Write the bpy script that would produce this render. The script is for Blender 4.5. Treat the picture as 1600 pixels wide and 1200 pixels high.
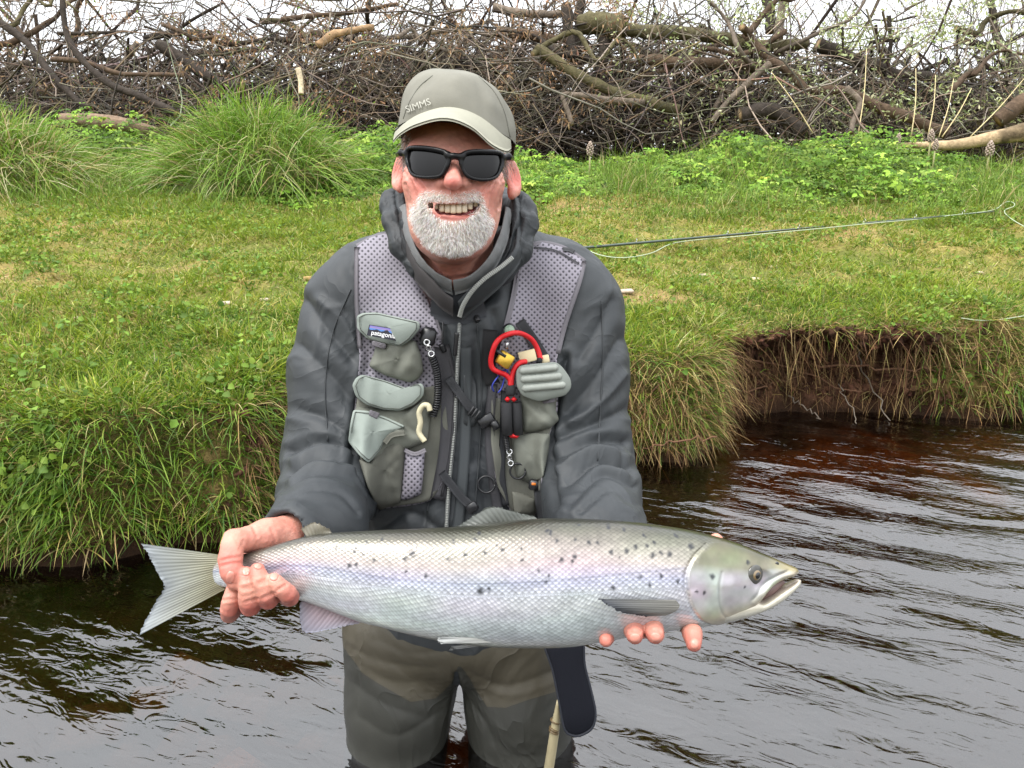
import bpy, math, random
import numpy as np
from mathutils import Vector, Matrix
from mathutils.bvhtree import BVHTree

R = math.radians
rng = np.random.default_rng(7)
random.seed(7)
for o in list(bpy.data.objects):
    bpy.data.objects.remove(o)
scene = bpy.context.scene
col = scene.collection

# ---------------------------------------------------------------- camera
PITCH, CAM_H, FPX = 14.0, 0.90, 1150.0          # FPX: focal length in pixels of the 1600 px photograph
cam_data = bpy.data.cameras.new('camera')
cam_data.sensor_width = 36.0
cam_data.lens = 36.0 * FPX / 1600.0
cam_data.clip_start, cam_data.clip_end = 0.05, 400.0
cam = bpy.data.objects.new('camera', cam_data)
col.objects.link(cam)
cam.location = (0, 0, CAM_H)
cam.rotation_euler = (R(90 - PITCH), 0, 0)
scene.camera = cam

# ---------------------------------------------------------------- sky and sun (bright overcast)
SUN_EL, SUN_ROT = 60.0, 235.0
world = bpy.data.worlds.new('World')
scene.world = world
world.use_nodes = True
nt = world.node_tree
nt.nodes.clear()
n_sky = nt.nodes.new('ShaderNodeTexSky')
n_sky.sky_type = 'NISHITA'
n_sky.sun_disc = False
n_sky.sun_elevation = R(SUN_EL)
n_sky.sun_rotation = R(SUN_ROT)
n_sky.dust_density = 4.0
n_hs = nt.nodes.new('ShaderNodeHueSaturation')
n_hs.inputs['Saturation'].default_value = 0.10
n_bg = nt.nodes.new('ShaderNodeBackground')
n_bg.inputs['Strength'].default_value = 0.15
n_out = nt.nodes.new('ShaderNodeOutputWorld')
n_mx = nt.nodes.new('ShaderNodeMix')
n_mx.data_type = 'RGBA'
n_mx.inputs['Factor'].default_value = 0.85
# closed cloud cover: the standard overcast sky, three times brighter overhead than at the horizon
n_tc = nt.nodes.new('ShaderNodeTexCoord')
n_sep = nt.nodes.new('ShaderNodeSeparateXYZ')
n_ram = nt.nodes.new('ShaderNodeMapRange')
for _k, _v in (('From Min', 0.0), ('From Max', 1.0), ('To Min', 1 / 3), ('To Max', 1.0)):
    n_ram.inputs[_k].default_value = _v
n_cl = nt.nodes.new('ShaderNodeMix')
n_cl.data_type = 'RGBA'
n_cl.blend_type = 'MULTIPLY'
n_cl.inputs['Factor'].default_value = 1.0
n_cl.inputs['A'].default_value = (13.2, 13.6, 14.2, 1)
nt.links.new(n_tc.outputs['Generated'], n_sep.inputs[0])
nt.links.new(n_sep.outputs['Z'], n_ram.inputs['Value'])
nt.links.new(n_ram.outputs[0], n_cl.inputs['B'])
nt.links.new(n_cl.outputs['Result'], n_mx.inputs['B'])
nt.links.new(n_sky.outputs[0], n_hs.inputs['Color'])
nt.links.new(n_hs.outputs[0], n_mx.inputs['A'])
nt.links.new(n_mx.outputs['Result'], n_bg.inputs['Color'])
nt.links.new(n_bg.outputs[0], n_out.inputs['Surface'])

sun_data = bpy.data.lights.new('sun', 'SUN')
sun_data.energy = 1.4
sun_data.angle = R(28)
sun_data.color = (1.0, 0.965, 0.91)
sun = bpy.data.objects.new('sun', sun_data)
col.objects.link(sun)
_az = R(SUN_ROT)
_d = Vector((math.sin(_az) * math.cos(R(SUN_EL)), math.cos(_az) * math.cos(R(SUN_EL)), math.sin(R(SUN_EL))))
sun.rotation_euler = _d.to_track_quat('Z', 'Y').to_euler()
sun.location = (-2, -3, 8)

scene.view_settings.view_transform = 'Standard'
scene.view_settings.look = 'None'
scene.view_settings.gamma = 1.0
scene.view_settings.exposure = 0.95
scene.render.engine = 'CYCLES'
scene.cycles.use_denoising = True
scene.cycles.max_bounces = 8
scene.cycles.diffuse_bounces = 3
scene.cycles.glossy_bounces = 3
scene.cycles.transparent_max_bounces = 12
scene.cycles.sample_clamp_indirect = 6.0
scene.cycles.caustics_reflective = False
scene.cycles.caustics_refractive = False

# ---------------------------------------------------------------- pixel / space helpers
_th = R(PITCH)
CM = np.array([[1, 0, 0], [0, math.sin(_th), -math.cos(_th)], [0, math.cos(_th), math.sin(_th)]])  # camera -> world axes
C0 = np.array([0, 0, CAM_H])


def p(x, y, d):
    """photo pixel (1600 wide) at a depth -> camera-frame metres (x right, y up, -z away)"""
    return np.array([(x - 800) / FPX * d, (600 - y) / FPX * d, -d])


def W(v):
    return np.asarray(v, float) @ CM.T + C0


def to_cam(v):
    return (np.asarray(v, float) - C0) @ CM


def to_px(v):
    v = np.asarray(v, float)
    return np.stack([800 + FPX * v[..., 0] / -v[..., 2], 600 - FPX * v[..., 1] / -v[..., 2]], -1)


def lin(r, g, b):
    def f(c):
        c = c / 255.0
        return c / 12.92 if c <= 0.04045 else ((c + 0.055) / 1.055) ** 2.4
    return np.array([f(r), f(g), f(b)])


def _hash(i, j, k, seed):
    n = (i * 374761393 + j * 668265263 + k * 1274126177 + seed * 974711) & 0xffffffff
    n = ((n ^ (n >> 13)) * 1274126177) & 0xffffffff
    return ((n ^ (n >> 16)) & 0xffff) / 65535.0


def vnoise(q, seed=0):
    q = np.asarray(q, float)
    i = np.floor(q).astype(np.int64)
    f = q - i
    f = f * f * (3 - 2 * f)
    r = 0
    for a in (0, 1):
        for b in (0, 1):
            for c in (0, 1):
                w = (f[..., 0] if a else 1 - f[..., 0]) * (f[..., 1] if b else 1 - f[..., 1]) * (f[..., 2] if c else 1 - f[..., 2])
                r = r + w * _hash(i[..., 0] + a, i[..., 1] + b, i[..., 2] + c, seed)
    return r * 2 - 1


def fbm(q, seed=0, o=3):
    q = np.asarray(q, float)
    s, a = 0, 1.0
    for k in range(o):
        s = s + a * vnoise(q * 2 ** k, seed + k * 17)
        a *= 0.5
    return s


# ---------------------------------------------------------------- mesh helpers
def mesh_np(name, v, faces, smooth=True):
    """faces: (n,3) / (n,4) array or a list of such arrays"""
    if not isinstance(faces, list):
        faces = [faces]
    faces = [np.asarray(f, np.int32) for f in faces if len(f)]
    me = bpy.data.meshes.new(name)
    v = np.asarray(v, np.float32)
    me.vertices.add(len(v))
    me.vertices.foreach_set('co', v.ravel())
    loops = np.concatenate([f.ravel() for f in faces])
    sizes = np.concatenate([np.full(len(f), f.shape[1], np.int32) for f in faces])
    me.loops.add(len(loops))
    me.loops.foreach_set('vertex_index', loops)
    me.polygons.add(len(sizes))
    me.polygons.foreach_set('loop_start', np.concatenate([[0], np.cumsum(sizes)[:-1]]).astype(np.int32))
    me.polygons.foreach_set('loop_total', sizes)
    me.polygons.foreach_set('use_smooth', np.full(len(sizes), smooth))
    me.update(calc_edges=True)
    return me


def set_col(me, c, name='Col'):
    c = np.asarray(c, np.float32)
    if c.shape[1] == 3:
        c = np.concatenate([c, np.ones((len(c), 1), np.float32)], 1)
    a = me.attributes.new(name, 'FLOAT_COLOR', 'POINT')
    a.data.foreach_set('color', c.ravel())


def set_uv(me, uv):
    lay = me.uv_layers.new(name='UVMap')
    li = np.empty(len(me.loops), np.int32)
    me.loops.foreach_get('vertex_index', li)
    lay.data.foreach_set('uv', np.asarray(uv, np.float32)[li].ravel())


BASE = {}


def thing(name, label=None, cat=None, base=(0, 0, 0), group=None, me=None, mat=None, kind=None):
    """a top-level object: an Empty at the base, or one mesh whose vertices are given in world space"""
    if me is not None:
        me.transform(Matrix.Translation(-Vector(base)))
    o = bpy.data.objects.new(name, me)
    col.objects.link(o)
    o.location = base
    BASE[o.name] = Vector(base)
    if label: o['label'] = label
    if cat: o['category'] = cat
    if group: o['group'] = group
    if kind: o['kind'] = kind
    if mat: me.materials.append(mat)
    return o


def part(name, me, mat, parent, label=None, kind=None):
    root = parent
    while root.parent: root = root.parent
    me.transform(Matrix.Translation(-BASE[root.name]))
    o = bpy.data.objects.new(name, me)
    col.objects.link(o)
    o.parent = parent
    if mat: me.materials.append(mat)
    if label: o['label'] = label
    if kind: o['kind'] = kind
    return o


def surface_nets(F, lo, h):
    s = F < 0
    nx, ny, nz = F.shape
    cnt = np.zeros((nx - 1, ny - 1, nz - 1), np.int8)
    offs = [(a, b, c) for a in (0, 1) for b in (0, 1) for c in (0, 1)]
    for a, b, c in offs:
        cnt += s[a:nx - 1 + a, b:ny - 1 + b, c:nz - 1 + c]
    mask = (cnt > 0) & (cnt < 8)
    idx = np.full(mask.shape, -1, np.int32)
    ijk = np.argwhere(mask)
    idx[mask] = np.arange(len(ijk))
    acc = np.zeros((len(ijk), 3)); num = np.zeros(len(ijk))
    for A in offs:
        for ax in range(3):
            if A[ax]: continue
            B = list(A); B[ax] = 1
            fa = F[ijk[:, 0] + A[0], ijk[:, 1] + A[1], ijk[:, 2] + A[2]]
            fb = F[ijk[:, 0] + B[0], ijk[:, 1] + B[1], ijk[:, 2] + B[2]]
            m = (fa < 0) != (fb < 0)
            t = fa[m] / (fa[m] - fb[m])
            q = np.tile(np.array(A, float), (m.sum(), 1)); q[:, ax] += t
            acc[m] += q; num[m] += 1
    v = np.asarray(lo) + h * (ijk + acc / num[:, None])
    quads = []
    for ax in range(3):
        o1, o2 = (ax + 1) % 3, (ax + 2) % 3
        sl0 = [slice(1, -1)] * 3; sl0[ax] = slice(0, -1)
        sl1 = list(sl0); sl1[ax] = slice(1, None)
        s0, s1 = s[tuple(sl0)], s[tuple(sl1)]
        e = np.argwhere(s0 != s1)
        ins = s0[s0 != s1]
        e[:, o1] += 1; e[:, o2] += 1
        def cell(da, db):
            q = e.copy(); q[:, o1] += da; q[:, o2] += db
            return idx[q[:, 0], q[:, 1], q[:, 2]]
        q = np.stack([cell(-1, -1), cell(0, -1), cell(0, 0), cell(-1, 0)], 1)
        q[~ins] = q[~ins][:, ::-1]
        quads.append(q)
    return v, np.concatenate(quads)


class Sdf:
    def __init__(s, lo, hi, h):
        lo, hi = np.minimum(lo, hi), np.maximum(lo, hi)
        s.lo = lo; s.h = h
        s.n = np.ceil((hi - lo) / h).astype(int) + 1
        s.f = np.full(s.n, 0.3, np.float32)

    def blank(s):
        t = object.__new__(Sdf)
        t.lo, t.h, t.n, t.f = s.lo, s.h, s.n, np.full(s.n, 0.3, np.float32)
        return t

    def box(s, lo, hi, mg):
        a = np.clip(np.floor((np.minimum(lo, hi) - mg - s.lo) / s.h).astype(int), 0, s.n - 1)
        b = np.clip(np.ceil((np.maximum(lo, hi) + mg - s.lo) / s.h).astype(int) + 1, 1, s.n)
        sl = tuple(slice(i, max(j, i + 1)) for i, j in zip(a, b))
        g = [(s.lo[i] + s.h * np.arange(sl[i].start, sl[i].stop)).astype(np.float32) for i in range(3)]
        return sl, g[0][:, None, None], g[1][None, :, None], g[2][None, None, :]

    def put(s, sl, d, k, op):
        f = s.f[sl]
        if op == 'u':
            if k > 0:
                t = np.clip(0.5 + 0.5 * (d - f) / k, 0, 1)
                s.f[sl] = d + (f - d) * t - k * t * (1 - t)
            else:
                s.f[sl] = np.minimum(f, d)
        else:
            d = -d
            if k > 0:
                t = np.clip(0.5 - 0.5 * (d - f) / k, 0, 1)
                s.f[sl] = d + (f - d) * t + k * t * (1 - t)
            else:
                s.f[sl] = np.maximum(f, d)

    def cap(s, a, b, ra, rb=None, k=0.01, op='u', sc=(1, 1, 1)):
        rb = ra if rb is None else rb
        a, b, sc = np.asarray(a, float), np.asarray(b, float), np.asarray(sc, float)
        m = max(ra, rb) * max(1 / sc.min(), 1) + k + 3 * s.h
        sl, X, Y, Z = s.box(np.minimum(a, b), np.maximum(a, b), m)
        ab = (b - a) * sc
        L = max(float(ab @ ab), 1e-12)
        x, y, z = (X - a[0]) * sc[0], (Y - a[1]) * sc[1], (Z - a[2]) * sc[2]
        t = np.clip((x * ab[0] + y * ab[1] + z * ab[2]) / L, 0, 1)
        d = np.sqrt((x - t * ab[0]) ** 2 + (y - t * ab[1]) ** 2 + (z - t * ab[2]) ** 2) - (ra + (rb - ra) * t)
        s.put(sl, d.astype(np.float32), k, op)
        return s

    def chain(s, pts, rs, k=0.006, op='u', sc=(1, 1, 1)):
        for i in range(len(pts) - 1):
            s.cap(pts[i], pts[i + 1], rs[i], rs[i + 1], k, op, sc)
        return s

    def ell(s, c, r, k=0.01, op='u', rot=None):
        c, r = np.asarray(c, float), np.asarray(r, float)
        m = r.max() + k + 3 * s.h
        sl, X, Y, Z = s.box(c, c, m)
        x, y, z = X - c[0], Y - c[1], Z - c[2]
        if rot is not None:
            M = np.array(rot.to_3x3()).T if hasattr(rot, 'to_3x3') else np.asarray(rot).T
            x, y, z = (M[0, 0] * x + M[0, 1] * y + M[0, 2] * z, M[1, 0] * x + M[1, 1] * y + M[1, 2] * z, M[2, 0] * x + M[2, 1] * y + M[2, 2] * z)
        k0 = np.sqrt((x / r[0]) ** 2 + (y / r[1]) ** 2 + (z / r[2]) ** 2)
        k1 = np.sqrt((x / r[0] ** 2) ** 2 + (y / r[1] ** 2) ** 2 + (z / r[2] ** 2) ** 2) + 1e-9
        s.put(sl, (k0 * (k0 - 1) / k1).astype(np.float32), k, op)
        return s

    def mesh(s, smooth=2):
        v, q = surface_nets(s.f, s.lo, s.h)
        return relax(v, q, smooth), q


def relax(v, q, it, lam=0.5):
    if it == 0: return v
    e = np.concatenate([q[:, [i, (i + 1) % q.shape[1]]] for i in range(q.shape[1])])
    e = np.concatenate([e, e[:, ::-1]])
    deg = np.bincount(e[:, 0], minlength=len(v)).astype(float)[:, None]
    deg[deg == 0] = 1
    for _ in range(it):
        n = np.stack([np.bincount(e[:, 0], v[e[:, 1], i], minlength=len(v)) for i in range(3)], 1) / deg
        v = v + lam * (n - v)
    return v


def vnormals(v, q):
    a, b, c = v[q[:, 0]], v[q[:, 1]], v[q[:, 2]]
    fn = np.cross(b - a, c - a)
    n = np.zeros_like(v)
    for i in range(q.shape[1]):
        for k in range(3):
            n[:, k] += np.bincount(q[:, i], fn[:, k], minlength=len(v))
    return n / (np.linalg.norm(n, axis=1, keepdims=True) + 1e-12)


def resample(pts, n, closed=False, smooth=True):
    """Catmull-Rom through the points, n samples evenly along the length"""
    P = np.asarray(pts, float)
    if closed: Q = np.concatenate([P[-1:], P, P[:2]])
    else: Q = np.concatenate([2 * P[:1] - P[1:2], P, 2 * P[-1:] - P[-2:-1]])
    out = []
    t = np.linspace(0, 1, 16, endpoint=False)[:, None]
    for i in range(1, len(Q) - 2):
        a, b, c, d = Q[i - 1], Q[i], Q[i + 1], Q[i + 2]
        if smooth:
            out.append(0.5 * (2 * b + (c - a) * t + (2 * a - 5 * b + 4 * c - d) * t ** 2 + (3 * b - a - 3 * c + d) * t ** 3))
        else:
            out.append(b + (c - b) * t)
    out.append(Q[-2][None])
    D = np.concatenate(out)
    L = np.concatenate([[0], np.cumsum(np.linalg.norm(np.diff(D, axis=0), axis=1))])
    s = np.linspace(0, L[-1], n + 1)[:-1] if closed else np.linspace(0, L[-1], n)
    return np.stack([np.interp(s, L, D[:, i]) for i in range(D.shape[1])], 1)


def tube(pts, r, ns=8, cap_ends=True, flat=1.0):
    """swept tube: returns verts, list of faces"""
    P = np.asarray(pts, float)
    n = len(P)
    r = np.broadcast_to(np.asarray(r, float), (n,))
    T = np.gradient(P, axis=0)
    T /= np.linalg.norm(T, axis=1, keepdims=True) + 1e-12
    up = np.array([0, 0, 1.0]) if abs(T[0, 2]) < 0.9 else np.array([1.0, 0, 0])
    N = np.cross(T[0], up); N /= np.linalg.norm(N)
    V = []
    a = np.linspace(0, 2 * np.pi, ns, endpoint=False)
    for i in range(n):
        N = N - T[i] * (N @ T[i]); N /= np.linalg.norm(N) + 1e-12
        B = np.cross(T[i], N)
        V.append(P[i] + r[i] * (np.cos(a)[:, None] * N + flat * np.sin(a)[:, None] * B))
    V = np.concatenate(V)
    i = np.arange(n - 1)[:, None] * ns
    j = np.arange(ns)[None]
    q = np.stack([i + j, i + (j + 1) % ns, i + ns + (j + 1) % ns, i + ns + j], -1).reshape(-1, 4)
    F = [q]
    if cap_ends:
        V = np.concatenate([V, P[:1], P[-1:]])
        j = np.arange(ns)
        F.append(np.concatenate([np.stack([(j + 1) % ns, j, np.full(ns, n * ns)], 1),
                                 np.stack([(n - 1) * ns + j, (n - 1) * ns + (j + 1) % ns, np.full(ns, n * ns + 1)], 1)]))
    return V, F


def merge(items):
    V, F3, F4, o = [], [], [], 0
    for v, fs in items:
        if not isinstance(fs, list): fs = [fs]
        for f in fs:
            f = np.asarray(f)
            if len(f) == 0: continue
            (F3 if f.shape[1] == 3 else F4).append(f + o)
        V.append(v); o += len(v)
    F = []
    if F4: F.append(np.concatenate(F4))
    if F3: F.append(np.concatenate(F3))
    return np.concatenate(V), F


def rbox(c, size, axes=None, bev=0.2):
    """chamfered block: centre, size, 3x3 axes rows"""
    sx, sy, sz = np.asarray(size, float) / 2
    b = min(sx, sy, sz) * bev
    V, F = [], []
    import itertools
    idx = {}
    for a in range(3):
        for sg in itertools.product((-1, 1), repeat=3):
            q = np.array([sx, sy, sz]) * sg
            for k in range(3):
                if k != a: q[k] -= b * sg[k]
            idx[(a, sg)] = len(V); V.append(q)
    V = np.array(V)
    F4, F3 = [], []
    for a in range(3):
        o1, o2 = (a + 1) % 3, (a + 2) % 3
        for s_ in (-1, 1):
            def g(u, w):
                t = [0, 0, 0]; t[a] = s_; t[o1] = u; t[o2] = w
                return idx[(a, tuple(t))]
            f = [g(-1, -1), g(1, -1), g(1, 1), g(-1, 1)]
            F4.append(f if s_ > 0 else f[::-1])
    for a in range(3):
        o1, o2 = (a + 1) % 3, (a + 2) % 3
        for s1 in (-1, 1):
            for s2 in (-1, 1):
                def t(u):
                    q = [0, 0, 0]; q[a] = u; q[o1] = s1; q[o2] = s2; return tuple(q)
                f = [idx[(o1, t(-1))], idx[(o1, t(1))], idx[(o2, t(1))], idx[(o2, t(-1))]]
                F4.append(f if s1 * s2 < 0 else f[::-1])
    for sg in itertools.product((-1, 1), repeat=3):
        f = [idx[(0, sg)], idx[(1, sg)], idx[(2, sg)]]
        F3.append(f if sg[0] * sg[1] * sg[2] > 0 else f[::-1])
    if axes is not None: V = V @ np.asarray(axes, float)
    return V + np.asarray(c), [np.array(F4), np.array(F3)]


# ---------------------------------------------------------------- materials
def mat_new(name):
    m = bpy.data.materials.new(name)
    m.use_nodes = True
    t = m.node_tree
    return m, t, t.nodes['Principled BSDF'], t.nodes['Material Output']


def N(t, kind, **kw):
    n = t.nodes.new(kind)
    for k, v in kw.items():
        if k in n.inputs: n.inputs[k].default_value = v
        else: setattr(n, k, v)
    return n


def mat(name, c=None, rough=0.6, metal=0.0, attr=False, var=0.0, vscale=20.0, bump=0.0, bscale=60.0, bdist=0.002, spec=0.5, coat=0.0, sss=0.0, trans=0.0, sheen=0.0, bstretch=None, vcol=None, wrinkle=0.0, wscale=12.0):
    m, t, b, out = mat_new(name)
    L = t.links.new
    b.inputs['Roughness'].default_value = rough
    b.inputs['Metallic'].default_value = metal
    b.inputs['Specular IOR Level'].default_value = spec
    b.inputs['Coat Weight'].default_value = coat
    if sheen: b.inputs['Sheen Weight'].default_value = sheen
    if sss:
        b.inputs['Subsurface Weight'].default_value = sss
        b.inputs['Subsurface Radius'].default_value = (1.0, 0.35, 0.2)
        b.inputs['Subsurface Scale'].default_value = 0.004
    if attr:
        a = N(t, 'ShaderNodeAttribute', attribute_name='Col'); src = a.outputs['Color']
    else:
        a = N(t, 'ShaderNodeRGB'); a.outputs[0].default_value = (*c, 1); src = a.outputs[0]
    tc = N(t, 'ShaderNodeTexCoord')
    if var:
        nz = N(t, 'ShaderNodeTexNoise', Scale=vscale, Detail=5.0, Roughness=0.6)
        L(tc.outputs['Object'], nz.inputs['Vector'])
        mr = N(t, 'ShaderNodeMapRange'); mr.inputs['From Min'].default_value = 0.3; mr.inputs['From Max'].default_value = 0.7
        mr.inputs['To Min'].default_value = 1 - var; mr.inputs['To Max'].default_value = 1 + var
        L(nz.outputs['Fac'], mr.inputs['Value'])
        mm = N(t, 'ShaderNodeMix', data_type='RGBA', blend_type='MULTIPLY'); mm.inputs['Factor'].default_value = 1
        L(src, mm.inputs['A']); L(mr.outputs[0], mm.inputs['B']); src = mm.outputs['Result']
        if vcol is not None:
            nz2 = N(t, 'ShaderNodeTexNoise', Scale=vscale * 0.35, Detail=3.0)
            L(tc.outputs['Object'], nz2.inputs['Vector'])
            mr2 = N(t, 'ShaderNodeMapRange'); mr2.inputs['From Min'].default_value = 0.5; mr2.inputs['From Max'].default_value = 0.7
            L(nz2.outputs['Fac'], mr2.inputs['Value'])
            m2 = N(t, 'ShaderNodeMix', data_type='RGBA'); m2.inputs['B'].default_value = (*vcol, 1)
            L(mr2.outputs[0], m2.inputs['Factor']); L(src, m2.inputs['A']); src = m2.outputs['Result']
    L(src, b.inputs['Base Color'])
    if bump:
        nb = N(t, 'ShaderNodeTexNoise', Scale=bscale, Detail=4.0, Roughness=0.6)
        if bstretch:
            mp = N(t, 'ShaderNodeMapping'); mp.inputs['Scale'].default_value = bstretch
            L(tc.outputs['Object'], mp.inputs['Vector']); L(mp.outputs[0], nb.inputs['Vector'])
        else:
            L(tc.outputs['Object'], nb.inputs['Vector'])
        bp = N(t, 'ShaderNodeBump', Strength=bump, Distance=bdist)
        L(nb.outputs['Fac'], bp.inputs['Height']); L(bp.outputs[0], b.inputs['Normal'])
        if wrinkle:                                 # crinkles of thin shell cloth: sharp ridges where a noise crosses its middle value
            wn_ = N(t, 'ShaderNodeTexNoise', Scale=wscale, Detail=3.0, Roughness=0.55, Distortion=0.8); L(tc.outputs['Object'], wn_.inputs['Vector'])
            w1 = N(t, 'ShaderNodeMath', operation='SUBTRACT'); L(wn_.outputs['Fac'], w1.inputs[0]); w1.inputs[1].default_value = .5
            w2 = N(t, 'ShaderNodeMath', operation='ABSOLUTE'); L(w1.outputs[0], w2.inputs[0])
            w3 = N(t, 'ShaderNodeMath', operation='POWER'); L(w2.outputs[0], w3.inputs[0]); w3.inputs[1].default_value = .7
            bw = N(t, 'ShaderNodeBump', Strength=wrinkle, Distance=.02); bw.invert = True; L(w3.outputs[0], bw.inputs['Height'])
            L(bw.outputs[0], bp.inputs['Normal'])
    if trans:
        tr = N(t, 'ShaderNodeBsdfTranslucent'); L(src, tr.inputs['Color'])
        mx = N(t, 'ShaderNodeMixShader'); mx.inputs[0].default_value = trans
        L(b.outputs[0], mx.inputs[1]); L(tr.outputs[0], mx.inputs[2]); L(mx.outputs[0], out.inputs['Surface'])
    return m

# ================================================================ THE SETTING: bank, river bed, water
xs_k = np.array([-14, -3, -1.4, -1.0, -.74, -.62, -.45, 0, .40, .60, .74, .86, 1.2, 1.66, 1.86, 2.5, 4, 14.])
foot_k = np.array([1.5, 1.6, 1.70, 1.74, 1.80, 2.12, 2.36, 2.5, 2.50, 2.50, 2.58, 2.95, 3.08, 3.10, 3.02, 3.02, 3.05, 3.1])
lipo_k = np.array([.12, .12, .10, .10, .10, .08, .06, .06, .05, .06, .06, -.06, -.14, -.14, .04, .10, .12, .2])   # lip relative to the foot
lipz_k = np.array([.36, .36, .36, .37, .36, .37, .38, .37, .36, .35, .35, .385, .41, .41, .40, .40, .40, .40])
soil_k = np.array([0, 0, 0, .05, .5, .9, .9, .6, .15, .05, .15, .9, 1, 1, .5, .05, 0, 0.])
shal_k = np.array([1, 1, .9, .8, .5, .2, 0, 0, 0, .1, .4, .8, .9, .9, .9, .8, .8, .8])

xc = np.concatenate([np.linspace(-40, -14, 8, endpoint=False), np.linspace(-14, -4.2, 24, endpoint=False), np.linspace(-4.2, 4.4, 330), np.linspace(4.4, 14, 25)[1:], np.linspace(14, 40, 9)[1:]])


def bankk(tab, x):
    return np.interp(x, xs_k, tab)


def bank_keys(x):
    f = bankk(foot_k, x) + 0.05 * fbm(np.stack([x * 2.3, x * 0, x * 0], -1), 3)
    lo, zl, sh = bankk(lipo_k, x), bankk(lipz_k, x) + 0.02 * fbm(np.stack([x * 3, x * 0 + 5, x * 0], -1), 5), bankk(shal_k, x)
    ly = f + lo
    o = np.ones_like(x)
    top = lambda y: zl + (y - ly) * (0.90 - zl) / (5.9 - ly)
    keys = [(-60 * o, 2.2 * o), (-6 * o, .75 * o), (-3.6 * o, .4 * o), (-3.3 * o, -.1 * o), (-2.5 * o, (-.75 + .45 * sh)), (f - 1.2, -.62 + .42 * sh), (f - .4, -.34 + .2 * sh), (f - .05, -.10 * o),
            (f + np.maximum(lo, 0) * .05 + .02, .04 * o), (f + np.where(lo > 0, lo * .3, .05), zl * .38), (f + np.where(lo > 0, lo * .6, .03), zl * .72),
            (ly - .01, zl * .93), (ly + .03, zl + .015), (ly + .22, top(ly + .22) + .02), (3.7 * o, top(3.7)), (4.8 * o, top(4.8)),
            (5.9 * o, .93 * o), (7.4 * o, 1.13 * o), (9.5 * o, 1.2 * o), (16 * o, 1.25 * o), (70 * o, 1.3 * o)]
    return np.array(keys)                      # (K,2,n)


K = bank_keys(xc)
KO = 4                                           # rows of the far bank, behind the camera, come first
sub = [5, 5, 4, 4, 8, 8, 6, 5, 6, 6, 5, 3, 6, 14, 14, 14, 14, 10, 6, 4]
kk = np.concatenate([np.linspace(i, i + 1, s_, endpoint=False) for i, s_ in enumerate(sub)] + [[len(sub)]])
ki = np.arange(len(K))
YY = np.stack([np.interp(kk, ki, K[:, 0, j]) for j in range(len(xc))])
ZZ = np.stack([np.interp(kk, ki, K[:, 1, j]) for j in range(len(xc))])
for _ in range(2):                              # round the profile a little
    YY[:, 1:-1] = .25 * YY[:, :-2] + .5 * YY[:, 1:-1] + .25 * YY[:, 2:]
    ZZ[:, 1:-1] = .25 * ZZ[:, :-2] + .5 * ZZ[:, 1:-1] + .25 * ZZ[:, 2:]
TV = np.stack([np.repeat(xc[:, None], len(kk), 1), YY, ZZ], -1)
kg = np.repeat(kk[None], len(xc), 0) - KO
face_w = np.clip(np.minimum(kg - 3.6, 8.2 - kg) * 1.5, 0, 1)
soil_w = bankk(soil_k, TV[..., 0]) * face_w
n1 = fbm(TV * 5, 11); n2 = fbm(TV * 16, 12); n3 = fbm(TV * 1.3, 13, 2)
TV[..., 1] += -(soil_w * .06 * n1 + soil_w * .045 * n2 + soil_w * .03 * vnoise(TV * 34, 14))
land = np.clip(kg - 7.5, 0, 1)
TV[..., 2] += land * (.022 * n1 + .008 * n2 + .05 * n3 * np.clip(kg - 9, 0, 1)) + (kg < 3.5) * .05 * n1
nc, nr = TV.shape[:2]
gi = np.arange(nc - 1)[:, None] * nr + np.arange(nr - 1)[None]
TQ = np.stack([gi, gi + nr, gi + nr + 1, gi + 1], -1).reshape(-1, 4)
me = mesh_np('ground', TV.reshape(-1, 3), TQ)
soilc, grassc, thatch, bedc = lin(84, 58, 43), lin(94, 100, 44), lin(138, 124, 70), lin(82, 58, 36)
gmix = np.clip(.5 + .9 * n1 + .6 * n2 + .4 * n3, 0, 1)[..., None]
gcol = grassc * (1 - gmix) + thatch * gmix
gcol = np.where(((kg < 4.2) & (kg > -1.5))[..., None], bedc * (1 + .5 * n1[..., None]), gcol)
shallow_glow = np.clip(1.2 + 1.6 * fbm(TV * 3, 36, 2), 0, 1) * (TV[..., 0] > .7) * np.clip((kg - 1.6) / .6, 0, 1) * (kg < 4) * np.clip((-.03 - TV[..., 2]) / .04, 0, 1)      # amber glow of shallow water painted into the bed by the right bank
gcol = gcol * (1 - shallow_glow[..., None]) + lin(186, 132, 70) * shallow_glow[..., None]
sw = np.clip(np.maximum(soil_w, face_w * .55), 0, 1)[..., None]
gcol = gcol * (1 - sw) + soilc * (1 + .35 * n2[..., None]) * sw
bare = np.clip(2.5 * fbm(TV * np.array([1.2, 2.2, 1]), 31, 2) - .9, 0, 1) * (kg > 9) * (kg < 12.2)
gcol = gcol * (1 - .7 * bare[..., None]) + lin(150, 118, 84) * .7 * bare[..., None]
wet = np.exp(-(np.clip(TV[..., 2], 0, 9) / .05) ** 2) * (kg > 3)      # wet earth along the waterline
gcol = gcol * (1 - .72 * wet[..., None])
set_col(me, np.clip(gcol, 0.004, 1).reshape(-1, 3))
M_ground = mat('ground_soil', attr=True, rough=0.95, var=0.35, vscale=45, bump=0.9, bscale=90, bdist=0.012, spec=0.2)
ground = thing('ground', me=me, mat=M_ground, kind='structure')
T_BVH = BVHTree.FromPolygons([Vector(v) for v in TV.reshape(-1, 3)], TQ.tolist())


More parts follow.
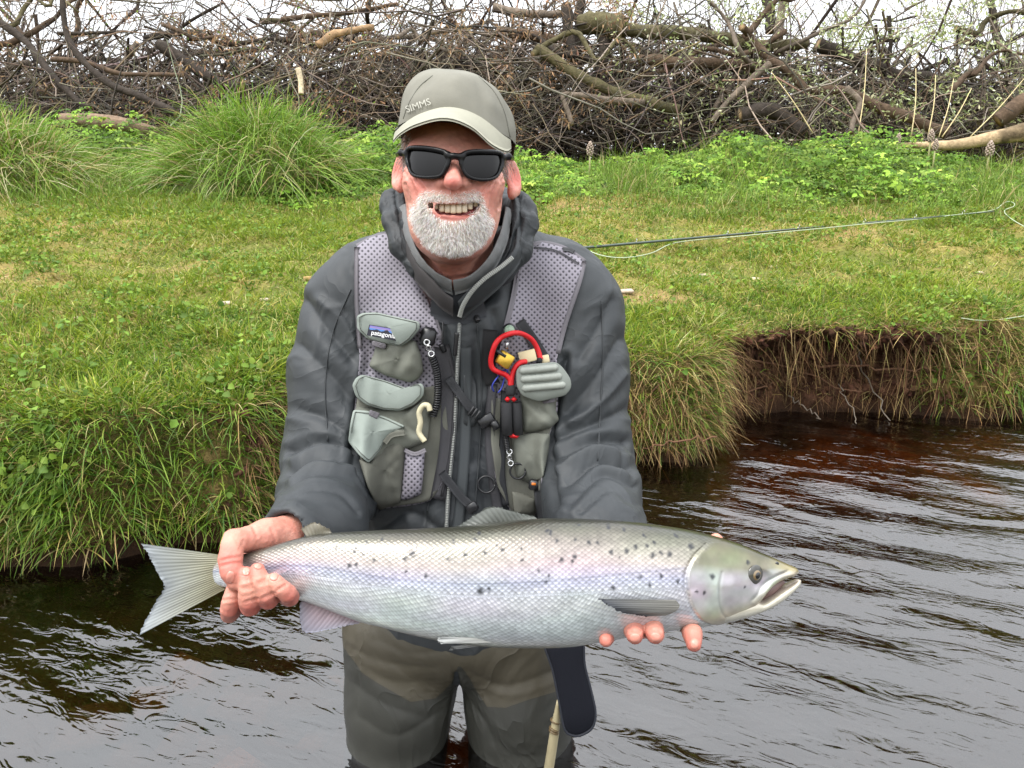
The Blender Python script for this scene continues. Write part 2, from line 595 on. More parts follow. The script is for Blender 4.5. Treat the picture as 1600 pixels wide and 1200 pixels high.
def G(x, y, lift=0.0):
    """photo pixel -> where its ray meets the bank"""
    d = Vector(CM @ p(x, y, 1.0)).normalized()
    h = T_BVH.ray_cast(Vector(C0), d)
    if h[0] is None: return None
    return np.array(h[0]) + np.array([0, 0, lift])


def ground_z(x, y):
    h = T_BVH.ray_cast(Vector((x, y, 6)), Vector((0, 0, -1)))
    return h[0].z if h[0] else 0.0


# ---- water: rippled sheet, tea-brown, evenly tinted, without absorption over depth
wx, wy = np.concatenate([[-40, -20, -10], np.linspace(-5, 6, 300), [12, 22, 40]]), np.concatenate([np.linspace(-3.5, .3, 24, endpoint=False), np.linspace(.3, 3.6, 200)])
WX, WY = np.meshgrid(wx, wy, indexing='ij')
WP = np.stack([WX, WY, 0 * WX], -1)


def waves(x, y):
    z = np.zeros_like(x)
    r2 = np.random.default_rng(5)
    for i in range(9):                             # breeze ripples, crests running away to the right
        a = R(62 + r2.normal(0, 13)); lam = r2.uniform(.10, .26)
        z += .0011 * (lam / .18) * np.sin(2 * np.pi * (x * math.cos(a) + y * math.sin(a)) / lam + r2.uniform(0, 6.3) + 1.3 * vnoise(np.stack([x * 1.7, y * 1.7, x * 0 + i], -1), i))
    right = np.clip((x + .1) / .8, .35, 1)
    z *= right
    for cx, cy in ((-.20, 1.2), (.1, 1.2)):        # rings spreading from the legs
        r = np.hypot(x - cx, y - cy)
        z += .0010 * np.exp(-r / .45) * np.sin(2 * np.pi * r / .062 + 2 * vnoise(np.stack([x * 4, y * 4, x * 0], -1), 40))
    return z


WP[..., 2] = waves(WX, WY)
a_, b_ = WP.shape[:2]
gi = np.arange(a_ - 1)[:, None] * b_ + np.arange(b_ - 1)[None]
WQ = np.stack([gi, gi + b_, gi + b_ + 1, gi + 1], -1).reshape(-1, 4)
me = mesh_np('water', WP.reshape(-1, 3), WQ)
m, t, b, out = mat_new('river_water')
L = t.links.new
tc = N(t, 'ShaderNodeTexCoord')
mp0 = N(t, 'ShaderNodeMapping'); mp0.inputs['Rotation'].default_value = (0, 0, R(26)); L(tc.outputs['Object'], mp0.inputs['Vector'])
mp = N(t, 'ShaderNodeMapping'); mp.inputs['Scale'].default_value = (.55, 1.4, 1); L(mp0.outputs[0], mp.inputs['Vector'])
nz = N(t, 'ShaderNodeTexNoise', Scale=5.0, Detail=1.5, Roughness=0.4, Distortion=0.6); L(mp.outputs[0], nz.inputs['Vector'])
nz2 = N(t, 'ShaderNodeTexNoise', Scale=26.0, Detail=2.0, Roughness=0.5, Distortion=1.2); L(mp.outputs[0], nz2.inputs['Vector'])
ma = N(t, 'ShaderNodeMath', operation='MULTIPLY_ADD'); L(nz2.outputs['Fac'], ma.inputs[0]); ma.inputs[1].default_value = .15; L(nz.outputs['Fac'], ma.inputs[2])
nz3 = N(t, 'ShaderNodeTexNoise', Scale=1.6, Detail=2.0); L(tc.outputs['Object'], nz3.inputs['Vector'])
mr3 = N(t, 'ShaderNodeMapRange'); mr3.inputs['From Min'].default_value = .36; mr3.inputs['From Max'].default_value = .64; mr3.inputs['To Min'].default_value = .75; mr3.inputs['To Max'].default_value = 1.0; L(nz3.outputs['Fac'], mr3.inputs['Value'])
bp = N(t, 'ShaderNodeBump', Distance=0.030); L(ma.outputs[0], bp.inputs['Height']); L(mr3.outputs[0], bp.inputs['Strength'])
fr = N(t, 'ShaderNodeFresnel', IOR=2.0); L(bp.outputs[0], fr.inputs['Normal'])
gl = N(t, 'ShaderNodeBsdfGlossy', Roughness=0.05); gl.inputs['Color'].default_value = (1, 1, 1, 1); L(bp.outputs[0], gl.inputs['Normal'])
tr = N(t, 'ShaderNodeBsdfTransparent'); tr.inputs['Color'].default_value = (.40, .25, .11, 1)
mx = N(t, 'ShaderNodeMixShader'); L(fr.outputs[0], mx.inputs[0]); L(tr.outputs[0], mx.inputs[1]); L(gl.outputs[0], mx.inputs[2])
L(mx.outputs[0], out.inputs['Surface'])
t.nodes.remove(b)
M_water = m
water = thing('water', me=me, mat=m, kind='structure')

# ================================================================ GRASS AND LEAVES
def blades(P, D, Ln, Wd, droop, c0, c1, seg=3):
    """P root, D unit direction, lengths, widths, droop (metres of sag at the tip), base/tip colours"""
    n = len(P)
    side = np.cross(D, rng.normal(size=(n, 3))); side /= np.linalg.norm(side, axis=1, keepdims=True) + 1e-9
    V = np.zeros((n, 2 * seg + 1, 3)); C = np.zeros((n, 2 * seg + 1, 3))
    lean = np.cross(side, D)
    for i in range(seg + 1):
        t_ = i / seg
        ctr = P + D * (Ln * t_)[:, None] + lean * (droop * t_ ** 2 * .6)[:, None]
        ctr[:, 2] -= droop * t_ ** 2
        cc = c0 + (c1 - c0) * t_
        if i < seg:
            w = (Wd * (1 - .75 * t_ ** 1.5) / 2)[:, None]
            V[:, 2 * i] = ctr - side * w; V[:, 2 * i + 1] = ctr + side * w
            C[:, 2 * i] = cc; C[:, 2 * i + 1] = cc
        else:
            V[:, 2 * seg] = ctr; C[:, 2 * seg] = cc
    k = 2 * seg + 1
    o = (np.arange(n) * k)[:, None]
    q = [np.concatenate([o + 2 * i, o + 2 * i + 1, o + 2 * i + 3, o + 2 * i + 2], 1) for i in range(seg - 1)]
    tri = np.concatenate([o + 2 * seg - 2, o + 2 * seg - 1, o + 2 * seg], 1)
    F = ([np.concatenate(q)] if q else []) + [tri]
    return V.reshape(-1, 3), F, C.reshape(-1, 3)


def leaves(P, Nrm, Dir, Ln, Wd, c):
    n = len(P)
    Dir = Dir - Nrm * (Dir * Nrm).sum(1, keepdims=True); Dir /= np.linalg.norm(Dir, axis=1, keepdims=True) + 1e-9
    S = np.cross(Nrm, Dir)
    l, w = Ln[:, None], Wd[:, None]
    V = np.stack([P, P + Dir * l * .35 + S * w * .5 + Nrm * w * .16, P + Dir * l * .75 + S * w * .36 + Nrm * w * .10, P + Dir * l - Nrm * l * .12,
                  P + Dir * l * .75 - S * w * .36 + Nrm * w * .10, P + Dir * l * .35 - S * w * .5 + Nrm * w * .16, P + Dir * l * .5], 1)
    o = (np.arange(n) * 7)[:, None]
    F = np.concatenate([np.concatenate([o + a, o + b_, o + c_], 1) for a, b_, c_ in ((0, 1, 6), (1, 2, 6), (2, 3, 6), (3, 4, 6), (4, 5, 6), (5, 0, 6))])
    C = np.repeat(c, 7, 0)
    return V.reshape(-1, 3), [F], C


def sample_sheet(weight, n):
    """random points on the bank sheet; weight per cell"""
    A = TV[:-1, :-1]; B_ = TV[1:, :-1]; Cc = TV[1:, 1:]; D_ = TV[:-1, 1:]
    nr_ = np.cross(B_ - A, D_ - A)
    ar = np.linalg.norm(nr_, axis=-1)
    w = (ar * weight).ravel(); w = w / w.sum()
    i = rng.choice(len(w), n, p=w)
    u, v = rng.random((2, n, 1))
    f = lambda q: q.reshape(-1, 3)[i]
    P = f(A) * (1 - u) * (1 - v) + f(B_) * u * (1 - v) + f(Cc) * u * v + f(D_) * (1 - u) * v
    nn = f(nr_); nn /= np.linalg.norm(nn, axis=1, keepdims=True)
    return P, nn, kg[:-1, :-1].ravel()[i]


def pick(pal, n, jit=.18):
    pal = np.array(pal)
    c = pal[rng.integers(0, len(pal), n)]
    return c * np.exp(rng.normal(0, jit, (n, 1))) * np.exp(rng.normal(0, .05, (n, 3)))


M_grass = mat('grass_blade', attr=True, rough=0.5, spec=0.35, trans=0.3)
M_leaf = mat('leaf', attr=True, rough=0.55, spec=0.2, trans=0.28)
cellc = TV[:-1, :-1]
cx_, cy_, ck_ = cellc[..., 0], cellc[..., 1], kg[:-1, :-1]
vis = (np.abs(cx_) < .74 * cy_ + .35)
n3c, n1c = n3[:-1, :-1], n1[:-1, :-1]

# -- grazed turf on the bank top
w = vis * (ck_ > 7.2) * (cy_ < 6.5) * (1.0 / np.maximum(cy_, 1.6) ** 1.1) * (1 - .55 * bare[:-1, :-1]) * np.clip(.85 + .6 * n1c, .5, 1.5)
P_, nn, kq = sample_sheet(w, 150000)
n = len(P_)
patch_n = fbm(P_ * np.array([1.1, 1.5, 1]), 21, 2)
far = np.clip((P_[:, 1] - 2) / 4, 0, 1)
cl = fbm(P_ * 7, 23, 2)
Ln = rng.uniform(.018, .055, n) * (1 + .7 * np.clip(patch_n, 0, 1)) * np.clip(1 + .8 * cl, .45, 2.0) * (1 + .5 * (kq < 9.2))
D = nn + rng.normal(0, .75, (n, 3)) * np.array([1, 1, .35]); D[:, 2] = np.abs(D[:, 2]); D /= np.linalg.norm(D, axis=1, keepdims=True)
fresh = pick([lin(138, 158, 42), lin(122, 146, 40), lin(156, 168, 56), lin(104, 130, 34)], n)
dry = pick([lin(204, 190, 110), lin(190, 174, 98), lin(176, 174, 80), lin(214, 200, 138)], n)
pd = np.clip(.20 + .14 * (P_[:, 1] > 3.6) - .45 * patch_n, .04, .85)
isdry = (rng.random(n) < pd)[:, None]
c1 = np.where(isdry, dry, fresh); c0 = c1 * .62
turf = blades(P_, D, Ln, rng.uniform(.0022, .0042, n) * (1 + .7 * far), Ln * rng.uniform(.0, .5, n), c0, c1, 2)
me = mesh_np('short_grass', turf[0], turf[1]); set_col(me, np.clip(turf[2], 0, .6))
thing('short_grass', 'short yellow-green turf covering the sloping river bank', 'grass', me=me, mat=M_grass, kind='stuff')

# -- scattered coarser clumps standing out of the turf
w = vis * (ck_ > 8.0) * (cy_ < 6.0) / np.maximum(cy_, 1.8) * np.clip(.4 + n1c, .05, 1.5)
Pc, nc_, kq = sample_sheet(w, 1500)
k = 14
P_ = np.repeat(Pc, k, 0) + rng.normal(0, .022, (1500 * k, 3)) * np.array([1, 1, .1])
n = len(P_)
D = np.array([0, 0, .9]) + rng.normal(0, .55, (n, 3)); D /= np.linalg.norm(D, axis=1, keepdims=True)
Ln = rng.uniform(.04, .10, n)
c1 = np.repeat(pick([lin(112, 144, 40), lin(92, 126, 36), lin(140, 160, 54), lin(180, 172, 96)], 1500, .2), k, 0) * np.exp(rng.normal(0, .15, (n, 1)))
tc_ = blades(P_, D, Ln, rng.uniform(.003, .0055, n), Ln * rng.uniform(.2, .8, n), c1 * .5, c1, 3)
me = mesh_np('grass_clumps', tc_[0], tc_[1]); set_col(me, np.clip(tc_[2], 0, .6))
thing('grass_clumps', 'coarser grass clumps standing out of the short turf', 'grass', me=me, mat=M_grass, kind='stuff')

# -- long wet grass on the bank faces and edges
gsoil = bankk(soil_k, cx_)
w = vis * (ck_ > 3.95) * (ck_ < 9.4) * (cy_ < 3.6) * np.where(ck_ < 7.3, 1 - np.clip(gsoil * 1.1, 0, .985), .9) * np.where(cx_ < -.6, 1.9 * np.clip(.9 + .5 * n1c, .5, 1.5), 1.0)
P_, nn, kq = sample_sheet(w, 62000)
n = len(P_)
left = P_[:, 0] < -.55
Ln = np.where(left, rng.uniform(.03, .105, n), rng.uniform(.03, .10, n)) * np.where(kq > 7.6, .6, 1)
D = nn * .8 + np.array([0, -.15, .55]) + rng.normal(0, .5, (n, 3)); D /= np.linalg.norm(D, axis=1, keepdims=True)
green = pick([lin(92, 126, 34), lin(104, 138, 40), lin(76, 110, 32), lin(122, 150, 48), lin(140, 158, 58)], n)
dry = pick([lin(178, 158, 96), lin(160, 136, 82), lin(196, 178, 120)], n)
lowdry = np.where(left, .08 + .28 * (P_[:, 0] < -1.28) + .1 * (kq < 5), .42 - .3 * (kq > 7.5))
c1 = np.where((rng.random(n) < lowdry)[:, None], dry, green)
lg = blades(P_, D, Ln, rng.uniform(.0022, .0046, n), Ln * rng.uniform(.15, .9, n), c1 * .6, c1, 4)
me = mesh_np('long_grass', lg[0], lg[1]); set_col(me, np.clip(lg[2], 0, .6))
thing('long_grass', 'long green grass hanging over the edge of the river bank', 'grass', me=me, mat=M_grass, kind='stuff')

# -- dry straw and fine roots hanging from the overhang
w = vis * (ck_ > 4.0) * (ck_ < 8.2) * (cx_ > -.75) * (cx_ < 2.3) * (cy_ < 3.6) * np.where((cx_ > .3) & (cx_ < .86), 1.3, np.where(cx_ > .86, .55, .8))
P_, nn, kq = sample_sheet(w, 4200)
n = len(P_)
D = nn * .7 + np.array([0, -.1, -.35]) + rng.normal(0, .5, (n, 3)); D /= np.linalg.norm(D, axis=1, keepdims=True)
Ln = rng.uniform(.04, .17, n)
c1 = pick([lin(170, 146, 96), lin(142, 112, 74), lin(118, 88, 60), lin(96, 70, 50)], n)
st = blades(P_ + nn * .004, D, Ln, rng.uniform(.0014, .003, n), Ln * rng.uniform(.3, 1.0, n), c1 * .7, c1, 4)
me = mesh_np('hanging_straw', st[0], st[1]); set_col(me, np.clip(st[2], 0, .6))
thing('hanging_straw', 'dry straw and fine roots hanging from the undercut bank', 'roots', me=me, mat=mat('straw', attr=True, rough=.8, spec=.2), kind='stuff')

# -- low clover and weeds in the turf
w = vis * (ck_ > 4.6) * (cy_ < 5.8) * np.clip(n1c * 1.2 + .1, 0.02, 1) * np.where(ck_ < 7.3, 1 - np.clip(gsoil * 1.1, 0, 1), 1) / np.maximum(cy_, 1.6)
P_, nn, kq = sample_sheet(w, 9000)
n = len(P_)
Nr = nn + rng.normal(0, .45, (n, 3)); Nr /= np.linalg.norm(Nr, axis=1, keepdims=True)
sz = rng.uniform(.010, .024, n)
lv = leaves(P_ + nn * rng.uniform(.01, .06, (n, 1)), Nr, rng.normal(size=(n, 3)), sz * 1.15, sz, pick([lin(104, 130, 46), lin(118, 142, 54), lin(88, 116, 42)], n))
me = mesh_np('clover_leaves', lv[0], lv[1]); set_col(me, np.clip(lv[2], 0, .6))
thing('clover_leaves', 'small round weed leaves scattered through the turf', 'weeds', me=me, mat=M_leaf, kind='stuff')

# -- band of leafy ground cover behind the turf
hump = lambda x, y: .10 + .12 * np.clip(fbm(np.stack([x * .9, y * .9, x * 0], -1), 51, 2) + .3, 0, 1.2) + .16 * np.exp(-((x + 2.1) / .8) ** 2) + .22 * np.exp(-((x + 4) / .7) ** 2) + .08 * np.exp(-((x - 2.2) / 1.5) ** 2)
n = 21000
yb = rng.uniform(5.6, 8.2, n); xb = rng.uniform(-1, 1, n) * (.74 * yb + .4)
edge = 5.6 + .5 * fbm(np.stack([xb * 1.5, xb * 0, xb * 0], -1), 52, 3) - .35 * (xb > 1.2)
ok = yb > edge
xb, yb = xb[ok], yb[ok]; n = len(xb)
zb = np.array([ground_z(a, b_) for a, b_ in zip(xb, yb)])
hh = hump(xb, yb) * np.clip((yb - edge[ok]) / 1.0, .12, 1) * rng.uniform(.3, 1.2, n) * np.clip(1 + .5 * fbm(np.stack([xb * 2.2, yb * 2.2, xb * 0], -1), 57, 2), .4, 1.8)
base = np.stack([xb, yb, zb + hh], -1)
lp, ln_, ld, ll, lw_, lc = [], [], [], [], [], []
pal = [lin(104, 138, 42), lin(90, 122, 40), lin(120, 150, 50), lin(134, 158, 64), lin(78, 106, 36)]
cc = pick(pal, n, .3) * np.exp(.25 * fbm(np.stack([xb * 2, yb * 2, xb * 0], -1), 58, 2))[:, None]
nrm0 = np.stack([rng.normal(0, .35, n), -.45 + rng.normal(0, .35, n), np.ones(n)], -1)
ang = rng.uniform(0, 6.3, n)
sz0 = rng.uniform(.02, .052, n)
for k in range(4):
    a = ang + k * 1.57 + rng.normal(0, .3, n)
    d = np.stack([np.cos(a), np.sin(a), rng.normal(0, .25, n)], -1)
    nr_ = nrm0 + d * .25 + rng.normal(0, .15, (n, 3)); nr_ /= np.linalg.norm(nr_, axis=1, keepdims=True)
    lp.append(base + d * .008); ln_.append(nr_); ld.append(d); ll.append(sz0 * rng.uniform(.8, 1.2, n)); lw_.append(sz0 * rng.uniform(.5, .75, n)); lc.append(cc * np.exp(rng.normal(0, .1, (n, 1))))
lv = leaves(*[np.concatenate(q) for q in (lp, ln_, ld, ll, lw_, lc)])
me = mesh_np('ground_cover', lv[0], lv[1]); set_col(me, np.clip(lv[2], 0, .6))
thing('ground_cover', 'bright green leafy weeds growing between turf and thicket', 'weeds', me=me, mat=M_leaf, kind='stuff')
# grass mixed into it
n = 30000
yb = rng.uniform(5.0, 8.2, n); xb = rng.uniform(-1, 1, n) * (.74 * yb + .4)
zb = np.array([ground_z(a, b_) for a, b_ in zip(xb, yb)])
P_ = np.stack([xb, yb, zb], -1)
Ln = (rng.uniform(.10, .26, n) + hump(xb, yb) * .6) * np.clip((yb - 4.7) / 1.4, .2, 1) * np.clip(.9 + .7 * fbm(np.stack([xb * 2, yb * 2, xb * 0], -1), 59, 2), .35, 1.6)
D = np.array([0, -.1, 1]) + rng.normal(0, .35, (n, 3)); D /= np.linalg.norm(D, axis=1, keepdims=True)
c1 = np.where(rng.random((n, 1)) < .10, pick([lin(190, 176, 120)], n), pick([lin(120, 148, 52), lin(104, 134, 44), lin(138, 160, 70)], n))
g2 = blades(P_, D, Ln, rng.uniform(.004, .007, n), Ln * rng.uniform(.1, .6, n), c1 * .6, c1, 3)
me = mesh_np('tall_grass', g2[0], g2[1]); set_col(me, np.clip(g2[2], 0, .6))
thing('tall_grass', 'taller fresh grass growing among the leafy weeds', 'grass', me=me, mat=M_grass, kind='stuff')


def tussock(cx, cy, rx, hgt, n, label, dryp):
    z0 = ground_z(cx, cy)
    a = rng.uniform(0, 6.3, n); r = np.sqrt(rng.random(n))
    hz = hgt * .55 * (1 - r ** 2)
    P = np.stack([cx + rx * .62 * r * np.cos(a), cy + rx * .5 * r * np.sin(a), z0 + hz], -1)
    D = np.stack([np.cos(a) * r * .9, np.sin(a) * r * .9, 1.1 - .5 * r], -1) + rng.normal(0, .28, (n, 3)); D /= np.linalg.norm(D, axis=1, keepdims=True)
    Ln = rng.uniform(.22, .52, n) * hgt / .6
    low = np.clip(1.2 * r - .3, 0, 1) * (np.sin(a) < .3)
    isd = rng.random(n) < dryp * (.25 + low)
    c1 = np.where(isd[:, None], pick([lin(196, 180, 128), lin(176, 158, 104), lin(206, 194, 150)], n), pick([lin(118, 154, 46), lin(134, 166, 58), lin(100, 136, 42), lin(150, 176, 76)], n))
    bl = blades(P, D, Ln, rng.uniform(.005, .009, n), Ln * rng.uniform(.25, .95, n), c1 * .65, c1, 5)
    root = thing('grass_tussock', label, 'grass', (cx, cy, z0), group='grass tussocks behind the turf')
    me = mesh_np('blades', bl[0], bl[1]); set_col(me, np.clip(bl[2], 0, .6))
    part('blades', me, M_grass, root, kind='stuff')
    u = np.linspace(0, 2 * np.pi, 28, endpoint=False); q = np.linspace(0, 1, 8)
    V = np.array([[cx + rx * .62 * rr * math.cos(t_), cy + rx * .5 * rr * math.sin(t_), z0 - .04 + hgt * .5 * (1 - rr ** 2)] for rr in q for t_ in u])
    V += .03 * np.stack([fbm(V * 6, 70), fbm(V * 6, 71), fbm(V * 6, 72)], -1)
    i = np.arange(7)[:, None] * 28; j = np.arange(28)[None]
    F = np.stack([i + j, i + 28 + j, i + 28 + (j + 1) % 28, i + (j + 1) % 28], -1).reshape(-1, 4)
    part('root_mound', mesh_np('root_mound', V, F), mat('tussock_base', lin(84, 96, 40), rough=.95, var=.4, vscale=30), root)


tussock(-2.10, 6.35, 1.15, .84, 3600, 'rounded green grass tussock in front of the dark brush pile', .25)
tussock(-4.05, 6.0, 1.05, .76, 3400, 'green grass tussock with bleached straw hanging down its front', .5)
tussock(-2.95, 6.9, .5, .26, 700, 'low grass tussock between the two big tussocks beside a grey log', .3)

# ================================================================ BRUSH PILE, LOGS, TWIGS
M_bark = mat('bark', attr=True, rough=.9, var=.35, vscale=22, bump=.8, bscale=40, bdist=.012, spec=.2, bstretch=(1, 1, 1))
M_twig = mat('twig', attr=True, rough=.85, spec=.25)


def limb(pts, r0, r1, c, ns=9, n=28, wob=.02, knots=True):
    P = resample(pts, n)
    P = P + wob * np.stack([fbm(P * 3, 80, 2), fbm(P * 3, 81, 2), fbm(P * 3, 82, 2)], -1)
    t_ = np.linspace(0, 1, n)
    r = (r0 + (r1 - r0) * t_) * (1 + .16 * fbm(P * 7, 83, 2))
    V, F = tube(P, r, ns)
    V = V + (V - np.concatenate([np.repeat(P, ns, 0), P[[0, -1]]])) * (.15 * fbm(V * 18, 84, 2))[:, None]
    C = np.tile(c, (len(V), 1)) * np.exp(.28 * fbm(V * 9, 85, 2))[:, None]
    C[-2:] = lin(190, 160, 120)
    return V, F, C


DK, BR, GY, PALE, OLV = lin(62, 55, 49), lin(92, 76, 62), lin(116, 104, 92), lin(166, 136, 104), lin(92, 86, 62)
LOGS = [  # (points in photo px, depth near, depth far, radius0 px, radius1 px, colour, label)
    ([(905, 40), (935, 36), (972, 44)], 8.6, 8.4, 15, 17, OLV, 'short thick mossy trunk end with a sawn face'),
    ([(968, 48), (1067, 54), (1139, 64), (1190, 72), (1262, 70)], 8.5, 8.7, 11, 8, OLV, 'long fallen limb running level from the sawn trunk end'),
    ([(1280, 70), (1344, 97), (1395, 113), (1440, 122), (1500, 130)], 8.7, 9.0, 11, 6, DK, 'dark fallen limb sloping down beyond the long level limb'),
    ([(1000, 92), (1067, 98), (1139, 99), (1192, 111)], 8.4, 8.5, 9, 8, BR, 'brown fallen limb lying below the long level limb'),
    ([(1166, 48), (1200, 92), (1241, 118), (1262, 142), (1308, 141), (1369, 164), (1420, 184), (1480, 208)], 8.3, 8.0, 6, 9, BR, 'crooked brown limb stepping down towards the bleached log'),
    ([(838, 75), (893, 110), (944, 136), (1000, 154), (1062, 172)], 8.2, 8.1, 8, 8, OLV, 'olive fallen limb slanting down across the brush pile'),
    ([(895, 195), (884, 165), (878, 148), (890, 146), (949, 154), (1005, 159)], 8.0, 8.1, 4, 6, GY, 'pale grey bent branch with an elbow in it'),
    ([(1202, 100), (1169, 128), (1139, 154), (1112, 192)], 8.0, 8.1, 6, 4, GY, 'grey branch propped against the crooked limb'),
    ([(1155, 180), (1190, 172), (1220, 178), (1255, 208)], 8.0, 8.0, 12, 10, DK, 'thick dark branch arched just above the leafy weeds'),
    ([(1322, 140), (1346, 163), (1336, 185), (1330, 205)], 7.9, 7.8, 6, 4, GY, 'weathered grey hooked branch under the crooked limb'),
    ([(884, 8), (888, 50), (896, 95)], 8.6, 8.5, 9, 7, DK, 'dark upright broken stump beside the sawn trunk end'),
    ([(908, 0), (904, 40), (900, 85)], 8.8, 8.7, 7, 6, DK, 'slim dark broken stump behind the thicker one'),
    ([(935, 40), (944, 62), (940, 100)], 8.6, 8.5, 12, 9, DK, 'dark leg of the sawn trunk going into the pile'),
    ([(770, 12), (821, 20), (880, 22)], 8.9, 8.8, 7, 5, GY, 'level grey branch ending at the upright stumps'),
    ([(775, 50), (830, 56), (885, 66)], 8.8, 8.7, 8, 6, BR, 'brown branch low behind the grey cap'),
    ([(94, -30), (100, 40), (120, 80), (152, 116), (188, 140), (224, 156), (275, 178)], 8.0, 7.8, 4, 6, DK, 'dark curved trunk leaning down to the grey log'),
    ([(-20, 25), (40, 64), (80, 116), (136, 168)], 8.2, 7.9, 6, 5, DK, 'dark slanting branch behind the straw-fronted tussock'),
    ([(80, 92), (132, 96), (192, 116), (285, 118)], 8.1, 8.1, 4, 3, BR, 'thin level branch crossing the dark curved trunk'),
    ([(90, 52), (150, 50), (200, 52)], 8.3, 8.3, 3, 2, DK, 'short thin dark twig level above the crossing branch'),
    ([(494, 70), (524, 51), (552, 45), (584, 41)], 8.0, 8.2, 6, 5, PALE, 'stripped orange-brown branch high in the pile'),
    ([(463, 108), (466, 128), (467, 146)], 7.0, 7.0, 5, 4, lin(190, 174, 146), 'bleached white stub standing out of the rounded tussock'),
    ([(250, 66), (290, 96), (330, 122), (380, 138)], 8.4, 8.2, 9, 8, DK, 'thick dark limb buried in the brush pile'),
    ([(1000, 82), (1100, 100), (1180, 118)], 9.0, 9.0, 6, 5, DK, 'shadowed branch deep behind the brown limb'),
    ([(440, 30), (520, 22), (620, 8)], 8.6, 8.8, 4, 3, BR, 'thin rising branch above the stripped branch'),
    ([(1500, 60), (1555, 72), (1620, 40)], 9.5, 9.4, 6, 3, DK, 'dark bare bough against the white sky'),
    ([(1545, -10), (1560, 60), (1600, 120)], 9.8, 9.4, 5, 6, DK, 'thin dark trunk leaning against the white sky'),
    ([(1230, -20), (1222, 20), (1216, 60)], 9.6, 9.5, 6, 7, GY, 'grey sapling trunk standing behind the long limb'),
    ([(1195, -20), (1200, 15), (1205, 50)], 9.8, 9.7, 8, 8, DK, 'dark sapling trunk standing behind the long limb'),
    ([(1560, 190), (1582, 172), (1620, 150)], 7.8, 7.7, 13, 16, BR, 'stout broken trunk end rising beside the bleached log'),
]
for pts, d0, d1, r0, r1, c, lab in LOGS:
    dd = np.linspace(d0, d1, len(pts))
    Pw = W(np.array([p(x, y, d) for (x, y), d in zip(pts, dd)]))
    V, F, C = limb(Pw, r0 * d0 / FPX, r1 * d1 / FPX, c)
    me = mesh_np('fallen_branch', V, F); set_col(me, np.clip(C, 0, 1))
    thing('fallen_branch', lab, 'branch', tuple(Pw[0]), 'fallen limbs in the brush pile', me, M_bark)

# bleached log at the right and grey log at the left
for nm, pts, rr, d, c, lab in (('bleached_log', [(1408, 226), (1450, 227), (1497, 226), (1559, 214), (1640, 200)], [3, 7, 9, 13, 19], 7.0, lin(180, 156, 122), 'bleached tapering log lying on the leafy bank'),
                               ('grey_log', [(96, 186), (140, 188), (190, 194), (245, 206)], [8, 11, 11, 7], 7.4, lin(128, 108, 90), 'grey weathered log lying behind the grass between two tussocks')):
    Pw = W(np.array([p(x, y, d) for x, y in pts]))
    P = resample(Pw, 30)
    r = np.interp(np.linspace(0, 1, 30), np.linspace(0, 1, len(rr)), rr) * d / FPX
    V, F = tube(P, r * (1 + .08 * fbm(P * 6, 91)), 14)
    C = np.tile(c, (len(V), 1)) * np.exp(.25 * fbm(V * np.array([5, 20, 20]), 92))[:, None]
    if nm == 'bleached_log': C = np.where((V[:, :1] > Pw[3][0]) & (fbm(V * 5, 93)[:, None] > -.1), C * .35, C)
    me = mesh_np(nm, V, F); set_col(me, np.clip(C, 0, 1))
    thing(nm, lab, 'log', tuple(Pw[0]), None, me, M_bark)

# medium branches, strewn through the pile, look-alikes
for k in range(46):
    x0, y0 = rng.uniform(-40, 1500), rng.uniform(10, 190)
    d = rng.uniform(8.2, 10)
    a = rng.normal(0, .55) + (math.pi if rng.random() < .5 else 0)
    ln = rng.uniform(120, 330)
    pts = [(x0 + ln * s_ * math.cos(a) + rng.normal(0, 10), y0 + ln * s_ * math.sin(a) + rng.normal(0, 12) + 30 * (s_ - .5) ** 2, d + rng.normal(0, .12)) for s_ in np.linspace(0, 1, 6)]
    Pw = W(np.array([p(*q) for q in pts]))
    V, F, C = limb(Pw, rng.uniform(3, 6.5) * d / FPX, 2 * d / FPX, [DK, BR, GY, OLV][k % 4] * rng.uniform(.7, 1.1), 7, 20)
    me = mesh_np('bare_branch', V, F); set_col(me, np.clip(C, 0, 1))
    thing('bare_branch', ['bare dark branch tangled in the brush pile', 'bare brown branch tangled in the brush pile', 'bare grey branch tangled in the brush pile', 'bare mossy olive branch tangled in the brush pile'][k % 4], 'branch', tuple(Pw[0]), ['bare dark branches in the brush pile', 'bare brown branches in the brush pile', 'bare grey branches in the brush pile', 'bare mossy branches in the brush pile'][k % 4], me, M_bark)


